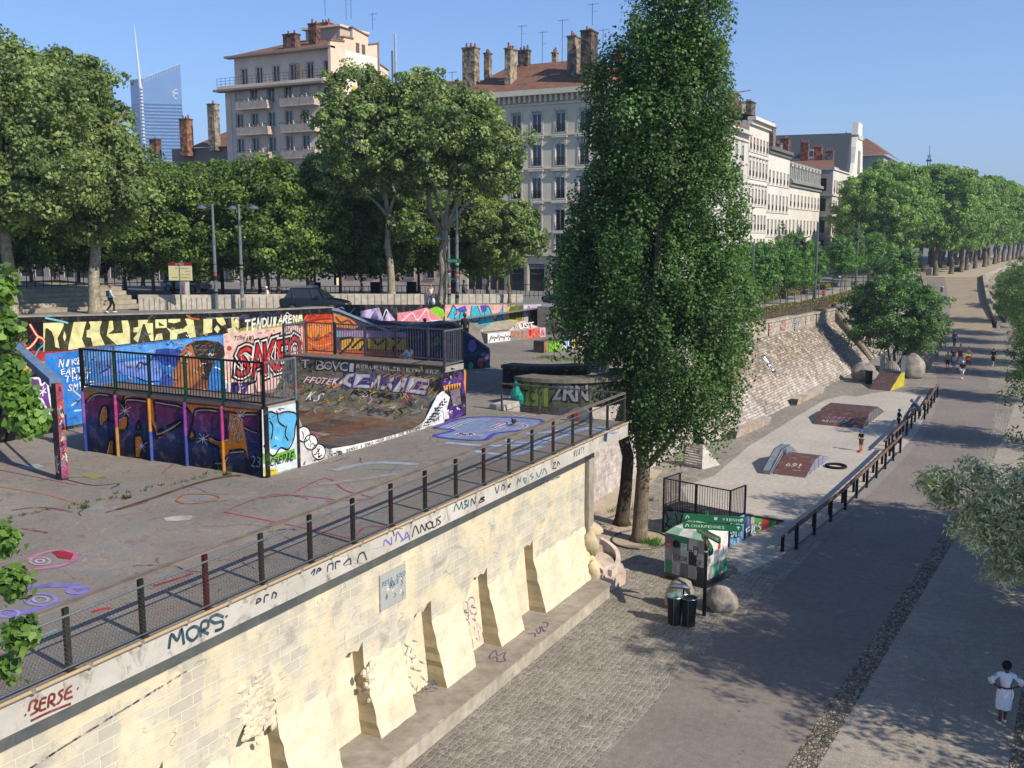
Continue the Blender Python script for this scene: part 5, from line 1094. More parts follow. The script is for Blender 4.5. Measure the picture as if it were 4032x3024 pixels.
fence(hp, [(X1, Y0+.02), (X1, ya)], Z0+HP, 1.22, gy, gy); fence(hp, [(X0, Y0+.02), (X0, ya)], Z0+HP, 1.22, gy, gy)
posts_(hp, [(X0+.03+i*(X1-X0-.06)/5, Y0+.02) for i in range(6)], Z0+HP, 1.22, ['2c2a2c', '2e6a50', '2a5a4c', '3a7a5c', '2e6a50', '2c2a2c']); posts_(hp, [(X1, ya), (X0, ya)], Z0+HP, 1.22, ['9a9a98'])
fence(hp, [(X0, Y1-.02), (X1, Y1-.02)], Z0+HP, 1.22, H('6e7072'), gy); fence(hp, [(X1, Y1-.02), (X1, yb+.0)], Z0+HP, 1.3, H('9a9c9c'), gy); fence(hp, [(X0, Y1-.02), (X0, yb)], Z0+HP, 1.22, gy, gy)
posts_(hp, [(X0+.03+i*(X1-X0-.06)/5, Y1-.02) for i in range(6)]+[(X1, yb), (X0, yb)], Z0+HP, 1.25, ['707274', '3c3a3c', '6a6c6e', '505254'])
# frame of the left structure
lf = thing('slanted_steel_frame', 'tall painted steel post with a sloping beam beside the black mural panel', 'steel frame', (-23.6, 18, 5.8))
b = MB(); b.box(-23.72, 17.9, 5.8, -23.48, 18.12, 8.5, H('38343c'))
b.X = frame((-23.48, 0, 0), (0, 1, 0), (0, 0, 1)); rq = random.Random(5)
b.box(17.9, 5.85, 0, 18.12, 8.5, .004, H('a85058'))
for i in range(70): z = 5.85+rq.random()*2.55; y = 17.9+rq.random()*.12; b.stroke([(y, z), (y+.08, z+rq.uniform(-.05, .08)), (y+.04, z+.1)], rq.choice((.02, .035, .06)), .006+.0002*i, H(rq.choice(('b83c44', 'c86a4a', 'c85a84', '5a90b0', 'd8ccc0', '84508c', 'b02c4c', 'c8a0a0', '2a2a34', '4a9a90')))); 
b.X = frame((0, 17.9, 0), (1, 0, 0), (0, 0, 1)); letters(b, 'ONE', -23.70, 6.0, .14, .5, [(0, H('b0b0b0'))]); b.X = None
b.build('post', 'paint', lf)
b = MB(); b.bar((-23.6, 18.0, 8.52), (-29.3, 20.9, 8.95), .30, .22, H('6c88a8')); b.build('sloping_beam', 'paint', lf)
b = MB(); b.bar((-23.65, 18.1, 7.2), (-29.4, 21.0, 7.35), .07, .07, H('26262c')); b.build('cross_rail', 'metal', lf)
# round concrete counters with bin bag
def arc_counter(name, label, cx, cy, r0, r1, a0, a1, h, capc, basec, key=None, legs=2):
    t = thing(name, label, 'concrete counter', (cx+r1*math.cos((a0+a1)/2), cy+r1*math.sin((a0+a1)/2), 5.8)); n = 18
    def ring(b, q0, q1, z0, z1, c, aa=a0, ab=a1):
        for i in range(n):
            t0 = aa+(ab-aa)*i/n; t1 = aa+(ab-aa)*(i+1)/n; f = lambda r_, t_, z: (cx+r_*math.cos(t_), cy+r_*math.sin(t_), z)
            b.quad(f(q1, t0, z0), f(q1, t1, z0), f(q1, t1, z1), f(q1, t0, z1), c); b.quad(f(q0, t1, z0), f(q0, t0, z0), f(q0, t0, z1), f(q0, t1, z1), c)
            b.quad(f(q0, t0, z1), f(q1, t0, z1), f(q1, t1, z1), f(q0, t1, z1), capc if c == capc else c); b.quad(f(q0, t1, z0), f(q1, t1, z0), f(q1, t0, z0), f(q0, t0, z0), c)
        for t_ in (aa, ab): b.poly([(cx+r_*math.cos(t_), cy+r_*math.sin(t_), z) for r_, z in ((q0, z0), (q1, z0), (q1, z1), (q0, z1))], c)
    b = MB(); ring(b, r0, r1, 5.8+h-.16, 5.8+h, capc); b.build('top', 'paint', t)
    b = MB(); ring(b, r0+.12, r1-.12, 5.8, 5.8+h-.16, basec); o = b.build('base', 'paint', t)
    return t, cx, cy
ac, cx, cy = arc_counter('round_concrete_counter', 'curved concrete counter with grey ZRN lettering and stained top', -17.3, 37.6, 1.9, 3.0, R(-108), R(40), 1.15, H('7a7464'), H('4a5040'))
b = MB(lambda a, z, h=0: (cx+(2.88+h)*math.cos(a/2.9), cy+(2.88+h)*math.sin(a/2.9), z))
a0_ = R(-104)*2.9
for i in range(8):
    q0 = a0_+i*.16; b.add([(q0, 5.82, .005), (q0+.16, 5.82, .005), (q0+.16, 6.75, .005), (q0, 6.75, .005)], [(0, 1, 2, 3)], H('7c9440' if i % 3 else '5c7438'))
letters(b, 'TCY', a0_+.1, 5.95, 1.0, .5, [(.0, H('16181a'))], .2, 0, .8, 3, h0=.012); letters(b, 'ZRN', a0_+1.45, 6.1, 1.4, .62, [(.09, H('101214')), (.02, H('80848e'))], .2, 0, 1.05, 2, h0=.012)
for i in range(6): q0 = a0_+5.1+i*.16; b.add([(q0, 5.82, .005), (q0+.16, 5.82, .005), (q0+.16, 6.75, .005), (q0, 6.75, .005)], [(0, 1, 2, 3)], H('e0b01c' if i > 1 else '8a2c20'))
b.X = None; b.build('counter_paint', 'paint', ac)
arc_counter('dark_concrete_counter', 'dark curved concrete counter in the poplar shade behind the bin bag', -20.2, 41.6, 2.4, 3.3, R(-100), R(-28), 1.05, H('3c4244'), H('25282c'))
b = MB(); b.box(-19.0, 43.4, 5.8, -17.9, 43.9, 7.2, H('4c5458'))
for i in range(6): b.box(-18.95+i*.18, 43.37, 6.6, -18.85+i*.18, 43.4, 7.1, H('2a2e30')); b.box(-18.95, 43.36, 5.9+i*.12, -17.95, 43.39, 5.94+i*.12, H('7a8488'))
tag(b.build('ventilation_housing', 'metal'), 'dark grey metal housing with grille beside the poplar foliage', 'metal housing')
bb = thing('bin_bag', 'turquoise rubbish bag on a ring beside the curved concrete counter', 'bin bag', (-18.1, 34.8, 5.8))
b = MB(); lump(b, (-18.1, 34.8, 6.22), (.27, .25, .5), 4, H('1f8a7c'), 14, 10, .45, 0, 5.8); b.build('bag', 'gloss', bb)
b = MB(); b.tube([(-18.1+.27*math.cos(i*.63), 34.8+.25*math.sin(i*.63), 6.68) for i in range(11)], .022, H('3a3c3c'), 6); b.cyl(-17.8, 34.95, 5.8, 6.75, .03, H('3a3c3c')); b.build('ring_stand', 'metal', bb)
b = MB(); b.cyl(-15.55, 37.2, 6.95, 7.12, .04, H('b8c4cc'), 8); b.cyl(-15.55, 37.2, 7.12, 7.2, .018, H('e8eef0'), 8); b.cyl(-15.55, 37.2, 7.02, 7.07, .042, H('2a3a5a'), 8)
tag(b.build('water_bottle', 'gloss'), 'small clear water bottle on the curved counter top', 'bottle')
sk = thing('board_rest', 'grey half round board with a red patch leaning behind the railing', 'board', (-13.9, 32.6, 5.8))
b = MB(); b.prism([(-14.4+.55*math.cos(t*.35), 32.6, 5.82+.5*math.sin(t*.35)) for t in range(10)], (0, .06, 0), H('8e8a82')); b.build('board', 'paint', sk); b = MB(); b.box(-14.75, 32.58, 5.85, -14.45, 32.6, 6.15, H('c03c3c')); b.build('red_patch', 'paint', sk)
# pigeon
pg = MB(); pg.ell(-16.15, 30.78, 5.97, .07, .15, .075, H('2e2e34'), 10, 6); pg.ell(-16.15, 30.62, 6.07, .035, .04, .045, H('26282e'), 8, 5); pg.tube([(-16.15, 30.68, 5.99), (-16.15, 30.63, 6.06)], [.05, .03], H('28322e'), 8)
pg.tube([(-16.15, 30.58, 6.065), (-16.15, 30.55, 6.055)], [.01, .004], H('b0a8a0'), 5); pg.prism([(-16.19, 30.88, 5.96), (-16.11, 30.88, 5.96), (-16.12, 31.06, 5.92), (-16.18, 31.06, 5.92)], (0, 0, .02), H('3a3a40'))
for dx in (-.03, .03): pg.tube([(-16.15+dx, 30.78, 5.92), (-16.15+dx, 30.77, 5.81)], .006, H('a04a40'), 5); pg.box(-16.16+dx, 30.73, 5.805, -16.14+dx, 30.79, 5.812, H('a04a40'))
po = pg.build('pigeon', 'plain', smooth=True); tag(po, 'dark pigeon standing on the blue painted deck letters', 'bird')
# ---------------------------------------------------------------- lower quay: embankment, stairs, wall band
def sb(y): return float(np.interp(y, [50, 58, 67, 91, 110, 140, 170], [-17.7, -17.1, -16.2, -14.7, -14.3, -14.0, -15.2]))   # foot of slope
def stp(y): return float(np.interp(y, [57.5, 70, 91, 110, 150, 172], [-20.2, -19.5, -18.6, -18.0, -17.4, -17.6]))          # top of slope
def zt(y): return float(np.interp(y, [57.5, 69, 105, 140, 172], [5.1, 4.85, 4.0, 3.9, 3.9]))
ev = thing('embankment', 'long pitched stone embankment slope beside the skating slab', 'embankment', (-17, 80, 0))
b = MB(); yl = [57.5, 62, 67, 72, 78, 85, 91, 98, 104.3]; 
def slope(b, yl):
    for y0, y1 in zip(yl[:-1], yl[1:]):
        for k in range(4):
            f = lambda y, t: (sb(y)+(stp(y)-sb(y))*t, y, zt(y)*t)
            b.quad(f(y0, k/4), f(y1, k/4), f(y1, (k+1)/4), f(y0, (k+1)/4), (.4, .4, .4))
slope(b, yl); slope(b, [106.4, 112, 120, 130, 140, 150, 160, 170]); b.poly([(sb(104.3), 104.3, 0), (stp(104.3), 104.3, 0), (stp(104.3), 104.3, zt(104.3))], (.4, .4, .4)); b.poly([(sb(106.4), 106.4, 0), (stp(106.4), 106.4, zt(106.4)), (stp(106.4), 106.4, 0)], (.4, .4, .4))
b.build('slope', 'pitch', ev)
b = MB()
def band(b, y0, y1):
    a = [(stp(y0)+.12, y0), (stp(y1)+.12, y1)]; t0 = zt(y0)+1.15; t1 = zt(y1)+1.2
    b.quad((a[0][0], y0, zt(y0)-.1), (a[1][0], y1, zt(y1)-.1), (a[1][0], y1, t1-.2), (a[0][0], y0, t0-.2)); b.add([(a[0][0]+.08, y0, t0-.2), (a[1][0]+.08, y1, t1-.2), (a[1][0]+.08, y1, t1), (a[0][0]+.08, y0, t0), (a[0][0]-.5, y0, t0), (a[1][0]-.5, y1, t1), (a[0][0]-.5, y0, t0-1), (a[1][0]-.5, y1, t1-1)], [(0, 1, 2, 3), (3, 2, 5, 4), (4, 5, 7, 6)])
    for (yy, tt, x, fl) in ((y0, t0, a[0][0], 1), (y1, t1, a[1][0], 0)):
        p = [(x+.08, yy, tt-1.3), (x+.08, yy, tt), (x-.5, yy, tt), (x-.5, yy, tt-1.3)]; b.poly(p if fl else p[::-1])
for y0, y1 in zip([57.5, 64, 72, 80, 88, 96], [64, 72, 80, 88, 96, 104.3]): band(b, y0, y1)
for y0, y1 in zip([106.4, 115, 125, 140], [115, 125, 140, 170]): band(b, y0, y1)
b.build('parapet', 'ashlar', ev)
b = MB()
for (y0, c, s_) in ((72.5, '5a70c0', .7), (75.3, 'c8c030', .5), (83.5, 'c8202c', 1.3), (87.5, 'd8d8d8', 1.5), (80, 'c87878', .8), (92, 'a0a0a0', .6)):
    ww = 1.8*s_/1.3; x = stp(y0+ww/2)+.125; d = Vector((stp(y0+ww)-stp(y0), ww, zt(y0+ww)-zt(y0))); b.X = frame((stp(y0)+.15, y0, zt(y0)+.1), d, (0, 0, 1)); letters(b, 'AXO' if c == 'c8202c' else 'ESO', 0, .1, ww, .65, [(.06, H(c)), (0, H('e8e4e0') if c != 'd8d8d8' else H('5a5a5a'))], .4, .1, .95, int(y0), h0=.01)
y0 = 75.2; d = Vector((sb(79)-sb(74), 5, 0)); up = Vector((stp(76)-sb(76), 0, zt(76))); o = Vector((sb(y0), y0, 0))+up*.47
b.X = frame(o, d, up); b.box(0, 0, .01, .95, 1.5, .03, H('1c1c20')); letters(b, 'NI', .1, .8, .75, .6, [(.03, H('f0f0f4'))], .1, 0, 1, 3, h0=.035); letters(b, 'CO', .1, .1, .75, .6, [(.03, H('f0f0f4'))], .1, 0, 1, 3, h0=.035)
b.X = None; b.build('tags', 'paint', ev)
stt = thing('quay_stairs', 'stone stairs climbing the embankment to the dark gate gap', 'stairs', (-16, 105.3, 0))
b = MB(); ns = 22; x0, x1 = sb(105), stp(105)+.2; zz = zt(105)+.9
for i in range(ns):
    xa = x0+(x1-x0)*i/ns; xb = x0+(x1-x0)*(i+1)/ns; b.box(min(xa, xb), 104.45, 0, max(xa, xb), 106.25, zz*(i+1)/ns, H('a09684'))
b.build('steps', 'conc', stt)
for yy in (104.3, 106.25):
    b = MB(); b.prism([(x0+.2, yy, 0), (x0+.2, yy, .25), (x1, yy, zz+.25), (x1, yy, zz-.2)], (0, .15, 0), H('b0a696')); b.build('cheek_wall', 'conc', stt)
b = MB(); b.box(stp(105)-.3, 104.4, zt(105)+.3, stp(105)-.15, 106.3, zt(105)+1.55, H('1e2020')); b.build('gate', 'metal', stt)
# ---------------------------------------------------------------- small skatepark on the lower quay
rt = thing('ramp_tower', 'small ramp tower with dark fence and teal graffiti beside the recycling container', 'skate ramp', (-13.45, 39.3, 0), R(-14))
def lb(): return MB()
b = lb(); b.box(0, 0, 0, 3.15, 1.25, 1.12, H('2c2a2c')); b.build('box', 'paint', rt, local=True)
b = lb(); b.X = frame((0, -.0, 0), (1, 0, 0), (0, 0, 1))
b.add([(.05, .12, .006), (3.0, .05, .006), (3.05, 1.0, .006), (.08, 1.02, .006)], [(0, 1, 2, 3)], H('6f8f8c'))
b.add([(.1, .35, .01), (1.4, .3, .01), (1.6, .6, .01), (.2, .7, .01)], [(0, 1, 2, 3)], H('3f8f88')); b.add([(1.7, .5, .01), (2.6, .45, .01), (2.5, .7, .01), (1.7, .75, .01)], [(0, 1, 2, 3)], H('4aa090'))
for pts in (((.1, .2), (.25, .6), (.12, .95), (.5, 1.0)), ((.6, .95), (.8, .45), (.95, .95)), ((1.3, .9), (1.15, .6), (1.4, .4), (1.8, .55), (1.7, .95)), ((2.1, .95), (2.2, .5), (2.7, .5), (2.75, .9)), ((.1, .4), (.6, .2), (1.1, .35)), ((1.9, .3), (2.4, .15), (2.9, .4))): b.stroke(pts, .06, .016, H('0c1414'))
letters(b, 'BAMIB', .2, .18, .7, .18, [(0, H('101818'))], .4, .2, .8, 2, h0=.02)
b.X = frame((3.15, 0, 0), (0, 1, 0), (0, 0, 1)); b.add([(.02, 0, .005), (1.22, 0, .005), (1.22, 1.1, .005), (.02, 1.1, .005)], [(0, 1, 2, 3)], H('86b4d4'))
letters(b, 'SIP', .1, .3, .95, .6, [(.06, H('1a2c48')), (0, H('b8d4e8'))], .3, 0, 1, 2, h0=.01)
b.X = None; b.build('graffiti', 'paint', rt, local=True)
b = lb(); b.prism([(.04, 1.25, 0), (.04, 1.25, 1.08), (.04, 4.75, .02), (.04, 4.75, 0)], (3.05, 0, 0), H('5c5450')); b.X = frame((3.095, 0, 0), (0, 1, 0), (0, 0, 1))
for y0, c in ((1.25, '2a50a8'), (1.6, 'a8a8b0'), (2.2, '58a040'), (2.9, 'b0383c'), (3.5, '50984a')):
    y1 = y0+.65; f = lambda y: max(1.05-(y-1.25)*.303, .02)
    b.add([(y0, 0, .004), (y1, 0, .004), (y1, f(y1), .004), (y0, f(y0), .004)], [(0, 1, 2, 3)], H(c))
letters(b, 'FIOS', 1.5, .05, 1.3, .4, [(.03, H('182018')), (0, H('e8e8e0'))], .3, 0, 1, 2, h0=.01); b.X = None
b.bar((3.12, 1.2, 1.12), (3.12, 4.8, .04), .05, .06, H('1c1c1e')); b.build('ramp', 'paint', rt, local=True)
def lfence(par, P, z0, h, col, gap, bw=.016):
    b = MB()
    for (a, c) in zip(P[:-1], P[1:]):
        A_ = Vector((*a, 0)); C_ = Vector((*c, 0)); n = max(int((C_-A_).length/gap), 1)
        b.bar((*a, z0+h), (*c, z0+h), .045, .045, col); b.bar((*a, z0+.06), (*c, z0+.06), .035, .035, col)
        for i in range(n+1):
            p = A_.lerp(C_, i/n); b.bar((p.x, p.y, z0), (p.x, p.y, z0+h), bw, bw, col)
    b.build('fence', 'metal', par, local=True)
lfence(rt, [(0, 1.25), (0, 0), (3.15, 0), (3.15, 1.25)], 1.12, 1.22, H('2e2a30'), .115)
for p in ((0, 0), (1.57, 0), (3.15, 0), (0, 1.25), (3.15, 1.25)): b = lb(); b.box(p[0]-.03, p[1]-.03, 0, p[0]+.03, p[1]+.03, 2.34, H('262428')); b.build('fence_post', 'metal', rt, local=True)
def funbox(name, label, loc, rz, w_, sl1, pt, sl2_, h, c, sidec, txt):
    t = thing(name, label, 'skate ramp', loc, rz); L_ = sl1+pt+sl2_
    b = MB(); P = [(0, 0, .02), (0, sl1, h), (0, sl1+pt, h), (0, L_, .02)]
    for p, q in zip(P[:-1], P[1:]): b.quad(p, (w_, p[1], p[2]), (w_, q[1], q[2]), q, H(c))
    b.build('riding_plate', 'paint', t, local=True)
    b = MB(); pr_ = [(0, 0, 0), (0, L_, 0), (0, L_, .015), (0, sl1+pt, h-.02), (0, sl1, h-.02), (0, 0, .015)]
    b.poly([(w_-.01, y, z) for _, y, z in pr_], H(sidec)); b.poly([(.01, y, z) for _, y, z in pr_][::-1], H(sidec)); b.poly([(0, 0, 0), (w_, 0, 0), (w_, 0, .018), (0, 0, .018)], H(sidec))
    for k in range(1, int(L_/.9)): y = k*.9; hz = h*min(y/sl1, 1, (L_-y)/sl2_)-.03; b.box(w_-.012, y-.02, 0, w_+.004, y+.02, max(hz, .02), H('4a4850'))
    b.build('side', 'paint', t, local=True)
    b = MB(); v = Vector((0, sl1, h-.02)); b.X = frame((0, 0, .02), (1, 0, 0), v); txt(b); b.X = None; b.build('graffiti', 'paint', t, local=True); return t
def t1(b): letters(b, '69!', .35, .9, .9, .45, [(0, H('c8c0b8'))], .3, .1, .8, 2, h0=.008); b.stroke([(.9, .6), (1.3, .62)], .04, .012, H('c8c0b8')); b.stroke([(1.45+.08*math.cos(i), 1.4+.08*math.sin(i)) for i in range(8)], .02, .012, H('3a2420'))
fb = funbox('brown_funbox', 'small brown ramp box with 69 sprayed on it and a grey ledge at its side', (-11.75, 51.9, 0), R(-3), 1.7, 1.9, 1.2, 2.3, .62, '6a4a42', '8c8ca8', t1)
b = MB(); P = [(0, -.25, 0), (0, -.25, .22), (0, 1.75, .98), (0, 3.3, .98), (0, 5.1, .25), (0, 5.1, 0)]
b.prism([(-.5, y, z) for _, y, z in P], (.42, 0, 0), H('7c8690')); b.build('side_ledge', 'paint', fb, local=True)
b = MB(); b.bar((-.09, -.26, .22), (-.09, 1.75, .99), .03, .03, H('4a4e54')); b.bar((-.09, 1.75, .99), (-.09, 3.3, .99), .03, .03, H('4a4e54')); b.bar((-.49, -.26, .22), (-.49, 1.75, .99), .03, .03, H('5a5e64')); b.bar((-.49, 1.75, .99), (-.49, 3.3, .99), .03, .03, H('5a5e64'))
b.X = frame((-.075, 0, 0), (0, 1, 0), (0, 0, 1)); 
for i in range(16): y = -.1+i*.12; z = .15+y*.33; b.stroke([(y, z-.1), (y+.05, z+.05), (y+.1, z-.05)], .02, .004+.0002*i, H('30343c'))
b.add([(2.0, .45, .003), (2.7, .45, .003), (2.7, .9, .003), (2.0, .9, .003)], [(0, 1, 2, 3)], H('7878b8')); b.X = None; b.build('steel_edge', 'steel', fb, local=True)
def t2(b):
    letters(b, 'GSIILI', .3, .95, 2.0, .42, [(.06, H('6a4458')), (0, H('8a6070'))], .3, .2, 1.1, 2, h0=.008); letters(b, 'ARDO', .4, .42, 1.1, .3, [(0, H('c4b8a8'))], .3, .2, .8, 2, h0=.016); letters(b, '973', 1.45, .48, 1.1, .38, [(.01, H('3aa0c0'))], .2, .2, .9, 2, h0=.02); letters(b, 'ROR', 1.35, .12, .8, .25, [(0, H('b0583a'))], .3, .2, .9, 2, h0=.016)
funbox('brown_flat_pyramid', 'wide brown table ramp with pink and blue tags in the middle of the slab', (-12.75, 67.3, 0), R(-3), 3.2, 2.3, 2.6, 2.6, .75, '5c423c', '6c6a6c', t2)
br = thing('fenced_launch_ramp', 'brown launch ramp with grey side fences in front of the young tree', 'skate ramp', (-11.75, 85.2, 0), R(-10))
b = MB(); b.quad((0, 0, .03), (1.7, 0, .03), (1.7, 2.6, 1.2), (0, 2.6, 1.2), H('5c4640')); b.box(0, 2.6, 1.12, 1.7, 3.7, 1.2, H('8a8c90')); b.build('riding_plate', 'paint', br, local=True)
b = MB(); P = [(0, 0, 0), (0, 3.7, 0), (0, 3.7, 1.12), (0, 2.6, 1.12), (0, 0, .02)]; b.prism([(0, y, z) for _, y, z in P], (.05, 0, 0), H('5a5e64')); b.prism([(1.65, y, z) for _, y, z in P], (.05, 0, 0), H('c8b838')); b.box(.05, 3.65, 0, 1.65, 3.7, 1.12, H('4a4a4c')); b.build('side', 'paint', br, local=True)
lfence(br, [(0, 2.5), (0, 3.7), (1.7, 3.7), (1.7, 2.5)], 1.2, 1.35, H('84888e'), .16, .03)
b = MB(); b.add([(-.02, 2.5, 1.2), (-.02, 3.7, 1.2), (-.02, 3.7, 2.5), (-.02, 2.9, 2.55), (-.02, 2.5, 2.2)], [(0, 1, 2, 3, 4)], H('7c8890')); b.build('side_sheet', 'metal', br, local=True); b = MB(); b.add([(1.72, 2.5, 1.2), (1.72, 3.7, 1.2), (1.72, 3.7, 2.5), (1.72, 2.9, 2.55), (1.72, 2.5, 2.2)], [(4, 3, 2, 1, 0)], H('7c8890')); b.build('side_sheet', 'metal', br, local=True)
# stone benches at the foot of the slope
for i, (x, y, L_, rz, lab) in enumerate(((-16.45, 60.0, 6.0, -6.5, 'white stone bench block nearest the poplar at the foot of the embankment'), (-15.75, 74.2, 7.2, -4.5, 'long white stone bench block in the middle of the embankment foot'), (-14.9, 96.0, 3.0, -3, 'shaded stone bench block beside the quay stairs'))):
    bn = thing('stone_bench', lab, 'bench', (x, y, 0), R(rz), 'stone benches along the embankment')
    b = MB(); n_ = int(L_/1.0)
    for k in range(n_): b.prism([(0, k*L_/n_+.01, .52), (.62, k*L_/n_+.01, .52), (.5, k*L_/n_+.01, .02), (.08, k*L_/n_+.01, .02)][::-1], (0, L_/n_-.02, 0), [v*random.uniform(.88, 1.08) for v in H('beb2a4')])
    b.build('block', 'conc', bn, local=True)
    b = MB(); b.add([(.06, .005, .06), (.5, .005, .06), (.58, .005, .48), (.03, .005, .48)], [(0, 1, 2, 3)], H('5a5852')); b.build('dark_end', 'paint', bn, local=True)  # dark panel over the near end face of the bench
wr = thing('white_slatted_box', 'white slatted wooden wedge leaning at the foot of the pink wall', 'wedge', (-16.6, 51.6, 0), R(-20))
b = MB()
for i in range(9): b.box(0, .02+i*.0, .08+i*.14, 1.25, .06, .17+i*.14, H('c4c0b8'))
b.build('slats', 'paint', wr, local=True); b = MB(); b.prism([(1.25, 0, 0), (1.25, 1.6, 0), (1.25, .06, 1.35), (1.25, 0, 1.35)], (.05, 0, 0), H('d0ccc4')); b.prism([(0, 0, 0), (0, 1.6, 0), (0, .06, 1.35), (0, 0, 1.35)], (.05, 0, 0), H('b8b4ac')); b.build('side', 'paint', wr, local=True)
# wooden leaning rails between slab and road
def rline(y): return float(np.interp(y, [39, 46.2, 57, 66.6, 75, 83], [-7.95, -7.2, -6.6, -6.2, -6.35, -6.4]))
def rail_run(y0, y1, dx, n, lab, lowfirst):
    t = thing('leaning_rail', lab, 'railing', (rline((y0+y1)/2)+dx, (y0+y1)/2, 0), 0, 'double wooden rails beside the skating slab')
    def post(x, y, h, w_=.12):
        b = MB(); b.box(x-w_/2, y-w_/2, 0, x+w_/2, y+w_/2, h, H('1f1c1b')); b.build('post', 'metal', t)
    ys_ = [y0+(y1-y0)*i/n for i in range(n+1)]
    for y in ys_: post(rline(y)+dx, y, .98)
    for y in [y0-.55 if lowfirst else y0+.3]+[(a+c)/2 for a, c in zip(ys_[:-1], ys_[1:])]: post(rline(y)+dx-.38, y, .62)
    b = MB(); b.tube([(rline(y)+dx, y, 1.03) for y in ys_], .072, H('7c6a5c'), 10); b.build('top_log', 'bark', t)
    b = MB(); b.tube([(rline(y)+dx-.38, y-.6, .68) for y in ys_]+[(rline(y1)+dx-.38, y1, .68)], .065, H('7a6a5c'), 10); b.build('low_log', 'bark', t)
    b = MB(); b.tube([(rline(y)+dx, y, .16) for y in ys_], .03, H('2a2624'), 6); b.build('foot_rail', 'metal', t)
rail_run(39.5, 60.5, 0, 9, 'long double wooden rail nearest the camera between slab and road', True)
rail_run(60.8, 71.3, -.5, 4, 'middle double wooden rail with a man in blue sitting on it', False)
rail_run(72.5, 83.0, 0, 4, 'far double wooden rail at the end of the skating slab', False)
tb = MB(); tb.tube([(-9.1+.52*math.cos(i*.35), 55.1+.52*math.sin(i*.35), .07) for i in range(19)], .075, H('141416'), 8, cap=False); tag(tb.build('rubber_tyre', 'plain', smooth=True), 'black rubber tyre lying flat beside the brown ramp box', 'tyre')
# ---------------------------------------------------------------- recycling container
rc = thing('recycling_container', 'green grey and white patchwork glass recycling container beside the poplar', 'recycling container', (-11.5, 33.85, 0), R(-13))
b = MB(); W_ = 1.68; D_ = 1.65; z0, z1 = .22, 1.72
ring = lambda z, k: [(W_/2+(x-.5)*W_*k, D_/2+(y-.5)*D_*k, z) for x, y in ((0, 0), (1, 0), (1, 1), (0, 1))]
rr3 = random.Random(21); pal = ['d8d8d4', 'a0a2a4', '6e7072', '3c3c3e', '2f8c5e', 'e4e4e0', 'b0b2b2', 'e0e0dc']
pat = [['2f8f60', 'a4a6a6', '6e7072', 'a8aaa8', '3f4042'], ['8c8e90', '828486', 'b0b2b0', '3a3230', 'c0c2c0'], ['6e6c6e', '2e8a5c', '2e8a5c', 'b4b4b2', '8e9092']]
for r_ in range(3):
    for c_ in range(5):
        za, zb = z0+(z1-z0)*r_/3, z0+(z1-z0)*(r_+1)/3; xa, xb = W_*c_/5, W_*(c_+1)/5
        b.quad((xa, 0, za), (xb, 0, za), (xb, 0, zb), (xa, 0, zb), H(pat[r_][c_]))
        ya_, yb_ = D_*c_/5, D_*(c_+1)/5; pc2 = rr3.choice(['e6e6e2', 'dcdcd8', 'b8babc', '9a9ca0', 'f0f0ec', '3aa070'] if c_ < 4 or r_ > 0 else ['3aa070'])
        b.quad((W_, ya_, za), (W_, yb_, za), (W_, yb_, zb), (W_, ya_, zb), H(pc2)); b.quad((0, yb_, za), (0, ya_, za), (0, ya_, zb), (0, yb_, zb), H('a0a0a0')); b.quad((xb, D_, za), (xa, D_, za), (xa, D_, zb), (xb, D_, zb), H('c0c0bc'))
b.build('body', 'paint', rc, local=True)
b = MB(); A0 = ring(z1, 1); A1 = ring(z1+.22, .72); A2 = ring(z1+.30, .3); cs = ['9ccbb0', 'd8dcd8', 'e8e8e4', '4aa878']
for q in range(4):
    k = (q+1) % 4
    for h_ in range(3):
        f = lambda L_, t: tuple(Vector(L_[q]).lerp(Vector(L_[k]), t))
        b.quad(f(A0, h_/3), f(A0, (h_+1)/3), f(A1, (h_+1)/3), f(A1, h_/3), H(cs[(q+h_*2) % 4] if h_ != 1 else 'e6e6e2'))
    b.quad(A1[q], A1[k], A2[k], A2[q], H(('e4e6e2', '9cc8ae', 'dadcd8', 'b8bab8')[q]))
b.poly(A2, H('c8cac8')); b.build('lid', 'paint', rc, local=True)
b = MB(); b.box(.04, .04, .0, W_-.04, D_-.04, .21, H('5a5654')); b.box(-.1, -.08, 0, W_+.1, .0, .05, H('4c4846')); b.box(W_, -.05, 0, W_+.12, D_+.1, .04, H('6a6660')); b.build('base_frame', 'metal', rc, local=True)
for (x, side_) in ((.46, 0), (1.05, 1)):
    b = MB(); 
    if side_ == 0: b.tube([(x+.05, -.06, 1.40), (x+.05, .02, 1.40)], .14, H('17201c'), 16)
    else: b.tube([(W_-.02, .35, 1.28), (W_+.06, .35, 1.28)], .14, H('17201c'), 16)
    b.build('port_hole', 'plain', rc, local=True)
b = MB(); b.X = frame((0, 0, 0), (1, 0, 0), (0, 0, 1)); F_ = lambda a, z, w2, h2, c, h=.006: b.add([(a, z, h), (a+w2, z, h), (a+w2, z+h2, h), (a, z+h2, h)], [(0, 1, 2, 3)], H(c))
F_(.68, 1.18, .24, .28, 'dfe4e4'); [F_(.70, 1.2+i*.05, .2, .02, c, .01) for i, c in enumerate(('3a9a8a', '5ab0a0', 'c0c8c8', '5a6a70', '2a5a60'))]
F_(1.2, 1.1, .2, .36, '2c2a2c'); F_(1.23, 1.13, .14, .2, 'c8b8b8', .01); F_(1.23, 1.36, .14, .07, '8a8c90', .01); F_(1.02, 1.24, .14, .05, '6a50a0', .01)
b.poly([(.17+.12*math.cos(i*.5236), 1.3+.11*math.sin(i*.5236), .006) for i in range(12)], H('c03a3a')); letters(b, 'ZG', .08, 1.26, .17, .07, [(0, H('e8c8c0'))], h0=.01)
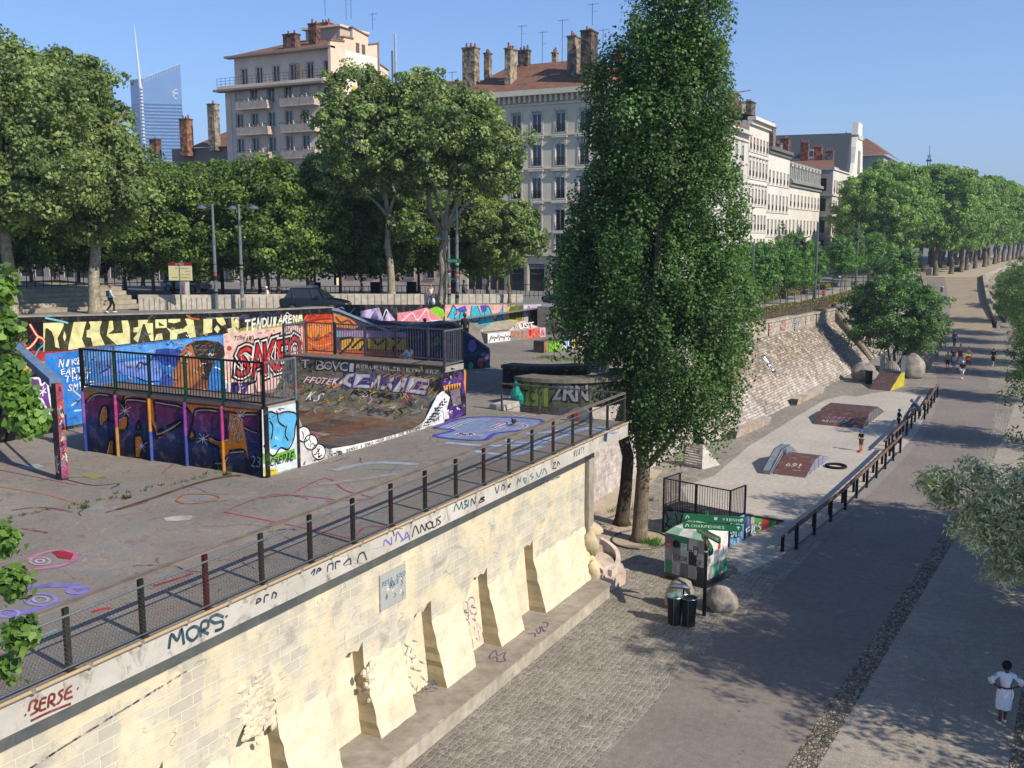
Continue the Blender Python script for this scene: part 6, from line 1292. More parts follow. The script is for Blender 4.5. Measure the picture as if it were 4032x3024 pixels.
letters(b, 'TIDR', .42, .78, .55, .2, [(.0, H('3a3838'))], .3, .2, .9, 3, h0=.01); letters(b, 'ROW', 1.15, .70, .4, .3, [(.0, H('2c2a2a'))], .3, .2, .9, 3, h0=.01)
for (x, z, hh) in ((.33, .66, .32), (.58, .22, .40), (1.34, .25, .3), (.01, .22, .9)): F_(x, z, .02, hh, 'f2f2ea', .008)
b.X = frame((W_, 0, 0), (0, 1, 0), (0, 0, 1)); b.poly([(1.0+.11*math.cos(i*.5236), 1.3+.11*math.sin(i*.5236), .006) for i in range(12)], H('c83c3c')); F_(.2, 1.1, .34, .35, '3aa070', .002); b.X = None
b.build('stickers_and_tags', 'paint', rc, local=True)
b = MB(); b.tube([(.78, .7, 2.0), (.74, .68, 2.2), (.80, .75, 2.22), (.84, .78, 2.02)], .02, H('6a6c70'), 6); b.box(.7, .62, 2.01, .92, .84, 2.03, H('7a7a7c')); b.build('lifting_hook', 'metal', rc, local=True)
# signpost
sp = thing('cycle_signpost', 'dark pole with four green direction arms in front of the recycling container', 'signpost', (-9.08, 30.9, 0))
b = MB(); b.cyl(-9.08, 30.9, 0, 2.75, .065, H('211e20'), 12); b.cyl(-9.08, 30.9, 2.75, 3.5, .05, H('8c928e'), 12); b.cyl(-9.08, 30.9, 3.5, 3.58, .06, H('2f8a5a'), 10); b.cyl(-9.08, 30.9, 2.20, 2.25, .068, H('c8ccd0'), 12); b.build('pole', 'metal', sp)
def arm(z, x0, x1, ang, txt, tail, ch):
    c, s_ = math.cos(ang), math.sin(ang); o = Vector((-9.08, 30.9-.07, z)); u = Vector((c, s_, 0)); X = frame(o, u, (0, 0, 1)); b = MB(X); hh = .115; pts = [(x0, -hh+.04), (x0+.04, -hh), (x1-.05, -hh), (x1, -hh+.04), (x1, hh-.04), (x1-.05, hh), (x0+.04, hh), (x0, hh-.04)]
    n_ = len(pts); b.add([(p[0], p[1], 0) for p in pts]+[(p[0], p[1], -.04) for p in pts], [tuple(range(n_)), tuple(range(n_, 2*n_))[::-1]]+[(i, n_+i, n_+(i+1) % n_, (i+1) % n_) for i in range(n_)], H('1c6c44'))
    lw = .11*len(txt); letters(b, txt, x0+tail, -.045, lw, .09, [(0, H('d8e8dc'))], 0, 0, .75, 1, h0=.004)
    b.stroke([(x0+.08, -.05), (x0+.14, .05), (x0+.2, -.04)], .025, .005, H('d8e8dc')); b.add([(ch, -.04, .005), (ch+.1, -.04, .005), (ch+.1, .06, .005), (ch, .06, .005)], [(0, 1, 2, 3)], H('c8ccd8')); b.stroke([(x1-.12, -.05), (x1-.12, .06)], .025, .005, H('d8e8dc')); b.stroke([(x1-.17, .01), (x1-.12, .06), (x1-.07, .01)], .022, .006, H('d8e8dc'))
    b.build('direction_arm', 'gloss', sp)
arm(3.36, -.75, 1.25, R(14), 'VIENNE', 1.25, .25); arm(3.08, -.75, 1.15, R(16), 'CHARPENNES', .25, 1.45); arm(2.84, -.6, .85, R(-42), 'FERRANDIERE', .2, .6); arm(2.6, -.75, .85, R(-62), 'CITE', .5, .2)
# litter bins
lbn = thing('litter_bin', 'dark slatted twin litter bin with clear bag in front of the boulders', 'litter bin', (-9.72, 29.75, 0), R(10))
for x, nm in ((0, 'bin_body'), (.46, 'bin_body')):
    b = MB(); vs = [(0, .02, .20), (0, .92, .26)]
    b.tube([(x, 0, .03), (x, 0, .5), (x, 0, .95)], [.20, .225, .265], H('222426'), 16); b.build(nm, 'plain', lbn, local=True)
    b = MB(); b.tube([(x+.265*math.cos(i*.3927), .265*math.sin(i*.3927), .955) for i in range(17)], .018, H('8a9a98'), 6, cap=False); b.tube([(x, -.20, .04), (x, -.225, .5), (x, -.265, .95)], .014, H('8a9498'), 6); b.tube([(x-.2, 0, .04), (x-.225, 0, .5), (x-.265, 0, .95)], .014, H('8a9498'), 6); b.build('rim', 'steel', lbn, local=True)
b = MB(); lump(b, (0, 0, .98), (.24, .24, .10), 3, H('6c8a84'), 12, 6, .6, 0, -1); b.build('liner_bag', 'gloss', lbn, local=True)
b = MB(); b.cyl(.24, .22, 0, 1.25, .03, H('2a2c2e'), 8); b.tube([(-.2, .1, 1.22), (0, .0, 1.3), (.25, .05, 1.28), (.48, .1, 1.22)], [.03, .10, .09, .03], H('7e8488'), 8); b.build('hood', 'steel', lbn, local=True)
def rock(lab, x, y, r, s_, grp='boulders on the lower quay'):
    b = MB(); lump(b, (x, y, r[2]*.62), r, s_, (.4, .4, .4), 22, 14, .28); o = b.build('boulder', 'rock', smooth=True); tag(o, lab, 'boulder', grp)
rock('tan boulder directly behind the litter bin', -10.0, 31.2, (.5, .42, .62), 11); rock('rounded grey boulder right of the signpost', -8.75, 31.75, (.58, .52, .5), 12)
rock('large pale boulder right of the fenced launch ramp', -9.35, 93.8, (1.0, .9, 1.3), 13); rock('flatter boulder behind the large pale one', -9.7, 100.2, (1.4, 1.0, 1.3), 14)
rock('low boulder left of the fenced launch ramp', -12.9, 90.0, (1.2, 1.0, .95), 15); rock('small boulder hidden behind the launch ramp fence', -11.0, 92.5, (.7, .6, 1.0), 16)
dbn = MB(); dbn.tube([(-12.25, 88.3, 0), (-12.25, 88.3, 1.1)], [.28, .30], H('2a2c2c'), 12); tag(dbn.build('dark_bin', 'plain'), 'dark round litter bin left of the launch ramp', 'litter bin')
mc = MB(); mc.box(-16.9, 36.6, .012, -15.7, 37.6, .03, H('4a443c')); tag(mc.build('tree_grate', 'metal'), 'rusty square ground grate before the pink masonry wall', 'grate')
# ---------------------------------------------------------------- far ramp and river walls
rmp = [(-12.4, 141, 0), (-13.8, 155, .85), (-15.2, 170, 2.2), (-17, 185, 3.6), (-19, 200, 4.9)]; rmr = [(-4.7, 141, 0), (-5.6, 155, .85), (-7.0, 170, 2.2), (-8.2, 185, 3.6), (-9.2, 200, 4.9)]
b = MB()
for i in range(4): 
    m_ = lambda k, t: tuple(Vector(rmp[k]).lerp(Vector(rmr[k]), t))
    b.quad(m_(i, 0), m_(i, .36), m_(i+1, .36), m_(i+1, 0), (.3, .3, .3)); b.quad(m_(i, .36), m_(i, 1), m_(i+1, 1), m_(i+1, .36), (.3, .3, .3), 1)
n = N('ochre', .9, .2); n.out(n.dirt(n.ramp(n.noise(.5, 4).outputs[0], [(.3, (.27, .22, .155)), (.7, (.34, .28, .20))]), 12, .8)); st(b.build('ramp_road', ['asphalt', 'ochre']))
st(sheet('promenade', [(-40, 200), (-9.2, 200), (-8.2, 240), (-5.5, 300), (10, 420), (-60, 420)], 4.91, 'dust'))
b = MB(); P = [(-12.7, 139), (-14.1, 155), (-15.5, 170), (-17.4, 185), (-19.4, 200)]; wallpath(b, P, .5, 0, [1.0, 1.9, 3.2, 4.5, 5.6], H('9a9080')); tag(b.build('ramp_side_wall', 'conc'), 'low pale wall on the left edge of the far ramp', 'wall')
b = MB(); P = [(-4.4, 150), (-5.3, 157), (-6.7, 170), (-7.9, 185), (-8.9, 200), (-8.0, 240), (-5.3, 300), (8, 420)]; wallpath(b, P, .55, 0, [.9, 1.6, 3.0, 4.4, 5.6, 5.6, 5.6, 5.6], H('a89c8a')); tag(b.build('river_wall', 'ashlar'), 'stone wall on the river side of the far ramp', 'wall')
b = MB(); 
for (a, c) in (((-4.1, 150, .4), (-1.2, 150, .0)),): pass
b.add([(-6.4, 170, 2.4), (-8.5, 200, 4.9), (-3.2, 200, 0), (-2.6, 170, 0), (-7.7, 240, 4.9), (-2.4, 240, 0), (-5, 300, 4.9), (0, 300, 0)], [(0, 3, 2, 1), (1, 2, 5, 4), (4, 5, 7, 6)], (.4, .4, .4)); tag(b.build('river_slope', 'pitch'), 'sloping stone bank below the far river wall', 'embankment')
bo = MB(); bo.box(-4.2, 236, 1, -1.8, 262, 2.2, H('e8e8e4')); bo.prism([(-4.2, 236, 1), (-1.8, 236, 1), (-1.8, 236, 2.2), (-4.2, 236, 2.2)], (.6, -4, -.4), H('dcdcd8')); bo.box(-3.9, 240, 2.2, -2.1, 258, 3.6, H('5a6468')); tag(bo.build('white_barge', 'paint'), 'white moored barge seen beyond the river slope', 'boat')
st(sheet('river', [(7, -60), (200, -60), (200, 1200), (7, 1200)], -.6, 'glass'))
# ---------------------------------------------------------------- vegetation
def leaf_mesh(name, p, out, r, size, col, asp, jit=.35, droop=0, shp=((-1, 0), (-.15, 1), (1, 0), (-.15, -1))):
    m = len(p); out = out/np.linalg.norm(out, axis=1)[:, None]; t = r.normal(size=(m, 3)); t[:, 2] -= droop; t -= (t*out).sum(1)[:, None]*out; t /= np.linalg.norm(t, axis=1)[:, None]; s_ = np.cross(out, t)
    L_ = size*(1+jit*(r.random(m)-.5)*2)[:, None]*.5; W_ = L_*asp
    K = len(shp); v = np.empty((m, K, 3))
    for i, (a, c) in enumerate(shp): v[:, i] = p+t*L_*a+s_*W_*c+out*L_*(.18*abs(c) if K > 4 else 0)
    me = bpy.data.meshes.new(name); me.vertices.add(m*K); me.vertices.foreach_set('co', v.ravel()); me.loops.add(m*K); me.loops.foreach_set('vertex_index', np.arange(m*K, dtype=np.int32))
    me.polygons.add(m); me.polygons.foreach_set('loop_start', np.arange(0, m*K, K, dtype=np.int32)); me.polygons.foreach_set('loop_total', np.full(m, K, dtype=np.int32))
    me.update(calc_edges=True); me.materials.append(M['leaf']); a = me.attributes.new('Col', 'FLOAT_COLOR', 'FACE'); q = np.ones((m, 4), dtype=np.float32); q[:, :3] = col; a.data.foreach_set('color', q.ravel()); return me
def crown_mesh(name, lobes, n, size, pal, seed=0, asp=.62, clump=90, csig=.8, vert=.75, inner=.55, droop=0, spread=1.0, lift=.25, **kw):
    """foliage as hundreds of leafy puffs set over the lobes; each puff is a loose shell of single leaves"""
    r = np.random.default_rng(seed); lob = np.array([l[:6] for l in lobes], float); wt = np.array([l[6] if len(l) > 6 else (l[3]*l[4]*l[5])**.72 for l in lobes], float); wt /= wt.sum()
    nc = max(n//clump, 1); k = r.choice(len(lob), nc, p=wt); d = r.normal(size=(nc, 3)); d /= np.linalg.norm(d, axis=1)[:, None]
    rad = (inner+(1-inner)*r.random(nc)+np.where(r.random(nc) < .26, .34*r.random(nc), 0))[:, None]; R_ = np.maximum(lob[k, 3:6]-csig*np.array([.6, .6, .6*vert]), .05); cc = lob[k, :3]+d*rad*R_*spread
    pr = csig*(.55+.75*r.random(nc)); idx = np.repeat(np.arange(nc), clump); m = len(idx)
    e = r.normal(size=(m, 3))+d[idx]*.55+np.array([0, 0, lift]); e /= np.linalg.norm(e, axis=1)[:, None]
    rr_ = (.35+.65*r.random(m)**.5)*(1+.25*(r.random(m) > .93)); p = cc[idx]+e*(rr_*pr[idx])[:, None]*np.array([1, 1, vert])
    P_ = np.array([H(c) for c in pal]); ci = r.integers(0, len(P_), m); pc_ = P_[r.integers(0, len(P_), nc)]*(.8+.4*r.random((nc, 1))); col = (P_[ci]*.4+pc_[idx]*.6)*(1+.4*(r.random((m, 1))-.5))
    return leaf_mesh(name, p, e*.75+r.normal(size=(m, 3))*.45+np.array([0, 0, .3]), r, size, col, asp, droop=droop, **kw)
def branchy(b, base, top, forks, r0, col, seed=0, wob=.06, n=8):
    r = random.Random(seed); base = Vector(base); top = Vector(top); P = []; k = 6
    for i in range(k+1): 
        t = i/k; P.append(base.lerp(top, t)+Vector((r.uniform(-1, 1), r.uniform(-1, 1), 0))*wob*(top-base).length*math.sin(t*3.14)*.5)
    b.tube([P[0]-Vector((0, 0, .05)), P[0]+Vector((0, 0, .25))]+P[1:], [r0*1.5, r0*1.08]+[r0*(1-.38*i/k) for i in range(1, k+1)], col, n)
    for f in forks:
        f = Vector(f); st_ = top if f.z > top.z else base.lerp(top, max(.35, min(.95, (f.z-base.z)/max((top.z-base.z), .1)-.25)))
        mid = st_.lerp(f, .5)+Vector((r.uniform(-.3, .3), r.uniform(-.3, .3), r.uniform(.1, .5)))*.12*(f-st_).length; ra = r0*.5
        b.tube([st_-Vector((0, 0, .1)), st_.lerp(mid, .5)+Vector((r.uniform(-.1, .1), r.uniform(-.1, .1), 0)), mid, f], [ra, ra*.8, ra*.6, ra*.22], col, 6)
        for q in range(2):
            e = mid.lerp(f, .3+.3*q)+Vector((r.uniform(-1, 1), r.uniform(-1, 1), r.uniform(0, .9)))*(f-st_).length*.32; b.tube([mid.lerp(f, .2+.3*q), e], [ra*.4, ra*.12], col, 5)
def tree(name, label, cat, loc, lobes, n, size, pal, trunk_top, forks, r0, tcol, group=None, seed=0, rz=0, extra=None, **kw):
    t = thing(name, label, cat, loc, rz, group)
    o = link(bpy.data.objects.new('crown', crown_mesh('crown', lobes, n, size, pal, seed, **kw))); o.parent = t
    b = MB(); branchy(b, (0, 0, 0), trunk_top, forks, r0, H(tcol), seed)
    if extra: extra(b)
    b.build('trunk', 'bark', t, local=True, smooth=True); return t
def again(t, label, loc, rz, sc=1, group=None):
    c = copy_tree(t); c.location = loc; c.rotation_euler = (0, 0, rz); c.scale = (sc, sc, sc); c['label'] = label
    if group: c['group'] = group
    return c
GP = ['456432', '3b562a', '52723c', '64844a', '324a26', '4a6836']            # poplar
PP = ['6a7e48', '566c3e', '7a8f52', '8c9c60', '465a36', '64784c']            # plane tree, dusty
LP = ['566e34', '48602c', '667e3e', '7a944a', '3c5226']                      # lime
# the big poplar
lobes = [(.3, .2, 5.8, 1.6, 1.8, 2.1), (1.4, 0, 17.5, 1.9, 1.9, 3.0), (1.7, 0, 20.4, 1.5, 1.5, 2.8), (-2.2, 0, 11.8, 1.6, 1.7, 2.4), (1.3, 0, 7.6, 2.5, 2.7, 2.7), (-1.7, .3, 9.3, 2.1, 2.2, 2.4), (2.7, .3, 6.2, 1.3, 1.5, 1.9), (-2.9, 0, 10.2, 1.25, 1.7, 2.2), (2.9, .4, 9.2, 1.7, 2.0, 2.6), (.6, 0, 11.2, 2.8, 2.9, 3.6), (-1.6, .2, 13.2, 1.5, 1.7, 3.0), (2.4, .2, 13.2, 1.55, 1.7, 3.0),
  (.7, 0, 16.0, 2.3, 2.4, 3.4), (2.4, 0, 17.4, 1.15, 1.3, 3.2), (-1.4, .2, 17.2, 1.4, 1.5, 2.8), (.7, 0, 20.5, 1.6, 1.6, 3.4), (2.3, 0, 20.2, .85, .9, 2.3), (.7, 0, 24.4, 1.1, 1.1, 3.0), (.8, 0, 4.4, 1.2, 1.3, 1.0)]
pop = tree('poplar_tree', 'tall dark green poplar with a thick pale trunk in the middle of the quay', 'tree', (-13.9, 37.7, 0), lobes, 170000, .125, GP, (.35, 0, 9), [(2.0, 0, 8.5), (-1.6, 0, 9), (1.6, .3, 13), (-.8, 0, 14), (.5, 0, 20), (3.0, .2, 6.4), (2.2, -.4, 5.4)], .33, '8a7e6c', seed=3, clump=150, csig=.62, vert=1.75, asp=.82, inner=.72, lift=.45)
tw = thing('poplar_tree', 'second darker poplar trunk just left of the big poplar, crown merged behind it', 'tree', (-15.4, 39.5, 0))
o = link(bpy.data.objects.new('crown', crown_mesh('crown', [(.6, 1.0, 9.6, 1.7, 1.8, 2.6), (.2, .8, 13, 2.1, 2.1, 3.6), (.5, .6, 18, 1.5, 1.5, 3.4)], 36000, .14, GP, 8, asp=.82, clump=80, csig=.5, vert=1.5))); o.parent = tw
b = MB(); branchy(b, (0, 0, 0), (.1, .1, 9), [(0, .5, 12), (.8, .6, 13)], .31, H('5c5246'), 5); b.build('trunk', 'bark', tw, local=True, smooth=True)
b = MB(); 
for i in range(5): tuft(b, -13.4+random.uniform(-.2, .4), 37.5+random.uniform(-.3, .3), 0, .35, 50, .35, '4a7a26')
for i in range(6): tuft(b, -16.2+random.uniform(-.5, .9), 41+random.uniform(-1, 3), 0, .3, 30, .3, '4a6a26')
st(b.build('quay_weeds', 'leaf'), 'stuff')
pk = MB(); pk.tube([(-13.9+1.15*math.cos(i*.3927), 37.75+1.35*math.sin(i*.3927), .03) for i in range(17)], .04, H('5a554c'), 6, cap=False); tag(pk.build('tree_pit_ring', 'metal'), 'thin metal ring edging round the foot of the big poplar', 'tree ring')
# young maple on the quay
qt = tree('quay_maple', 'bushy multi-stemmed tree beyond the launch ramp on the quay', 'tree', (-11.5, 97.5, 0), [(0, 0, 5.2, 4.6, 4.2, 3.3), (1.9, 0, 3.6, 2.9, 2.8, 2.0), (-2.0, .3, 4.2, 2.8, 2.8, 2.2), (-.3, 0, 8.0, 2.9, 2.8, 2.4), (.3, 0, 10.2, 1.5, 1.5, 1.4), (2.6, 0, 6.2, 2.0, 2.0, 1.9), (-2.8, 0, 6.6, 1.8, 1.8, 1.8)], 52000, .21, ['4f7040', '426038', '5f8048', '74965a', '385432'], (.3, 0, 3.4), [(1.8, 0, 5), (-1.6, 0, 5), (0, 0, 8), (2.6, 0, 4)], .17, '4e463a', seed=5, clump=70, csig=.62, inner=.4,
  extra=lambda b: (b.tube([(.1, 0, 0), (1.2, .1, 2), (2.3, .1, 4)], [.12, .10, .05], H('4a4238'), 7), b.tube([(-.1, .1, 0), (-.5, 0, 2.2), (-1.6, 0, 4.6)], [.12, .09, .05], H('4a4238'), 7)))
# willow-like trees on the river side
WP = ['98a286', '7a886a', 'b4bc9e', 'd0d4bc', '626e54', '889474']
wl = tree('silver_willow', 'silvery narrow leaved tree reaching over the river side path nearest the camera', 'tree', (2.8, 27.4, 0), [(-4.75, 0, 6.2, .6, .8, .45, 1.4), (-3.9, -.2, 6.55, .6, .7, .35, .7), (-3.5, .0, 5.7, 1.1, 1.2, .85, 3), (-3.7, 0, 5.1, .8, .8, .6, 1.6), (-4.6, .1, 5.75, .5, .6, .35, .6), (-2.6, -.2, 5.3, 1.3, 1.3, 1.05, 4), (-2.6, 0, 6.5, .9, .9, .5, 1.3), (-2.9, -.3, 4.3, .8, 1, .6, 1.4), (-1.2, 0, 5.6, 1.8, 1.8, 1.5, 5), (.6, 0, 6.2, 2.2, 2.2, 1.8, 6), (1.2, 0, 7.6, 1.6, 1.6, 1.2, 3)], 30000, .17, WP, (-.1, 0, 3.6), [(-4.2, 0, 6.2), (-3.0, .2, 5.4), (1, 0, 6), (-1, 1, 6.6), (-2.6, -.6, 4.6)], .15, '5a5246', 'trees on the river side of the quay', seed=9, clump=20, csig=.36, asp=.26, inner=.1, lift=.3)
RP = ['3f5c2e', '4c6a36', '5c7a44', '6d8c58', '324a26', '859a6a']
rt0 = tree('riverside_tree', 'round dark tree on the river side behind the silver willow', 'tree', (4.6, 33.2, 0), [(0, 0, 7.2, 4.2, 4.2, 3.4), (-1.4, 0, 5.2, 3.2, 3.2, 2.4), (.5, 0, 4.2, 3.4, 3.6, 1.6), (1.6, 1, 8.0, 3.0, 3.2, 2.6), (-1.0, -1, 9.4, 2.6, 2.6, 2.0)], 44000, .17, RP, (0, 0, 4), [(-2, 0, 7), (2, 0, 7), (0, 1, 9)], .22, '4e463c', 'trees on the river side of the quay', seed=12, clump=60, csig=.6, asp=.45, inner=.4)
rl_ = [((7.4, 27.2), 1.15, 'tall river side tree outside the view whose shade covers the lower road'), ((8.0, 32.5), 1.25, 'tall river side tree outside the view beside the signpost bend'), ((8.2, 40), 1.1, 'tall river side tree outside the view beside the ramp tower'), ((4.2, 38.8), 1.0, 'second round tree beyond the silver willow, its shade over the road'), ((3.1, 44), .88, 'third round tree on the river side before the sunlit gap in the road'), ((2.4, 66), .9, 'river side tree casting the shade patch beside the middle rail'), ((1.2, 84), .7, 'small river side tree beyond the middle rail'), ((.9, 99), .85, 'river side tree level with the walking group'), ((1.6, 108), .95, 'river side tree just beyond the walking group'), ((.6, 118), .9, 'river side tree before the foot of the far ramp'), ((-.6, 129), .95, 'river side tree level with the foot of the far ramp'), ((-1.8, 140), .8, 'river side tree beside the start of the far ramp'), ((-2.4, 152), .75, 'river side tree beside the lower half of the far ramp'), ((-1.6, 166), .72, 'river side tree beside the middle of the far ramp'), ((-3.6, 182), .66, 'lower bush-like tree at the top right of the far ramp')]
for i, ((x, y), sc, lab) in enumerate(rl_): again(rt0, lab, (x, y, -.2 if y > 60 else 0), i*1.3, sc)
# foliage of the near tree at the left edge (linden/poplar by the bridge)
nb = [(0, 0, 9.2, 2.2, 2.6, 2.6), (.2, 0, 12.2, 2.2, 2.4, 2.6), (0, .4, 6.0, 1.6, 1.8, 2.2)]
nt_ = thing('near_poplar', 'leafy branches of a poplar close to the camera at the left edge', 'tree', (-10.6, 3.4, 0))
NB = [(-8.70, 6.17, 11.0, .20, .20, 4), (-8.56, 6.2, 10.72, .17, .14, 3), (-8.82, 6.2, 11.22, .13, .15, 2), (-8.85, 6.2, 11.6, .07, .22, 1.3), (-8.95, 6.3, 12.0, .08, .25, 1.2), (-8.60, 5.87, 9.62, .12, .12, 1.4), (-8.54, 5.9, 9.2, .15, .14, 2), (-8.50, 5.91, 8.66, .15, .13, 2), (-8.62, 5.85, 8.32, .10, .12, 1)]
lobs = [(x+10.6, y-3.4, z, r_, r_, r2, w_) for x, y, z, r_, r2, w_ in NB]+[(0, .3, 9.5, .8, .6, 2.6, 5)]
r_ = np.random.default_rng(31); o = link(bpy.data.objects.new('crown', crown_mesh('crown', lobs, 3400, .082, ['4f7030', '42622a', '5c8036', '385426', '6a8e3e', '789a46'], 31, asp=1.0, clump=8, csig=.15, vert=1.0, inner=0, lift=.1, droop=.6, shp=((-.8, 0), (-.7, .7), (-.1, .85), (1.05, 0), (-.1, -.85), (-.7, -.7))))); o.parent = nt_
b = MB(); b.tube([(-.5, -1.2, 0), (-.4, -1.0, 5), (-.2, -.5, 9), (-.1, -.2, 12.6)], [.32, .24, .14, .05], H('6c6456'), 8)
for x, y, z, r_, r2, w_ in NB:
    q = Vector((x+10.6, y-3.4, z)); a0 = Vector((-.2, -.5, max(z-1.6, 6))); b.tube([a0, a0.lerp(q, .5)+Vector((0, 0, .15)), q, q+(q-a0).normalized()*r_], [.05, .025, .012, .004], H('5c5446'), 6)
b.build('trunk', 'bark', nt_, local=True, smooth=True)
# plaza trees: two big planes at left
pA = tree('plane_tree', 'big plane tree with pale mottled trunk left of the walking man', 'tree', (-54.6, 38.9, 7.5), [(0, 0, 9.5, 5.6, 5.2, 4.2), (-2.5, 0, 13, 4.0, 4, 3.2), (2.8, .5, 12.4, 3.4, 3.4, 3.0), (3.8, 0, 8.0, 3.2, 3.2, 2.2), (-1, 0, 15.6, 2.6, 2.6, 1.9), (-4.2, 0, 9, 3.3, 3.3, 2.8), (.5, -1, 6.2, 2.6, 2.2, 1.4)], 64000, .25, PP, (0, 0, 6), [(-2.5, 0, 11), (2.6, 0, 11), (0, 0, 14), (3.5, 0, 8), (-3.8, 0, 8.5)], .42, 'b0a58e', 'plane trees on the plaza', seed=14, clump=70, csig=.72, asp=.72, inner=.6)
pB = tree('plane_tree', 'plane tree right behind the walking man with drooping leafy low branches', 'tree', (-53.9, 44.4, 7.5), [(-2.5, 0, 12, 4.6, 4.6, 4.0), (-.6, 0, 14.6, 2.6, 2.6, 1.8), (1.6, 0, 10.6, 2.2, 2.2, 2.2), (.9, 0, 8.5, 3.8, 3.8, 2.6), (-3.5, 0, 15, 2.6, 2.6, 1.9), (0, 0, 5.6, 2.4, 2.2, 1.4), (3.4, 0, 7.2, 2.2, 2.2, 1.6)], 64000, .25, PP, (.2, 0, 7), [(-2.5, 0, 12), (2.6, 0, 12), (0, 0, 15), (4.5, 0, 9), (-1, 0, 9)], .40, 'b4aa94', 'plane trees on the plaza', seed=15, clump=70, csig=.72, asp=.72, inner=.6)
pC = tree('plane_tree', 'tall plane with forked pale trunk left of the street sign', 'tree', (-41.6, 60.2, 7.5), [(-1.5, 0, 12.0, 4.8, 4.5, 3.6), (-2.6, 0, 15.2, 2.6, 2.6, 2.2), (1.8, 0, 11.2, 3.2, 3.2, 2.6), (-4.2, 0, 9.6, 3.0, 3.0, 2.2), (1.0, 0, 14.0, 2.2, 2.2, 1.6), (1.6, 0, 6.0, 1.5, 1.5, 1.3)], 50000, .25, PP, (-.2, 0, 6.4), [(-2.6, 0, 12), (1.8, 0, 10), (-1, 0, 14), (-3.8, 0, 9)], .30, 'b0a68e', 'plane trees on the plaza', seed=16, clump=70, csig=.7, asp=.72, inner=.6)
pD = tree('plane_tree', 'tall plane with bent pale trunk beside the green street sign', 'tree', (-38.4, 61.8, 7.5), [(.6, 0, 11.6, 4.4, 4.4, 3.6), (-1.4, 0, 14.6, 2.8, 2.8, 2.2), (4.0, 0, 11.0, 2.8, 2.6, 2.6), (2.4, 0, 13.4, 2.3, 2.3, 1.6), (-2.4, 0, 10, 2.6, 2.6, 2.2), (4.8, 0, 8.8, 1.8, 1.6, 1.3)], 50000, .25, PP, (.4, 0, 5.4), [(-1.6, 0, 10), (3.4, 0, 10), (1, 0, 13), (4.2, 0, 8.6)], .36, 'b8ae98', 'plane trees on the plaza', seed=17, clump=70, csig=.7, asp=.72, inner=.6, extra=lambda b: b.tube([(.35, 0, 5), (-.9, 0, 6.6), (-1.0, 0, 8.6), (-1.8, 0, 10.5)], [.24, .2, .16, .08], H('b4aa94'), 8))
lA = tree('lime_tree', 'bright green lime tree behind the two grey lamp posts', 'tree', (-50, 56.5, 7.5), [(0, 0, 6.0, 3.7, 3.7, 3.8), (-1.2, 0, 8.6, 2.3, 2.3, 2.2), (1.6, 0, 8.0, 2.2, 2.2, 2.2), (0, 0, 4.0, 3.0, 3.0, 1.6), (2.2, 0, 5.0, 2.0, 2.0, 1.8), (-2.3, 0, 5.5, 2.0, 2, 2)], 40000, .25, LP, (0, 0, 3.4), [(-1.5, 0, 6), (1.6, 0, 6), (0, 0, 8)], .16, '7c7260', 'lime trees in rows on the plaza', seed=18, clump=75, csig=.75, asp=.8, inner=.4)
lm = LIMES
for i, (x, y, sc, lab) in enumerate(lm): again(lA, lab, (x, y, 7.5), i*1.7, sc*.93)
sm = tree('small_plane_tree', 'small rounded grey green tree before the shop windows of the grey building', 'tree', (-34.7, 65.4, 7.5), [(0, 0, 5.0, 2.5, 2.4, 2.2), (.8, 0, 6.3, 1.6, 1.6, 1.4), (-1.2, 0, 4.4, 1.6, 1.5, 1.4), (1.8, 0, 4.5, 1.5, 1.4, 1.2)], 20000, .22, PP, (0, 0, 3), [(-1, 0, 4.6), (1.1, 0, 4.8)], .13, '8a806c', seed=19, clump=60, csig=.5, asp=.7, inner=.35)
again(sm, 'slim young tree left of the small rounded tree before the shops', (-37.2, 66.6, 7.5), 2, 1.0)
# planted strip: young staked trees
ys0 = tree('young_staked_tree', 'young staked tree nearest the parapet above the skating slab', 'tree', (-22.5, 79, 5.85), [(0, 0, 3.5, 1.7, 1.7, 1.9), (.3, 0, 4.8, 1.1, 1.1, 1.1), (-.5, 0, 2.9, 1.2, 1.2, .9)], 9000, .20, ['4a7034', '3d6030', '587e3c', '668c46'], (0, 0, 2.4), [(.5, 0, 3.6), (-.5, 0, 3.6)], .05, '6a6252', 'young staked trees in the planted strip', seed=23, clump=40, csig=.42, asp=.6, inner=.2,
  extra=lambda b: ([b.tube([(.75*math.cos(a), .75*math.sin(a), 0), (.75*math.cos(a), .75*math.sin(a), 1.75)], .045, H('8c8270'), 6) for a in (.5, 2.6, 4.7)], b.tube([(.75*math.cos(a), .75*math.sin(a), 1.65) for a in (.5, 2.6, 4.7, 6.78)], .05, H('8a7e6c'), 5)))
yl_ = [(-21.2, 88, .95, 'second'), (-24.5, 90, 1.1, 'third'), (-21.5, 98, 1.05, 'fourth'), (-25.6, 101, 1.15, 'fifth'), (-22.2, 108, 1.0, 'sixth'), (-27.5, 112, 1.2, 'seventh'), (-23.0, 118, 1.05, 'eighth'), (-28, 124, 1.25, 'ninth'), (-22, 130, 1.3, 'tenth'), (-26.5, 135, 1.2, 'eleventh'), (-22.5, 142, 1.3, 'twelfth'), (-30, 138, 1.4, 'thirteenth'), (-21.5, 152, 1.4, 'fourteenth')]
for i, (x, y, sc, nm) in enumerate(yl_): again(ys0, 'young staked tree in the planted strip, %s one counted from the camera' % nm, (x, y, up_z(x, y)-.05), i*1.1, sc)
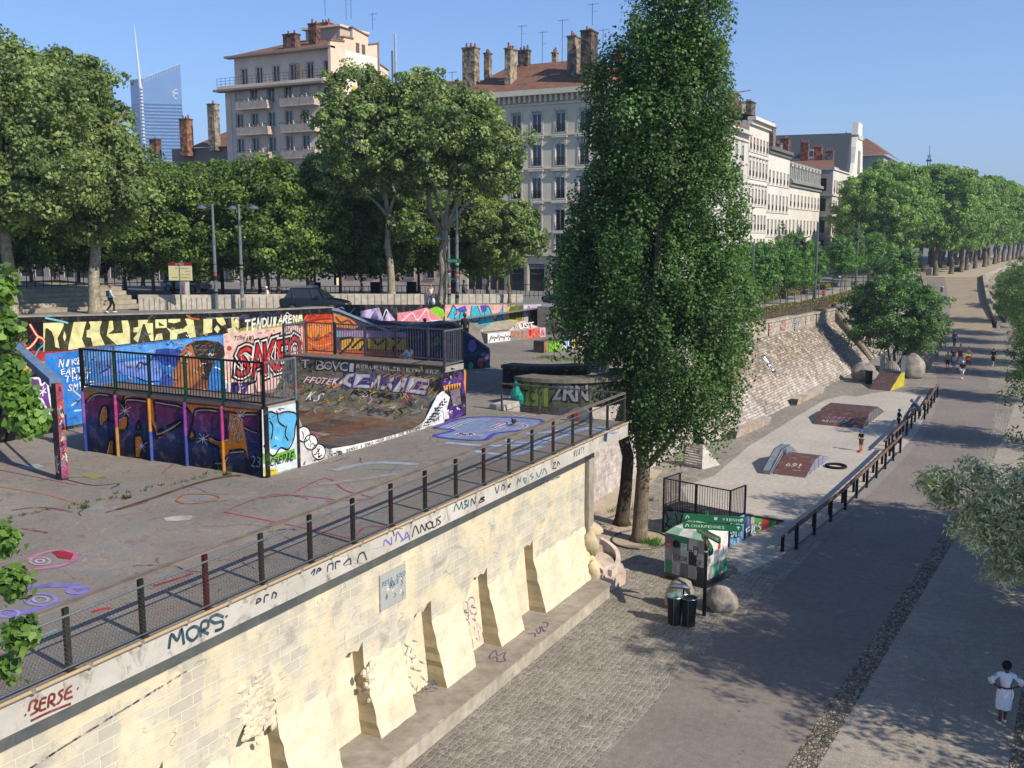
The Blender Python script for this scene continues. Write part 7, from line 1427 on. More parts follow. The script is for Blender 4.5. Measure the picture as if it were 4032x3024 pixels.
# far plane tree avenue (two crowns, copied)
FPAL = ['6c8a44', '5c783c', '7c9a50', '8eaa5e', '506c36', '668448']
fA = tree('avenue_plane_tree', 'huge plane tree at the near left end of the avenue before the white facades', 'tree', (-24.5, 172, 5.0), [(0, 0, 7.0, 5.0, 5.0, 2.2), (0, 0, 9.6, 6, 6, 2.6), (0, 0, 13, 6.6, 6.6, 4.6), (-2.5, 0, 17, 4.2, 4.2, 3.6), (3.5, 1, 16, 4.4, 4.4, 3.6), (-4.5, 0, 12, 4.2, 4.2, 3.2), (4.8, -1, 11.5, 4.0, 4.0, 3.0), (.5, 0, 19, 2.8, 2.8, 2.4)], 42000, .42, FPAL, (0, 0, 7), [(-3.5, 0, 13), (3.5, 0, 13), (0, 0, 16), (4.5, 0, 10), (-4.5, 0, 11)], .5, '80776a', 'plane trees of the avenue', seed=26, clump=70, csig=1.1, asp=.75, inner=.4)
fB = tree('avenue_plane_tree', 'avenue plane tree at the top of the far ramp nearest the path', 'tree', (-17.5, 205, 4.9), [(0, 0, 7.0, 5.2, 5.2, 2.2), (0, 0, 9.6, 6, 6, 2.6), (0, 0, 13, 6.2, 6.2, 4.8), (2.5, 0, 16.6, 4.4, 4.2, 3.4), (-3.5, 1, 15.6, 4.2, 4.4, 3.4), (4.2, 0, 10.5, 3.8, 4.2, 3.0), (-4.6, -1, 10.8, 3.8, 4.0, 3.0), (0, 0, 18.4, 2.8, 2.8, 2.2)], 38000, .45, FPAL, (0, 0, 7.5), [(-3.5, 0, 13), (3.5, 0, 13), (0, 0, 16)], .5, '80776a', 'plane trees of the avenue', seed=27, clump=70, csig=1.15, asp=.75, inner=.4)
fA.scale = (.86, .86, .86); k = 0; rq = random.Random(3)
for row, (x0, nm) in enumerate(((-15.5, 'river side row'), (-23.5, 'middle row'), (-31, 'street side row'))):
    for j in range(13):
        y = (214 if row == 0 else 187 if row == 1 else 222)+j*13.5; xo = x0+(max(y-210, 0)*.055)
        if row == 0 and j == 0: y += 2
        again((fA, fB)[k % 2], 'avenue plane tree, number %d from the near end of the %s' % (j+2, nm), (xo+rq.uniform(-.5, .5), y, 4.9), rq.uniform(0, 6.2), rq.uniform(.86, 1.13)); k += 1
# ground cover of the planted strip
m_ = 16000; r = np.random.default_rng(5)
b = MB()
def cover(name, xy, n, size, pal, seed):
    pass
def scatter(name, fx, n, size, h, pal, seed, z):
    r = np.random.default_rng(seed); px, py = fx(r, n); m = len(px); pz = np.array([z(a, c) for a, c in zip(px, py)])+r.random(m)**1.5*h
    lob = None; me = bpy.data.meshes.new(name); p = np.stack([px, py, pz], 1); t = r.normal(size=(m, 3)); t[:, 2] = abs(t[:, 2])+.3; t /= np.linalg.norm(t, axis=1)[:, None]; q = np.cross(t, r.normal(size=(m, 3))); q /= np.linalg.norm(q, axis=1)[:, None]
    v = np.empty((m, 4, 3)); v[:, 0] = p-t*size*.5; v[:, 1] = p+q*size*.25; v[:, 2] = p+t*size*.5; v[:, 3] = p-q*size*.25
    me.vertices.add(m*4); me.vertices.foreach_set('co', v.ravel()); me.loops.add(m*4); me.loops.foreach_set('vertex_index', np.arange(m*4, dtype=np.int32)); me.polygons.add(m); me.polygons.foreach_set('loop_start', np.arange(0, m*4, 4, dtype=np.int32)); me.polygons.foreach_set('loop_total', np.full(m, 4, dtype=np.int32)); me.update(calc_edges=True); me.materials.append(M['leaf'])
    P_ = np.array([H(c) for c in pal]); a = me.attributes.new('Col', 'FLOAT_COLOR', 'FACE'); c = np.ones((m, 4), dtype=np.float32); c[:, :3] = P_[r.integers(0, len(P_), m)]; a.data.foreach_set('color', c.ravel())
    o = link(bpy.data.objects.new(name, me)); return st(o, 'stuff')
def fx1(r, n):
    y = 68.5+r.random(n)*85; c = np.interp(y, [68, 91, 110, 150], [-20.3, -19.4, -18.9, -18.2]); x = c-r.random(n)**1.2*2.6; k = (np.sin(y*.9)+np.sin(y*.37+x)) > -1.1; return x[k], y[k]
scatter('strip_ground_cover', fx1, 34000, .32, .55, ['5a6238', '6a6c40', '4a5630', '8a7c50', '7a6844', '55692f'], 5, lambda x, y: lo_z(y))
def fx2(r, n): y = 70+r.random(n)*85; x = -26.5-r.random(n)*5; k = (np.sin(y*.7)+np.sin(y*.31+x)) > -.9; return x[k], y[k]
scatter('back_ground_cover', fx2, 26000, .35, .6, ['566034', '68683e', '48542e', '84784c', '526a30'], 6, lambda x, y: up_z(x, y))
pth = [(-23.2, 68), (-24.2, 80), (-24.8, 95), (-24, 110), (-23.5, 130), (-24.5, 155)]
b = MB()
for (a, c) in zip(pth[:-1], pth[1:]): b.quad((a[0]-1.2, a[1], lo_z(a[1])+.02), (a[0]+1.2, a[1], lo_z(a[1])+.02), (c[0]+1.2, c[1], lo_z(c[1])+.02), (c[0]-1.2, c[1], lo_z(c[1])+.02), (.4, .4, .4))
st(b.build('strip_path', 'gravel'))
b = MB(); 
for i in range(190): 
    y = 69+i*.19; x = float(np.interp(y, [68, 91, 110], [-20.05, -19.15, -18.7])); b.bar((x, y, lo_z(y)-.1), (x+rq.uniform(-.03, .03), y, lo_z(y)+rq.uniform(.55, .75)), .07, .05, [v*rq.uniform(.7, 1.2) for v in H('8c8068')])
tag(b.build('chestnut_paling', 'bark'), 'low split wood paling fence along the planted strip above the parapet', 'fence')
b = MB(); 
q = [(-20.2, 68), (-19.6, 75), (-18.8, 91), (-18.4, 104), (-21.4, 104), (-22, 91), (-22.4, 75), (-22.6, 68)]
b.poly([(x, y, lo_z(y)+.01) for x, y in q], (.3, .3, .3)); st(b.build('strip_soil', 'grass'))
# ---------------------------------------------------------------- buildings
def win_proto(wd, h, style='casement', surround=None, rail=True, shut=None, frame_c='d8d6d0', ped=False, sur_c='b4b0a4'):
    """window parts in local axes: x along the wall, z up from the sill, y- outward"""
    objs = []
    b = MB(); fw_ = .07; d = .14
    for (x0, x1, z0, z1) in ((0, fw_, 0, h), (wd-fw_, wd, 0, h), (0, wd, h-fw_, h), (0, wd, 0, fw_), (wd/2-.05, wd/2+.05, 0, h)): b.box(x0, d, z0, x1, d+.05, z1, H(frame_c))
    if style == 'barred':
        for k in (1, 2): b.box(0, d+.005, h*k/3-.015, wd, d+.045, h*k/3+.015, H(frame_c))
    if surround:
        s_ = surround; c = H(sur_c); b.box(-s_, -.06, 0, -.0, 0.0, h, c); b.box(wd, -.06, 0, wd+s_, 0, h, c); b.box(-s_, -.06, h, wd+s_, 0, h+s_, c); b.box(-s_-.06, -.12, -.12, wd+s_+.06, 0, 0, c)
        if ped: b.box(-s_, -.08, h+s_, wd+s_, 0, h+.62, c); b.box(-s_-.16, -.32, h+.62, wd+s_+.16, 0, h+.78, c)
    if shut:
        b.box(.02, d-.06, h*shut[1], wd-.02, d-.02, h, H(shut[0]))
    objs.append(('window', b, 'paint'))
    p = MB(); p.box(fw_*.5, d+.055, .03, wd-fw_*.5, d+.075, h-.03, (.03, .04, .05)); p.box(fw_+.04, d+.08, .06, wd*.32, d+.1, h-.1, H('8f9498')); p.box(wd*.72, d+.08, .06, wd-fw_-.04, d+.1, h-.1, H('8f9498'))
    objs.append(('pane', p, 'glass'))
    if rail:
        r_ = MB(); 
        for z in (.06, .42, .82): r_.box(.0, -.08, z, wd, -.05, z+.03, H('22242a'))
        n_ = int(wd/.12)
        for i in range(n_+1): r_.box(wd*i/n_-.01, -.075, .06, wd*i/n_+.01, -.055, .84, H('22242a'))
        objs.append(('guard_rail', r_, 'metal'))
    root = None
    for nm, bb_, m in objs:
        o = bb_.build(nm, m, local=True)
        if root is None: root = o
        else: o.parent = root
    return root
def facade(b, o, u, W_, z0, z1, wins, col, m=0, dep=.25):
    """wall with real openings; wins = [(x, z, w, h)] measured from the wall's own left foot"""
    o = Vector((o[0], o[1], 0)); u = Vector((u[0], u[1], 0)).normalized(); n = Vector((u.y, -u.x, 0))
    xs = sorted({0, W_, *[round(w_[0], 3) for w_ in wins], *[round(w_[0]+w_[2], 3) for w_ in wins]}); zs = sorted({z0, z1, *[round(w_[1], 3) for w_ in wins], *[round(w_[1]+w_[3], 3) for w_ in wins]})
    P = lambda x, z, d=0: tuple(o+u*x-n*d+Vector((0, 0, z)))
    for xa, xb in zip(xs[:-1], xs[1:]):
        for za, zb in zip(zs[:-1], zs[1:]):
            cx, cz = (xa+xb)/2, (za+zb)/2
            if any(w_[0] < cx < w_[0]+w_[2] and w_[1] < cz < w_[1]+w_[3] for w_ in wins): continue
            b.quad(P(xa, za), P(xb, za), P(xb, zb), P(xa, zb), col, m)
    for x, z, w_, h in wins:
        b.quad(P(x, z), P(x, z, dep), P(x, z+h, dep), P(x, z+h), col, m); b.quad(P(x+w_, z, dep), P(x+w_, z), P(x+w_, z+h), P(x+w_, z+h, dep), col, m)
        b.quad(P(x, z+h), P(x, z+h, dep), P(x+w_, z+h, dep), P(x+w_, z+h), col, m); b.quad(P(x, z, dep), P(x, z), P(x+w_, z), P(x+w_, z, dep), col, m)
        b.quad(P(x, z, dep), P(x+w_, z, dep), P(x+w_, z+h, dep), P(x, z+h, dep), (.02, .02, .02), m)
def put(proto, par, o, u, x, z, first=[None]):
    u = Vector((u[0], u[1], 0)).normalized(); a = math.atan2(u.y, u.x)
    c = copy_tree(proto, par); p = Vector((o[0], o[1], 0))+u*x+Vector((0, 0, z)); c.location = p-wloc(par); c.rotation_euler = (0, 0, a); return c
def kill(o):
    for c in list(o.children): kill(c)
    bpy.data.objects.remove(o)
def chimney(par, x, y, z0, w_, d_, h, c, pots=4, name='chimney', m='rubble'):
    b = MB(); b.box(x, y, z0, x+w_, y+d_, z0+h, c, 0); b.box(x-.08, y-.08, z0+h, x+w_+.08, y+d_+.08, z0+h+.15, [v*.8 for v in c], 0); o = b.build(name, m, par)
    q = MB(); r = random.Random(int(x*7+y))
    for i in range(pots): 
        px = x+w_*(i+.5)/pots if w_ > d_ else x+w_/2; py = y+d_/2 if w_ > d_ else y+d_*(i+.5)/pots; q.cyl(px, py, z0+h+.15, z0+h+.15+r.uniform(.3, .6), .13, H(r.choice(('a05840', '8a4a38', '6a5a50'))), 8, 0, .10)
    q2 = q.build('chimney_pots', 'paint'); q2.location = Vector(q2.location)-wloc(o); q2.parent = o
def aerial(par, x, y, z, h, s_=1):
    b = MB(); b.tube([(x, y, z), (x, y, z+h)], .03, H('5a5c60'), 5); b.bar((x-.5*s_, y, z+h-.1), (x+.7*s_, y, z+h-.1), .025, .025, H('5a5c60'))
    for i in range(6): b.bar((x-.4+i*.2, y-.22, z+h-.1), (x-.4+i*.2, y+.22, z+h-.1), .015, .015, H('5a5c60'))
    b.bar((x, y, z+h*.6), (x+.5, y, z+h*.62), .02, .02, H('5a5c60')); b.build('aerial', 'metal', par)
# ---- grey corner building behind the poplar
GB = thing('grey_apartment_building', 'grey rendered corner building with red tiled roof and tall stone chimneys behind the poplar', 'building', (-48, 98, 6.4))
gy0, gx0, gx1 = 98, -58.5, -40; gcol_ = H('d4cab4'); ccol = H('d6cdb9')
cols_ = [-57.0, -54.2, -51.7, -49.25, -46.45, -43.7, -41.9]; 
wz = [13.95, 17.35, 20.8, 24.25]; wins = []
for ri, z in enumerate(wz):
    for x in cols_[:6]: wins.append((x-gx0, z-1.05+.1, 1.12, 2.25))
shop = [(x-gx0-.35, 6.4, 1.9, 3.0) for x in cols_[:6]]
mez = [(x-gx0, 10.9, 1.12, 1.75) for x in cols_[:6]]
b = MB(); facade(b, (gx0, gy0), (1, 0), gx1-gx0, 6.2, 27.2, wins+mez+shop, gcol_)
side_w = [(4+i*3.3, z-1.05+.1, 1.12, 2.25) for i in range(15) for z in wz]; facade(b, (gx1, gy0), (0, 1), 54, 6.0, 27.2, side_w+[(4+i*3.3, 10.6, 1.12, 1.9) for i in range(15)], H('c8c4ba'))
b.quad((gx0, 112, 6), (gx0, gy0, 6), (gx0, gy0, 27.2), (gx0, 112, 27.2), gcol_); b.build('wall', 'plaster', GB)
b = MB()
for z, d_, h in ((10.25, .25, .28), (12.7, .18, .22), (16.05, .14, .16), (19.5, .14, .16), (22.95, .14, .16), (26.2, .18, .2), (27.2, .75, .55), (9.9, .12, .2)): 
    b.box(gx0-.1, gy0-d_, z, gx1+d_, gy0+.02, z+h, ccol); b.box(gx1-.02, gy0+.03, z+.003, gx1+d_-.003, gy0+54, z+h-.003, H('c8c4ba'))
for i in range(30): x = gx0+.4+i*.62; b.box(x, gy0-.5, 26.5, x+.2, gy0-.02, 27.19, ccol)
for x in [gx0+.2]+[c_-.55 for c_ in cols_[1:]]+[gx1-.35]: b.box(x-.3, gy0-.15, 6.2, x+.05, gy0+.01, 10.2, H('8f8c82'))
b.build('cornice', 'plaster', GB)
pr1 = win_proto(1.12, 2.25, surround=.18, ped=True, sur_c='d4d0c4'); pr2 = win_proto(1.12, 2.25, surround=.22, shut=('b0aea4', .86), sur_c='ccc8bc'); pr3 = win_proto(1.12, 1.75, surround=.14, rail=False)
for ri, z in enumerate(wz):
    for x in cols_[:6]: put(pr2 if ri == 3 else pr1, GB, (gx0, gy0), (1, 0), x-gx0, z-.95)
for x in cols_[:6]: put(pr3, GB, (gx0, gy0), (1, 0), x-gx0, 10.9)
for x, z, w_, h in side_w: put(pr1, GB, (gx1, gy0), (0, 1), x, z)
b = MB()
ez, rz_ = 27.75, 31.6
b.add([(gx0-.2, gy0-.6, ez), (gx1+.6, gy0-.6, ez), (gx1-5.5, gy0+6, rz_), (gx0+3.5, gy0+6, rz_), (gx0-.2, gy0+13, ez), (gx1+.6, gy0+54, ez), (gx1-5.5, gy0+54, rz_), (gx1-10, gy0+13, ez)], [(0, 1, 2, 3), (0, 3, 4), (1, 5, 6, 2), (3, 2, 7, 4), (2, 6, 7)], H('82604f'))
b.build('roof', 'tiles', GB)
b = MB(); 
for x, y, z in ((gx0+3.9, gy0+2.2, 29.15), (gx0+10.0, gy0+2.6, 29.4), (gx0+7, gy0+.8, 28.3)): b.box(x, y, z-.15, x+1.3, y+1.4, z+.35, H('7c8084'))
b.build('skylight', 'steel', GB)
for (x, y, z, w_, d_, h, c) in ((-43.9, 98.2, 27.9, 1.5, 2.2, 6.3, '5c5048'), (-46.2, 100.0, 28.8, 1.1, 1.8, 5.2, '84786a'), (-53.2, 99.0, 28.0, .9, 1.9, 5.2, '9a8c78'), (-54.0, 103.5, 30.0, 1.6, .9, 3.5, '6c6054'), (-50, 104.2, 31.2, .7, .7, 1.6, '9a8a78'), (-42.3, 104, 29.0, .8, .8, 3.6, 'a4583c'), (-58.9, 99.4, 26.5, 2.0, 1.4, 7.6, '8c806c'), (-56.9, 101, 27.5, .8, .9, 5.9, '84786a')): chimney(GB, x+.1*w_, y, z, w_*.8, d_*.8, h*.86, H(c), 3)
for (x, y, z, h) in ((-47.6, 102, 31, 4.6), (-42.8, 99, 34, 2.2), (-53.6, 104, 33.5, 2.4), (-51.0, 104, 31.6, 3.4), (-61, 101, 27, 4.0), (-62.6, 101, 27, 3.2), (-41.7, 99.3, 29, 4.6)): aerial(GB, x, y, z, h)
b = MB()
for i, (x, z, w_, h) in enumerate(shop): b.box(gx0+x+.04, gy0+.16, z, gx0+x+w_-.04, gy0+.2, z+h-.05, (.02, .022, .025))
b.build('shop_glazing', 'glass', GB)
b = MB(); X = frame((0, gy0+.12, 0), (1, 0, 0), (0, 0, 1))
for i, (x, z, w_, h) in enumerate(shop[2:]): 
    b.X = None; b.box(gx0+x+.04, gy0+.08, z+2.45, gx0+x+w_-.04, gy0+.13, z+2.92, H('7c7c80')); b.X = X
    letters(b, 'DESSANGE', gx0+x+.3, 8.25, 1.3, .14, [(0, H('8a8c8e'))], 0, 0, .8, 1, h0=.01)
b.X = None; b.build('shop_sign', 'paint', GB)
# ---- pinkish building between
PB = thing('pink_apartment_building', 'pinkish rendered building with orange tiled roof mostly hidden behind the plane trees', 'building', (-67, 98.5, 6.4))
b = MB(); pw = [(1.2+i*2.8, z, 1.1, 2.1) for i in range(6) for z in (7.6, 11.0, 14.3, 17.6, 20.9, 24)]; facade(b, (-75.6, 98.4), (1, 0), 17.0, 6.2, 27.8, pw, H('d0b8ae')); b.build('wall', 'plaster', PB)
b = MB(); b.add([(-75.6, 97.8, 27.8), (-58.6, 97.8, 27.4), (-58.6, 104, 30.3), (-75.6, 104, 31.0)], [(0, 1, 2, 3)], H('82604f')); b.box(-75.5, 97.9, 27.5, -58.7, 98.4, 27.78, H('9a8a80')); b.build('roof', 'tiles', PB)
pr4 = win_proto(1.1, 2.1, rail=True, surround=.12)
for x, z, w_, h in pw: put(pr4, PB, (-75.6, 98.4), (1, 0), x, z)
# ---- beige building with balconies
BB = thing('beige_balcony_building', 'tall beige apartment building with balconies and a stepped sunlit gable', 'building', (-84, 98, 6.4))
x0, x1 = -92.6, -75.9; bc = H('cfc3b8'); by = 98
cx_ = [-90.95, -88.5, -85.8, -83.1, -80.5, -77.8]; rzs = [13.2, 16.4, 19.6, 22.8, 25.7+.1, 28.7]
bw = [(c_-x0, z, 1.15, 1.75) for z in rzs for c_ in cx_]; 
b = MB(); facade(b, (x0, by), (1, 0), x1-x0, 6.2, 30.9, bw, bc)
tw_ = [(c_-x0-.6, 31.2, 1.1, 2.0) for c_ in cx_]; facade(b, (x0+.8, by+.9), (1, 0), x1-x0-.8, 30.9, 34.6, [(x-.0, z, w_, h) for x, z, w_, h in tw_], bc)
b.quad((x0, by+30, 6), (x0, by, 6), (x0, by, 30.9), (x0, by+30, 30.9), bc); b.quad((x0+.8, by+30, 30.9), (x0+.8, by+.9, 30.9), (x0+.8, by+.9, 34.6), (x0+.8, by+30, 34.6), bc); b.quad((x0, by, 30.9), (x1, by, 30.9), (x1, by+.9, 30.9), (x0, by+.9, 30.9), bc)
b.build('wall', 'plaster', BB)
b = MB(); steps = [(0, 35.2), (2.6, 35.5), (2.6, 36.0), (4.4, 36.1), (4.4, 37.4), (7.6, 36.9), (7.6, 35.9), (9.6, 36.4), (9.6, 34.0), (11.8, 33.4), (11.8, 31.6), (13.0, 31.2)]
b.prism([(x1, by, 6.2)]+[(x1, by+13.0, 6.2)]+[(x1, by+y, z) for y, z in steps[::-1]], (-.4, 0, 0), H('e0c6ae')); b.box(x1+.001, by+2.8, 24, x1+.02, by+9.4, 34.6, H('f0e4d4')); b.build('gable_wall', 'plaster', BB)
b = MB()
for (ya_, z_), (yb_, z2) in zip(steps[::2], steps[1::2]): b.prism([(x1+.12, by+ya_-.1, z_), (x1+.12, by+yb_+.1, z2), (x1+.12, by+yb_+.1, z2+.16), (x1+.12, by+ya_-.1, z_+.16)], (-.64, 0, 0), H('8a7060'))
b.X = frame((x1+.03, by, 0), (0, 1, 0), (0, 0, 1)); rq = random.Random(8)
b.add([(3.6, 28.2, 0), (9.2, 28.4, 0), (9.2, 30.0, 0), (4.0, 30.6, 0)], [(0, 1, 2, 3)], H('d8c040'))
for i in range(18): x = 4+rq.uniform(0, 5); z = 24.5+rq.uniform(0, 4.5); b.add([(x, z, .004+.0004*i), (x+.8, z+rq.uniform(-.3, .3), .004+.0004*i), (x+.6, z+.9, .004+.0004*i), (x+.1, z+.7, .004+.0004*i)], [(0, 1, 2, 3)], H(rq.choice(('6ac0c8', '8ad0c8', 'd8c040', 'e8e0d0', '4aa0b0'))))
b.X = None
for y in (5.0, 6.2): b.box(x1+.005, by+y, 34.6, x1+.03, by+y+.7, 35.8, H('6c6058'))
b.build('gable_trim', 'paint', BB)
b = MB(); b.tube([(x1+.15, by+9.6, 12), (x1+.15, by+9.6, 36.6)], .12, H('b0aaa4'), 8); b.tube([(x1+.3, by+13.1, 20), (x1+.3, by+13.1, 38.2)], .16, H('d8d8d8'), 8); b.tube([(x1+.2, by+12.5, 20), (x1+.2, by+12.5, 36)], .12, H('8a7a70'), 8); b.build('flue_pipes', 'steel', BB)
b = MB(); b.add([(x0+.3, by+.2, 34.7), (x1-.35, by+.2, 34.7), (x1-.35, by+6.5, 36.9), (x0+7, by+6.5, 37.1), (x0+.3, by+14, 34.7)], [(0, 1, 2, 3), (0, 3, 4)], H('82604f')); b.build('roof', 'tiles', BB)
b = MB(); b.box(x0+.0, by-.1, 34.45, x1, by+.9, 34.7, H('8e8278')); b.box(x0-.3, by-1.2, 30.55, x1-.2, by+.05, 30.9, H('d2c2b2')); b.box(x0-.9, by-1.3, 30.3, x1-.4, by+.05, 30.54, H('8e8276')); b.box(x0+8.6, by+5.5, 36, x0+14, by+11, 38.0, H('c4b0a0')); b.box(x0+8.2, by+5.1, 38.0, x0+14.3, by+11.3, 38.25, H('d8ccb8')); b.box(x0-.02, by-.08, 6.2, x0+.9, by, 30.3, H('d2c2b2'))
for z in rzs[:5]: b.box(x0, by-.05, z-.28, x1, by+.0, z-.12, H('d2c2b2'))
b.build('cornice', 'plaster', BB)
chimney(BB, x0+8.2, by+1.6, 35.0, 1.9, 1.0, 1.8, H('6e5248'), 2); chimney(BB, x0+11.2, by+2.8, 35.4, 1.2, .9, 2.6, H('6e5248'), 2); chimney(BB, x0+9.6, by+7, 38.2, 1.4, 1.0, .8, H('94503c'), 3)
aerial(BB, x0+10.2, by+7.5, 40, 4.2); aerial(BB, x0+14.6, by+6, 38.8, 3.0); aerial(BB, x1-.6, by+5, 38.6, 5.0); aerial(BB, x1-.3, by+9, 38, 2)
p5a = win_proto(1.15, 1.75, rail=False, surround=.1, sur_c='d4c4b4'); p5b = win_proto(1.15, 1.75, rail=False, surround=.1, shut=('c4c2c0', .05), sur_c='d4c4b4'); p5c = win_proto(1.1, 2.0, rail=False, surround=.1, sur_c='d4c4b4')
for j, z in enumerate(rzs):
    for i, c_ in enumerate(cx_): put(p5b if (i, j) in ((0, 5), (4, 5), (5, 5)) else p5a, BB, (x0, by), (1, 0), c_-x0, z)
for x, z, w_, h in tw_: put(p5c, BB, (x0+.8, by+.9), (1, 0), x, z)
for z in (27.9, 24.8, 21.7, 18.5):
    for xa, xb in ((x0+2.7, x0+7.7), (x0+9.7, x0+14.9)):
        b = MB(); b.box(xa, by-1.15, z, xb, by-.01, z+.16, H('d2c2b2')); b.prism([(xa, by-1.15, z+.16), (xb, by-1.15, z+.16), (xb, by-1.25, z+.95), (xa, by-1.25, z+.95)], (0, .1, 0), H('d2c2b2')); b.box(xb-.1, by-1.15, z+.16, xb, by-.01, z+.95, H('d0baa6')); b.box(xa, by-1.15, z+.16, xa+.1, by-.01, z+.95, H('d2c2b2')); 
        b.bar((xa, by-1.25, z+1.2), (xb, by-1.25, z+1.2), .05, .05, H('4a4644')); [b.bar((xa+(xb-xa)*i/5, by-1.25, z+.9), (xa+(xb-xa)*i/5, by-1.25, z+1.2), .04, .04, H('4a4644')) for i in range(6)]
        for i in range(7): b.ell(xa+.5+i*.7, by-1.0, z+1.05, .16, .12, .18+.1*(i % 3), H(('4a6a3a', 'a06048', 'c8c4c0')[i % 3]), 6, 4)
        b.build('balcony', 'paint', BB)
b = MB(); 
for z in (31.15, 31.5, 31.85): b.bar((x0-.3, by-1.15, z), (x1-.2, by-1.15, z), .035, .035, H('3a3836'))
for i in range(24): x = x0-.3+i*.72; b.bar((x, by-1.15, 30.9), (x, by-1.15, 31.87), .03, .03, H('3a3836'))
b.box(x0+11.6, by-.2, 30.9, x0+12.2, by, 33.0, H('a08468')); b.build('terrace_rail', 'metal', BB)
# ---- low rooftops left of it
LR = thing('old_roof_building', 'old roofs with a brick chimney and a slim rendered chimney left of the beige building', 'building', (-108, 112, 7))
b = MB(); b.box(-116, 111, 6, -97, 120, 25.2, H('8c8078')); b.box(-101.5, 109.5, 6, -95.5, 116, 27.8, H('b4aeb0')); b.build('wall', 'plaster', LR)
b = MB(); b.add([(-112, 110.4, 25.2), (-95, 110.4, 25.0), (-96, 115, 27.6), (-108, 115, 28.0)], [(0, 1, 2, 3)], H('82604f')); b.add([(-102, 109, 27.8), (-95.2, 109, 27.8), (-95.2, 112.5, 30.4)], [(0, 1, 2)], H('b4aeb0')); b.add([(-102, 109, 27.9), (-95.2, 112.5, 30.5), (-95.2, 116, 28.6)], [(0, 1, 2)], H('82604f')); b.build('roof', 'tiles', LR)
chimney(LR, -112.8, 109.6, 24, 1.5, 1.2, 5.2, H('8a6450'), 3); chimney(LR, -107.4, 109.8, 24.6, 1.3, 1.1, 6.4, H('8c8474'), 1); chimney(LR, -119.5, 110, 24, 1.4, 1, 2.6, H('6e5248'), 1)
aerial(LR, -105, 112, 27, 4.6); aerial(LR, -103.4, 112, 27, 4.0)
# filler block behind the lime trees (street front of the plaza)
PF = thing('plaza_front_building', 'row of dark shop fronts and pale pilasters seen under the lime trees', 'building', (-110, 98.6, 6.4))
b = MB(); fwn = [(1+i*3.2, 6.4, 2.0, 3.0) for i in range(21)]+[(1.4+i*3.2, 10.8, 1.2, 2.0) for i in range(21)]+[(1.4+i*3.2, 14.2, 1.2, 2.0) for i in range(21)]; facade(b, (-162, 98.6), (1, 0), 69, 6, 18.5, fwn, H('a8a096')); b.build('wall', 'plaster', PF)
b = MB(); b.add([(-162, 98, 18.5), (-93, 98, 18.5), (-93, 104, 21), (-162, 104, 21)], [(0, 1, 2, 3)], H('a4583e')); b.build('roof', 'tiles', PF)
b = MB(); [b.box(-162+x, 98.75, z, -162+x+w_, 98.8, z+h, (.03, .03, .035)) for x, z, w_, h in fwn]; b.build('glazing', 'glass', PF)
# ---- white facades facing the river
def white_block(name, lab, ya, yb, ztop, rows, n, col, corn=.8, top_shut=None, wx=-40, pitch=None, ped_rows=(), wd=1.0, rh=2.3, roofc='5c5450', cornc=None):
    t = thing(name, lab, 'building', (wx, (ya+yb)/2, 5.2)); o = (wx, ya); L_ = yb-ya; g = L_/n; b = MB(); wn = [(g*(i+.5)-wd/2, z, wd, rh if k else rh*.8) for k, z in enumerate(rows) for i in range(n)]
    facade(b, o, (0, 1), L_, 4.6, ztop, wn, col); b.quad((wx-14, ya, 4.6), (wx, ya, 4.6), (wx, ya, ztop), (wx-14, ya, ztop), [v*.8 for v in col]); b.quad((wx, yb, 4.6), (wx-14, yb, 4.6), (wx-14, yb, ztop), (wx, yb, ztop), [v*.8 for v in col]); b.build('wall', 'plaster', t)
    b = MB(); cc_ = cornc or col; b.box(wx-.3, ya-.05, ztop, wx+corn, yb+.05, ztop+.5, cc_); b.box(wx-.3, ya-.02, ztop-.6, wx+corn*.45, yb+.02, ztop-.003, cc_)
    for z in rows: b.box(wx-.01, ya+.01, z-.42, wx+.13, yb-.01, z-.25, [v*.92 for v in col])
    b.build('cornice', 'plaster', t)
    b = MB(); b.add([(wx+corn, ya, ztop+.5), (wx+corn, yb, ztop+.5), (wx-6, yb, ztop+2.2), (wx-6, ya, ztop+2.2)], [(0, 1, 2, 3)], H(roofc)); b.build('roof', 'tiles', t)
    p_ = win_proto(wd, rh, surround=.13, ped=False, sur_c='d8d4cc', frame_c='c8c4bc'); pp = win_proto(wd, rh, surround=.13, ped=True, sur_c='d8d4cc', frame_c='c8c4bc'); ps = win_proto(wd, rh*.8, surround=.1, shut=(top_shut or '9a9088', .3), sur_c='d8d4cc')
    for k, z in enumerate(rows):
        for i in range(n): put(ps if k == 0 else (pp if k in ped_rows else p_), t, o, (0, 1), g*(i+.5)-wd/2, z)
    for q in (p_, pp, ps): kill(q)
    return t
wcol = H('d8d2c6')
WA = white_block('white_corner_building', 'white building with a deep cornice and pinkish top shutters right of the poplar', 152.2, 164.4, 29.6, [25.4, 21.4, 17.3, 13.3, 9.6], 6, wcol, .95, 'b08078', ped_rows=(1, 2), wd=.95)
for y, w_, h, c in ((152.5, 1.8, 6.6, '7a5c50'), (156.5, 2.2, 5.2, '8c8078'), (162.0, 2.6, 6.4, '6a5c54')): chimney(WA, -44, y, 29.5, 1.6, w_, h*.62, H(c), 4)
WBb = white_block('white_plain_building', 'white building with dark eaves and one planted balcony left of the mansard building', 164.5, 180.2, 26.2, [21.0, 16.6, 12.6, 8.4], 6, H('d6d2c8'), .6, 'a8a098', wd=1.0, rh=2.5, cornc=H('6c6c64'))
b = MB(); b.box(-40, 171.2, 12.1, -38.6, 174.4, 12.35, H('8a8678')); 
for i in range(14): b.bar((-38.65, 171.2+i*.24, 12.3), (-38.65, 171.2+i*.24, 13.4), .03, .03, H('3c403c'))
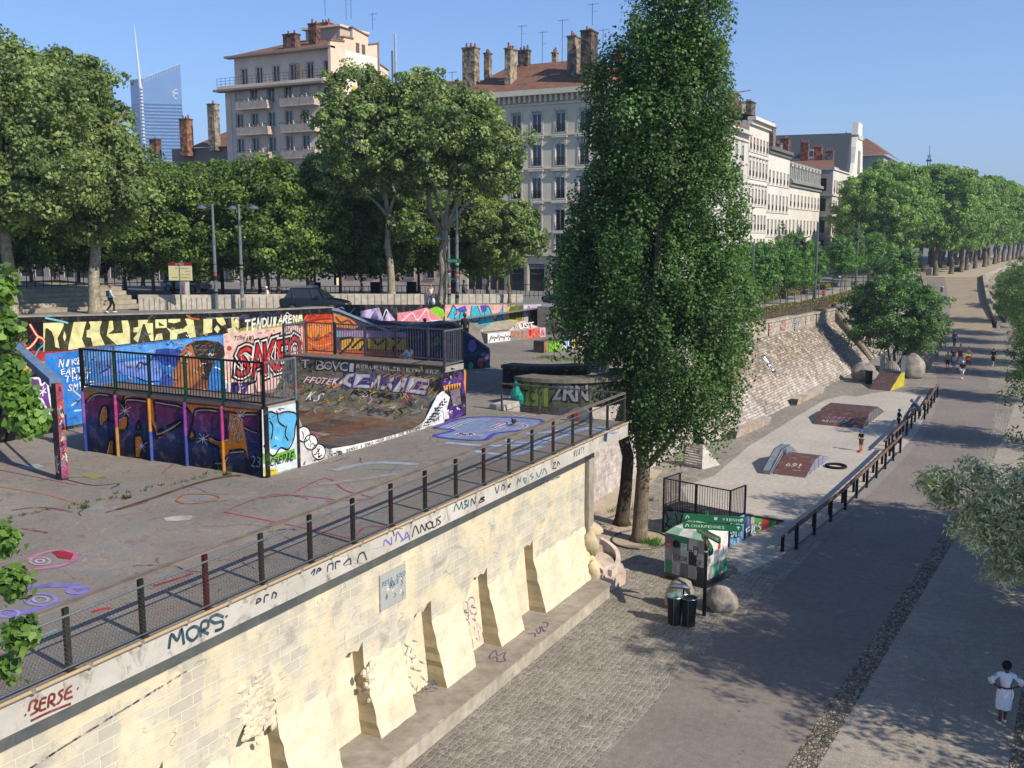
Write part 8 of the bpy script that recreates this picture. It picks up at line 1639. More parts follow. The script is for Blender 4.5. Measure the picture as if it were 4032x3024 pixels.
b.bar((-38.65, 171.2, 13.4), (-38.65, 174.4, 13.4), .05, .05, H('3c403c')); b.build('balcony', 'paint', WBb)
o = link(bpy.data.objects.new('balcony_plants', crown_mesh('balcony_plants', [(0, 0, 0, .7, 1.3, .8)], 700, .3, ['4a6a34', '5c7c40'], 3, csig=.2))); o.parent = WBb; o.location = Vector((-39.2, 172.8, 13.9))-wloc(WBb)
chimney(WBb, -44, 178, 26.4, 1.4, 2.0, 4.6, H('7a6c60'), 2)
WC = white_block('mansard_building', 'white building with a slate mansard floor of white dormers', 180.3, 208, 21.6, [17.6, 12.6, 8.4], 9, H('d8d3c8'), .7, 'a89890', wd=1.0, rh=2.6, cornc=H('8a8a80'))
b = MB(); b.add([(-39.8, 180.3, 22.1), (-39.8, 208, 22.1), (-41.6, 208, 25.6), (-41.6, 180.3, 25.6), (-46, 180.3, 26.6), (-46, 208, 26.6)], [(0, 1, 2, 3), (3, 2, 5, 4)], H('5a6064')); b.add([(-39.8, 180.3, 22.1), (-41.6, 180.3, 25.6), (-50, 180.3, 25.6), (-50, 180.3, 22.1)], [(0, 1, 2, 3)], H('8a8680')); b.build('mansard_roof', 'plain', WC)
dm = MB(); dm.box(-41.2, -.75, 0, -39.7, .75, .1, H('d0ccc0')); dm.box(-41.2, -.75, 0, -39.9, -.5, 2.6, H('d8d4c8')); dm.box(-41.2, .5, 0, -39.9, .75, 2.6, H('d8d4c8')); dm.box(-41.4, -.8, 2.3, -39.8, .8, 2.75, H('c8c4ba')); dm.box(-41, -.5, .1, -40.05, .5, 2.3, (.05, .06, .07)); dm.prism([(-39.75, -.85, 2.75), (-39.75, .85, 2.75), (-39.75, 0, 3.15)], (-1.7, 0, 0), H('b8b4a8'))
for i in range(9):
    d0 = dm.build('dormer', 'paint', local=True) if i == 0 else link(d0_.copy())
    if i == 0: d0_ = d0
    d0.parent = WC; d0.location = Vector((0, 180.3+27.7*(i+.5)/9, 22.2))-wloc(WC)
for y, w_, h, c in ((184, 2.0, 3.8, '6a5a50'), (190, 1.6, 3.0, '8a7a6a'), (196, 2.6, 4.4, '6c4a40')): chimney(WC, -45.5, y, 26.2, 1.5, w_, h, H(c), 3)
aerial(WC, -45, 187, 27, 6.0)
WD = thing('slate_roof_building', 'large building with steep slate roof and white gable at the far end of the facades', 'building', (-40, 225, 5.1))
b = MB(); dw = [(1.2+i*2.6, z, 1.1, 2.4) for i in range(6) for z in (8.6, 12.8, 17, 21)]; facade(b, (-54.0, 209), (1, 0), 16.2, 4.6, 25.5, [(8.6+(k % 3)*2.6, z, 1.2, 2.5) for k, z in enumerate((9, 9, 9, 13, 13, 13, 17.3, 17.3, 17.3, 21.3, 21.3, 21.3))], H('8e8c86')); 
dws = [(1.4+i*2.7, z, 1.1, 2.4) for i in range(12) for z in (8.6, 12.8, 17, 21)]; facade(b, (-37.8, 209), (0, 1), 36, 4.6, 25.5, dws, H('d4cfc4')); b.build('wall', 'plaster', WD)
b = MB(); 
for z in (7.8, 12, 16.2, 20.3, 25.4): b.box(-54, 208.8, z, -37.6, 208.98, z+.3, H('9a988f')); b.box(-37.8, 209, z, -37.55, 245, z+.3, H('cfcabf'))
b.build('cornice', 'plaster', WD)
b = MB(); b.add([(-62, 222, 25.7), (-37.6, 222, 25.7), (-38.5, 232, 34.6), (-62, 232, 34.9), (-38.5, 244, 25)], [(0, 1, 2, 3), (1, 4, 2)], H('3c4448')); b.add([(-54, 209, 25.7), (-37.6, 209, 25.7), (-38.5, 213, 27.6), (-54, 213, 27.6)], [(0, 1, 2, 3)], H('7c5a4c')); b.box(-66, 213, 5, -39, 222, 26.5, H('b8b6b8')); b.build('slate_roof', 'plain', WD)
for x, z in ((-47.5, 30), (-50, 27.2)): 
    b = MB(); b.box(x, 224+(z-28)*.8, z-1, x+2.6, 228+(z-28)*.8, z+.9, H('c8c8c4')); b.box(x+.3, 223.95+(z-28)*.8, z-.6, x+2.3, 224.0+(z-28)*.8, z+.6, (.05, .06, .08)); b.build('dormer', 'paint', WD)
b = MB(); b.prism([(-38.6, 226, 20), (-38.6, 245, 20), (-38.6, 244, 25), (-38.6, 241.4, 28), (-38.6, 240.6, 31.6), (-38.6, 239, 34), (-38.6, 238.6, 37), (-38.6, 233.4, 37), (-38.6, 233, 34), (-38.6, 231.4, 31.6), (-38.6, 230.4, 28), (-38.6, 227, 25)], (1.3, 0, 0), H('dedad2')); b.prism([(-38.8, 233.2, 33.4), (-38.8, 238.8, 33.4), (-38.8, 239.3, 34.3), (-38.8, 232.7, 34.3)], (1.7, 0, 0), H('c4bfb4')); b.box(-37.25, 234.6, 26, -37.2, 237.4, 31, H('8a8880')); b.build('gable', 'plaster', WD)
for x, y, h, c in ((-45.5, 214, 5.5, '7a4c40'), (-43, 215, 4.6, '94523e'), (-40.6, 214.5, 3.6, '6a5c52'), (-50, 212, 4.5, '6c5f58')): chimney(WD, x, y, 25.8, 1.6, 1.2, h, H(c), 3)
aerial(WD, -52, 214, 30, 5)
pd_ = win_proto(1.1, 2.4, surround=.12, sur_c='cfcac0')
for x, z, w_, h in dws: put(pd_, WD, (-37.8, 209), (0, 1), x, z)
FR = thing('far_red_roof_building', 'far house with red roof peeking above the avenue trees', 'building', (-34, 262, 5)); b = MB(); b.box(-44, 250, 5, -34, 275, 31, H('b0a898')); b.build('wall', 'plaster', FR); b = MB(); b.add([(-45, 249, 31), (-33, 249, 31), (-39, 256, 35.5), (-33, 276, 31), (-39, 270, 35.5)], [(0, 1, 2), (1, 3, 4, 2)], H('82604f')); b.build('roof', 'tiles', FR); chimney(FR, -43.5, 250, 31, 1.4, 1.6, 5, H('7c6458'), 2)
mast = MB(); [mast.bar((-34+dx, 352+dy, 24), (-34+dx*.5, 352+dy*.5, 38), .2, .2, H('7a7478')) for dx in (-.6, .6) for dy in (-.6, .6)]; mast.box(-34.8, 351.2, 36, -33.2, 352.8, 36.5, H('5a5458')); mast.tube([(-34, 352, 37), (-34, 352, 41)], .1, H('8a8488'), 6); tag(mast.build('lattice_mast', 'metal'), 'thin lattice mast rising behind the avenue trees', 'mast')
for q in (pr1, pr2, pr3, pr4, p5a, p5b, p5c, pd_): kill(q)
# ---- far tower
TW = thing('glass_tower', 'pale blue glass tower with slanted roof and tall white spire behind the trees', 'tower', (-1005, 940, 0))
A_ = Vector((-1033, 925, 0)); C_ = Vector((-1012, 925, 0)); D_v = Vector((-976, 955, 0)); E_ = Vector((-1000, 975, 0)); F_v = Vector((-1036, 950, 0)); fl = 34
b = MB()
def tface(b, p, q, zt0, zt1, seed):
    n_ = 41; r = random.Random(seed); d = (q-p)
    for k in range(n_):
        za, zb = 60+k*4.15, 60+k*4.15+4.15
        for (u0, u1, c) in ((0, 1.9, '7896bc'), (1.9, 4.15, '3e5c8a')):
            segs_ = 12
            for s_ in range(segs_):
                f0, f1 = s_/segs_, (s_+1)/segs_; cc = [v*r.uniform(.86, 1.1) for v in H(c)]
                zlim = lambda f: zt0+(zt1-zt0)*f
                z0_, z1_ = za+u0, za+u1
                if z0_ > max(zlim(f0), zlim(f1)): continue
                if za > 176: cc = [v*r.uniform(.97, 1.03) for v in H('7090b8')]
                b.quad(tuple(p+d*f0+Vector((0, 0, min(z0_, zlim(f0))))), tuple(p+d*f1+Vector((0, 0, min(z0_, zlim(f1))))), tuple(p+d*f1+Vector((0, 0, min(z1_, zlim(f1))))), tuple(p+d*f0+Vector((0, 0, min(z1_, zlim(f0))))), cc)
tface(b, A_, C_, 206, 206, 1); tface(b, C_, D_v, 206, 226, 2); tface(b, D_v, E_, 226, 226, 3); tface(b, E_, F_v, 226, 212, 4); tface(b, F_v, A_, 212, 206, 5)
b.build('glass_skin', 'skyglass', TW)
b = MB(); P4 = [A_+Vector((0, 0, 200)), C_+Vector((0, 0, 200)), D_v+Vector((0, 0, 216)), E_+Vector((0, 0, 216)), F_v+Vector((0, 0, 206))]; b.poly([tuple(p) for p in P4], H('4c5c70'))
for p, q, z0_, z1_ in ((A_, C_, 206, 206), (C_, D_v, 206, 226), (E_, F_v, 226, 214)):
    b.bar(tuple(p+Vector((0, 0, z0_))), tuple(q+Vector((0, 0, z1_))), 1.2, .8, H('c0ccd8'))
    for i in range(16): m_ = p.lerp(q, i/15); zz = z0_+(z1_-z0_)*i/15; b.bar((m_.x, m_.y, zz-5), (m_.x, m_.y, zz), .5, .5, H('aab8c8'))
b.build('roof_rim', 'plain', TW)
b = MB(); b.tube([(C_.x, C_.y-3, 195), (C_.x-1.5, C_.y-4, 235), (C_.x-3, C_.y-5, 270)], [2.0, 1.2, .35], H('e4e6e8'), 8)
for k in range(26): b.box(C_.x-1.7, C_.y-4.2, 90+k*4.15, C_.x+1.7, C_.y-1, 92.2+k*4.15, H('e0e4e8'))
b.build('spire', 'paint', TW)
b = MB(); uu = (D_v-C_).normalized(); b.X = frame(C_+uu*34+Vector((uu.y, -uu.x, 0))*.4, uu, (0, 0, 1)); b.stroke([(8, 195), (4, 193), (2.5, 189), (3.5, 185), (7, 183)], .9, .1, H('f0f2f4')); b.stroke([(1, 192), (5, 190), (9, 190)], .8, .2, H('f0f2f4')); b.stroke([(4, 187), (6, 191), (8, 188)], .7, .15, H('f0f2f4')); b.X = None; b.build('tower_emblem', 'paint', TW)
# ---------------------------------------------------------------- plaza furniture, cars
def P7(x, y, z=7.5): return (x, y, z)
lw = MB(); WP_ = [(-53.5, 47.6), (-49.9, 51.2), (-45, 56.2), (-40, 61.4), (-34.4, 66.9)]
wallpath(lw, WP_, .4, 7.4, [8.55, 8.45, 8.4, 8.25, 8.1], H('c4bcae')); 
for i in range(60):
    t = i/60*(len(WP_)-1); k = int(t); p = Vector(WP_[k]).lerp(Vector(WP_[k+1]), t-k); lw.box(p.x+.16, p.y-.17, 7.5, p.x+.18, p.y-.15, 8.3, H('8c867a'))
tag(lw.build('low_stone_wall', 'conc'), 'low white stone wall behind the dark car and the lamp posts', 'wall')
stp_ = thing('plaza_steps', 'wide stone steps at the left of the plaza behind the walking man', 'steps', (-62, 45, 7.5))
b = MB()
for k in range(5): b.prism([(-72+k*.0, 33-k*-0.0, 7.4), (-57.0-k*.75, 40+k*.2-5, 7.4), (-54.5-k*.9, 49.5+k*.2, 7.4), (-76, 56, 7.4)], (0, 0, .1+.28*(k+.0)+.18), H(('b0a690', 'a89e88')[k % 2]))
b.v = []; b.f = []; b.c = []; b.m = []
for k in range(5):
    off = 1.5+k*.62; u_ = Vector((.36, .93, 0)); n_ = Vector((-.93, .36, 0)); o_ = Vector((-57.2, 37.2, 0))+n_*off*1.5; a_ = o_-u_*7; c_ = o_+u_*12
    b.prism([tuple(a_+Vector((0, 0, 7.45))), tuple(c_+Vector((0, 0, 7.45))), tuple(c_+n_*14+Vector((0, 0, 7.45))), tuple(a_+n_*14+Vector((0, 0, 7.45)))], (0, 0, .05+.27*(k+1)), [v*(1.0 if k % 2 else .92) for v in H('b4aa96')])
b.build('steps_block', 'conc', stp_)
b = MB(); c0 = Vector((-66, 36, 8.9)); 
for i in range(60): p = c0+Vector((.36, .93, 0))*(i*.55); b.bar((p.x, p.y, 8.8), (p.x, p.y, 10.6), .04, .04, H('22262a'))
for z in (9.0, 10.55): b.bar((c0.x, c0.y, z), (c0.x+.36*33, c0.y+.93*33, z), .06, .06, H('22262a'))
tag(b.build('dark_fence', 'metal'), 'dark vertical bar fence at the top of the plaza steps', 'fence')
b = MB(); 
for i in range(70): x = -52+i*.28; y = 58+i*.235; b.bar((x, y, 7.5), (x, y, 8.6), .03, .03, H('22262a'))
b.bar((-52, 58, 8.6), (-52+19.6, 58+16.45, 8.6), .05, .05, H('22262a')); b.bar((-52, 58, 7.7), (-52+19.6, 58+16.45, 7.7), .04, .04, H('22262a'))
tag(b.build('dark_handrail', 'metal'), 'dark handrail fence behind the low white wall', 'fence')
def lamp(lab, x, y, z, h, arm_dx, stick=True, dx2=None):
    t = thing('street_lamp', lab, 'street lamp', (x, y, z), 0, 'grey street lamps on the plaza')
    b = MB(); b.tube([(x, y, z), (x, y, z+h*.6), (x, y, z+h)], [.13, .11, .08], H('8e9898'), 10); b.cyl(x, y, z+h*.62, z+h*.66, .14, H('7c8686'), 10)
    if stick: 
        r = random.Random(int(x*10)); 
        for i in range(14): zz = z+.5+r.random()*2.6; b.cyl(x, y, zz, zz+.14, .132, H(r.choice(('d8d4cc', '3c3c40', 'b8b0a8', 'c84838', '8a8c90'))), 10)
    b.build('pole', 'metal', t)
    for d in ([arm_dx] if dx2 is None else [arm_dx, dx2]):
        b = MB(); b.bar((x, y, z+h-.15), (x+d*.9, y, z+h-.12), .05, .05, H('8e9898')); b.tube([(x+d, y, z+h-.34), (x+d, y, z+h-.28), (x+d, y, z+h-.16), (x+d, y, z+h-.06)], [.36, .38, .26, .06], H('a4b0b0'), 14); b.build('lamp_head', 'steel', t)
lamp('left grey street lamp with a head pointing left', -49.6, 50.8, 7.5, 7.1, -.95); lamp('second grey street lamp with a head pointing right', -48.0, 51.6, 7.5, 7.05, 1.3, True, -.5)
lamp('grey lamp post with low head in front of the bent plane trunk', -37.3, 61.1, 7.5, 5.0, -.85); lamp('taller slim lamp post carrying the green street sign', -36.8, 61.4, 7.5, 7.2, 1.2)
gs = MB(); gs.box(-37.55, 61.0, 10.55, -36.3, 61.05, 10.85, H('1f8a5a')); gs.X = frame((0, 60.99, 0), (1, 0, 0), (0, 0, 1)); letters(gs, 'CENTRE', -37.4, 10.63, .9, .13, [(0, H('d8ece0'))], 0, 0, .8); gs.X = None
tag(gs.build('green_street_sign', 'plain'), 'small green direction sign on the slim lamp post', 'sign')
hs = thing('hotel_sign', 'cream and dark red hotel direction sign on a pole in the plaza', 'sign', (-50.4, 48.4, 7.5))
b = MB(); b.tube([(-50.4, 48.4, 7.5), (-50.4, 48.4, 10.75)], .06, H('6c8478'), 8); b.build('pole', 'metal', hs)
u_ = Vector((.94, .34, 0)); o_ = Vector((-51.1, 48.1, 9.55)); b = MB(frame(o_, u_, (0, 0, 1))); b.box(0, 0, -.05, 1.62, .95, 0, H('d8d0a0')); b.box(0, .95, -.05, 1.62, 1.17, .004, H('7c2430')); b.box(-.03, -.03, -.06, 1.65, 0, .01, H('a0a098'))
letters(b, 'HOTELS', .5, 1.0, .6, .11, [(0, H('e0d0c8'))], 0, 0, .8, h0=.01)
for i, t_ in enumerate(('LE ROOSEVELT', 'FOCH', 'DU PARC', 'HOTEL ROOSEVELT')): letters(b, t_, 1.5-.085*len(t_), .74-.2*i, .085*len(t_), .08, [(0, H('5a5440'))], 0, 0, .8, h0=.006)
b.X = None; b.build('sign_board', 'plain', hs)
bx = thing('plaza_pillar_box', 'pale square pillar with a poster at the end of the low white wall', 'pillar', (-52.6, 51.0, 7.5)); b = MB(); b.box(-52.9, 50.7, 7.5, -52.35, 51.1, 9.3, H('c8c0b8')); b.build('pillar', 'conc', bx); b = MB(); b.box(-52.8, 50.68, 8.5, -52.45, 50.7, 9.05, H('a888b0')); b.build('poster', 'paint', bx)
def car(name, lab, loc, rz, L_=4.8, W_=1.95, Hh=1.72, col='2a3440', suv=True):
    t = thing(name, lab, 'car', loc, rz, None); hl, hw = L_/2, W_/2; b = MB(); g0 = .28; belt = Hh*.60
    st_ = [(-hl, .55, belt*.86, .80), (-hl+.15, .36, belt*.98, .93), (-hl+.9, g0, belt*1.02, 1.0), (-.3, g0, belt*1.0, 1.0), (hl-1.5, g0, belt*.97, 1.0), (hl-.7, g0+.02, belt*.86, .97), (hl-.15, .38, belt*.74, .86), (hl, .5, belt*.58, .7)]
    rings = []
    for x, zb, zt_, k in st_:
        w2 = hw*k; rings.append([(x, -w2*.94, zb), (x, -w2, zb+.18), (x, -w2, zt_-.22), (x, -w2*.93, zt_), (x, w2*.93, zt_), (x, w2, zt_-.22), (x, w2, zb+.18), (x, w2*.94, zb)])
    vs = [p for r_ in rings for p in r_]; fs = [(i*8+k, i*8+(k+1) % 8, (i+1)*8+(k+1) % 8, (i+1)*8+k) for i in range(len(rings)-1) for k in range(8)]+[tuple(range(8))[::-1], tuple(range(len(vs)-8, len(vs)))]
    b.add(vs, [f[::-1] for f in fs], H(col)); rf = [(-hl+.75 if suv else -hl+1.1), (hl-2.1 if suv else hl-2.0)]; zr = Hh
    b.add([(rf[0], -hw*.72, zr-.03), (rf[1]-.2, -hw*.74, zr), (rf[1]-.2, hw*.74, zr), (rf[0], hw*.72, zr-.03), (rf[0]-.05, -hw*.74, zr-.12), (rf[1]-.05, -hw*.76, zr-.09), (rf[1]-.05, hw*.76, zr-.09), (rf[0]-.05, hw*.74, zr-.12)], [(0, 1, 2, 3), (4, 5, 1, 0), (3, 2, 6, 7), (5, 6, 2, 1), (7, 4, 0, 3)], H(col))
    for sx in (-1, 1):
        for xx in (-hl+.78, -.25, hl-2.0): b.bar((xx+(.25 if xx < 0 else .5), sx*hw*.92, belt), (xx+.1, sx*hw*.755, zr-.08), .09, .06, H(col))
    b.build('body', 'gloss', t, local=True)
    b = MB(); w1, w2 = hw*.90, hw*.74; xr = rf[0]; xf = rf[1]; zb = belt*1.0-.02; zt_ = zr-.1
    q = [(xr-.42, -w1, zb), (xf+.85, -w1, zb), (xf, -w2, zt_), (xr+.02, -w2, zt_), (xr-.42, w1, zb), (xf+.85, w1, zb), (xf, w2, zt_), (xr+.02, w2, zt_)]
    b.add(q, [(0, 1, 2, 3), (5, 4, 7, 6), (1, 5, 6, 2), (4, 0, 3, 7)], (.03, .035, .04)); b.build('windows', 'glass', t, local=True)
    for sx in (-1, 1):
        for x in (-hl+.95, hl-.95):
            b = MB(); b.tube([(x, sx*(hw-.24), .34), (x, sx*(hw+.0), .34)], .345, H('161618'), 18); b.build('wheel', 'plain', t, local=True).name = 'wheel'
            w_ = t.children[-1]; r_ = MB(); r_.tube([(x, sx*(hw-.1), .34), (x, sx*(hw+.012), .34)], .22, H('7c7e82'), 12); ro = r_.build('rim', 'steel', local=True); ro.parent = w_
        b = MB(); b.box(-hl-.01, sx*hw*.50-.26, belt*.74, -hl+.12, sx*hw*.50+.26, belt*.90, H('a01c1c')); b.build('tail_light', 'gloss', t, local=True); b = MB(); b.box(hl-.22, sx*hw*.55-.2, belt*.54, hl-.02, sx*hw*.55+.2, belt*.66, H('c8ccd0')); b.build('headlight', 'gloss', t, local=True)
        b = MB(); b.box(hl-2.05, sx*(hw+.02)-.07, belt+.02, hl-1.85, sx*(hw+.02)+.13*sx, belt+.2, H(col)) if sx > 0 else b.box(hl-2.05, -hw-.15, belt+.02, hl-1.85, -hw+.05, belt+.2, H(col)); b.build('wing_mirror', 'gloss', t, local=True)
        b = MB(); b.bar((xr, sx*hw*.7, zr+.03), (xf-.2, sx*hw*.7, zr+.05), .04, .04, H('b0b4b8')); b.build('roof_rail', 'steel', t, local=True)
    b = MB(); b.box(-hl-.015, -.27, belt*.56, -hl+.0, .27, belt*.66, H('c8c8c0')); b.build('number_plate', 'plain', t, local=True); return t
car('dark_suv', 'dark blue grey estate car with silver roof rails above the orange mural', (-43.3, 53.6, 7.3), R(24), 4.6, 1.95, 1.72, '1a202a')
car('black_hatchback', 'low black hatchback above the far graffiti wall', (-31.6, 69.4, 7.1), R(20), 4.2, 1.8, 1.45, '20303c', False); car('red_car', 'red car just left of the poplar at the street', (-28.0, 73.4, 6.75), R(40), 4.2, 1.8, 1.45, 'a02020', False)
car('white_parked_car', 'white parked car in the shade under the lime trees', (-68.5, 66.5, 7.4), R(10), 4.5, 1.85, 1.6, 'c0c4c8', True); car('dark_parked_car', 'dark parked car in the street left of the planted strip', (-33.5, 102, 6.3), R(90), 4.4, 1.8, 1.5, '2a2c30', False)
# tall poles with span wire along the strip
for i, (x, y, zt_, lab) in enumerate(((-24.3, 95.5, 11.6, 'nearest green grey catenary pole right of the poplar'), (-21.6, 112, 13.9, 'second tall catenary pole in the planted strip'), (-20.8, 134, 14.2, 'third tall catenary pole behind the quay tree'))):
    t = thing('catenary_pole', lab, 'pole', (x, y, lo_z(y)), 0, 'catenary poles along the strip'); b = MB(); b.tube([(x, y, lo_z(y)), (x, y, zt_)], [.16, .12], H('6c7872'), 10); b.build('pole', 'metal', t)
for i, (a, c) in enumerate((((-24.3, 95.5, 11.3), (-22.2, 111, 12.4)), ((-21.5, 112, 11.2), (-20.3, 134, 12.8)), ((-20.8, 134, 11.6), (-22, 170, 13.4)))):
    b = MB(); A_ = Vector(a); C_ = Vector(c); b.tube([tuple(A_.lerp(C_, k/8)-Vector((0, 0, .5*math.sin(math.pi*k/8)))) for k in range(9)], .05, H('2c3030'), 5); e = A_.lerp(C_, .86); b.ell(e.x, e.y, e.z-.45, .3, .3, .38, H('2a2e30'), 10, 6); b.ell(e.x, e.y, e.z-.62, .2, .2, .2, H('c8ccc8'), 8, 5)
    tag(b.build('hanging_street_light', 'metal'), ('near', 'middle', 'far')[i]+' street light hung on a cable above the planted strip', 'street lamp', 'cable hung street lights')
bn = MB(); bn.box(-16.5, 228, 4.95, -14.5, 228.5, 5.4, H('3a3c40')); bn.box(-16.5, 228.5, 5.4, -14.5, 228.6, 5.9, H('3a3c40')); tag(bn.build('park_bench', 'metal'), 'dark bench under the avenue plane trees', 'bench')
pb = MB(); pb.box(-19.0, 203, 4.9, -17.9, 203.8, 6.5, H('b8b0a0')); pb.box(-18.9, 202.98, 5.1, -18.0, 203.0, 6.3, H('6a6a68')); tag(pb.build('utility_cabinet', 'paint'), 'pale utility cabinet at the head of the far ramp', 'cabinet')
# barrier, post box bits near shops
for i, (x, y) in enumerate(((-47.6, 66.5), (-45.2, 68.2), (-42.6, 70.5), (-51.5, 63.8))):
    b = MB(); b.box(x-.35, y-.2, 7.3, x+.35, y+.2, 8.75, H('1e2224')); tag(b.build('black_planter_bin', 'plain'), 'black box bin under the lime trees, number %d from the left' % ([3, 2, 1, 0][::-1].index(3-i)+1 if 0 else {3: 1, 0: 2, 1: 3, 2: 4}[i]), 'bin', 'black box bins')
# ---------------------------------------------------------------- people
def skin_mesh(vs, es, rad, sub=1):
    me = bpy.data.meshes.new('sk'); me.from_pydata(vs, es, []); o = link(bpy.data.objects.new('sk', me)); md = o.modifiers.new('s', 'SKIN'); md.use_smooth_shade = True
    sk = me.skin_vertices[0].data
    for i, r in enumerate(rad): sk[i].radius = (r, r) if not hasattr(r, '__len__') else r; sk[i].use_root = (i == 0)
    if sub: q = o.modifiers.new('u', 'SUBSURF'); q.levels = q.render_levels = sub
    bpy.context.view_layer.update(); ev = o.evaluated_get(bpy.context.evaluated_depsgraph_get()).to_mesh()
    V = [tuple(v.co) for v in ev.vertices]; F = [tuple(p.vertices) for p in ev.polygons]; bpy.data.objects.remove(o); bpy.data.meshes.remove(me); return V, F
BASE = dict(pel=(0, 0, .95), sp=(0, 0, 1.12), ch=(0, 0, 1.33), nk=(0, .0, 1.50), hd=(0, .02, 1.63), shL=(-.17, 0, 1.42), shR=(.17, 0, 1.42), elL=(-.23, -.02, 1.13), elR=(.23, -.02, 1.13), wrL=(-.25, .06, .88), wrR=(.25, .06, .88),
  hiL=(-.09, 0, .90), hiR=(.09, 0, .90), knL=(-.10, .02, .49), knR=(.10, .02, .49), anL=(-.10, -.02, .09), anR=(.10, -.02, .09), toL=(-.11, .15, .035), toR=(.11, .15, .035))
WALK = dict(knL=(-.09, .20, .52), anL=(-.09, .16, .10), toL=(-.1, .33, .06), knR=(.09, -.02, .49), anR=(.09, -.30, .16), toR=(.1, -.18, .05), elL=(-.22, -.12, 1.15), wrL=(-.22, -.12, .90), elR=(.22, .06, 1.14), wrR=(.22, .26, .96))
HIPS = dict(elL=(-.40, -.10, 1.22), wrL=(-.19, -.06, 1.06), elR=(.40, -.10, 1.20), wrR=(.19, -.06, 1.06), knR=(.07, .05, .49), anR=(.05, .02, .09), toR=(.05, .19, .03), anL=(-.10, -.14, .10), toL=(-.13, .03, .03), knL=(-.09, -.03, .49))
PUSH = dict(elL=(-.2, .14, 1.16), wrL=(-.16, .40, 1.06), elR=(.2, .14, 1.16), wrR=(.16, .40, 1.06))
SIT = dict(pel=(0, 0, 1.12), sp=(0, .10, 1.27), ch=(0, .26, 1.42), nk=(0, .40, 1.52), hd=(0, .50, 1.58), shL=(-.18, .30, 1.46), shR=(.18, .30, 1.46), elL=(-.22, .45, 1.20), elR=(.22, .45, 1.20), wrL=(-.08, .58, 1.08), wrR=(.10, .60, 1.08), hiL=(-.10, 0, 1.08), hiR=(.10, 0, 1.08), knL=(-.14, .42, 1.02), knR=(.14, .42, 1.02), anL=(-.12, .32, .70), anR=(.12, .32, .70), toL=(-.13, .48, .66), toR=(.13, .48, .66))
FLOOR = dict(pel=(0, 0, .14), sp=(0, .02, .32), ch=(0, .06, .52), nk=(0, .08, .68), hd=(0, .1, .82), shL=(-.17, .06, .62), shR=(.17, .06, .62), elL=(-.24, .12, .38), elR=(.24, .12, .38), wrL=(-.12, .34, .42), wrR=(.12, .34, .42), hiL=(-.1, .05, .12), hiR=(.1, .05, .12), knL=(-.15, .42, .45), knR=(.15, .42, .45), anL=(-.12, .62, .08), anR=(.12, .62, .08), toL=(-.12, .78, .04), toR=(.12, .78, .04))
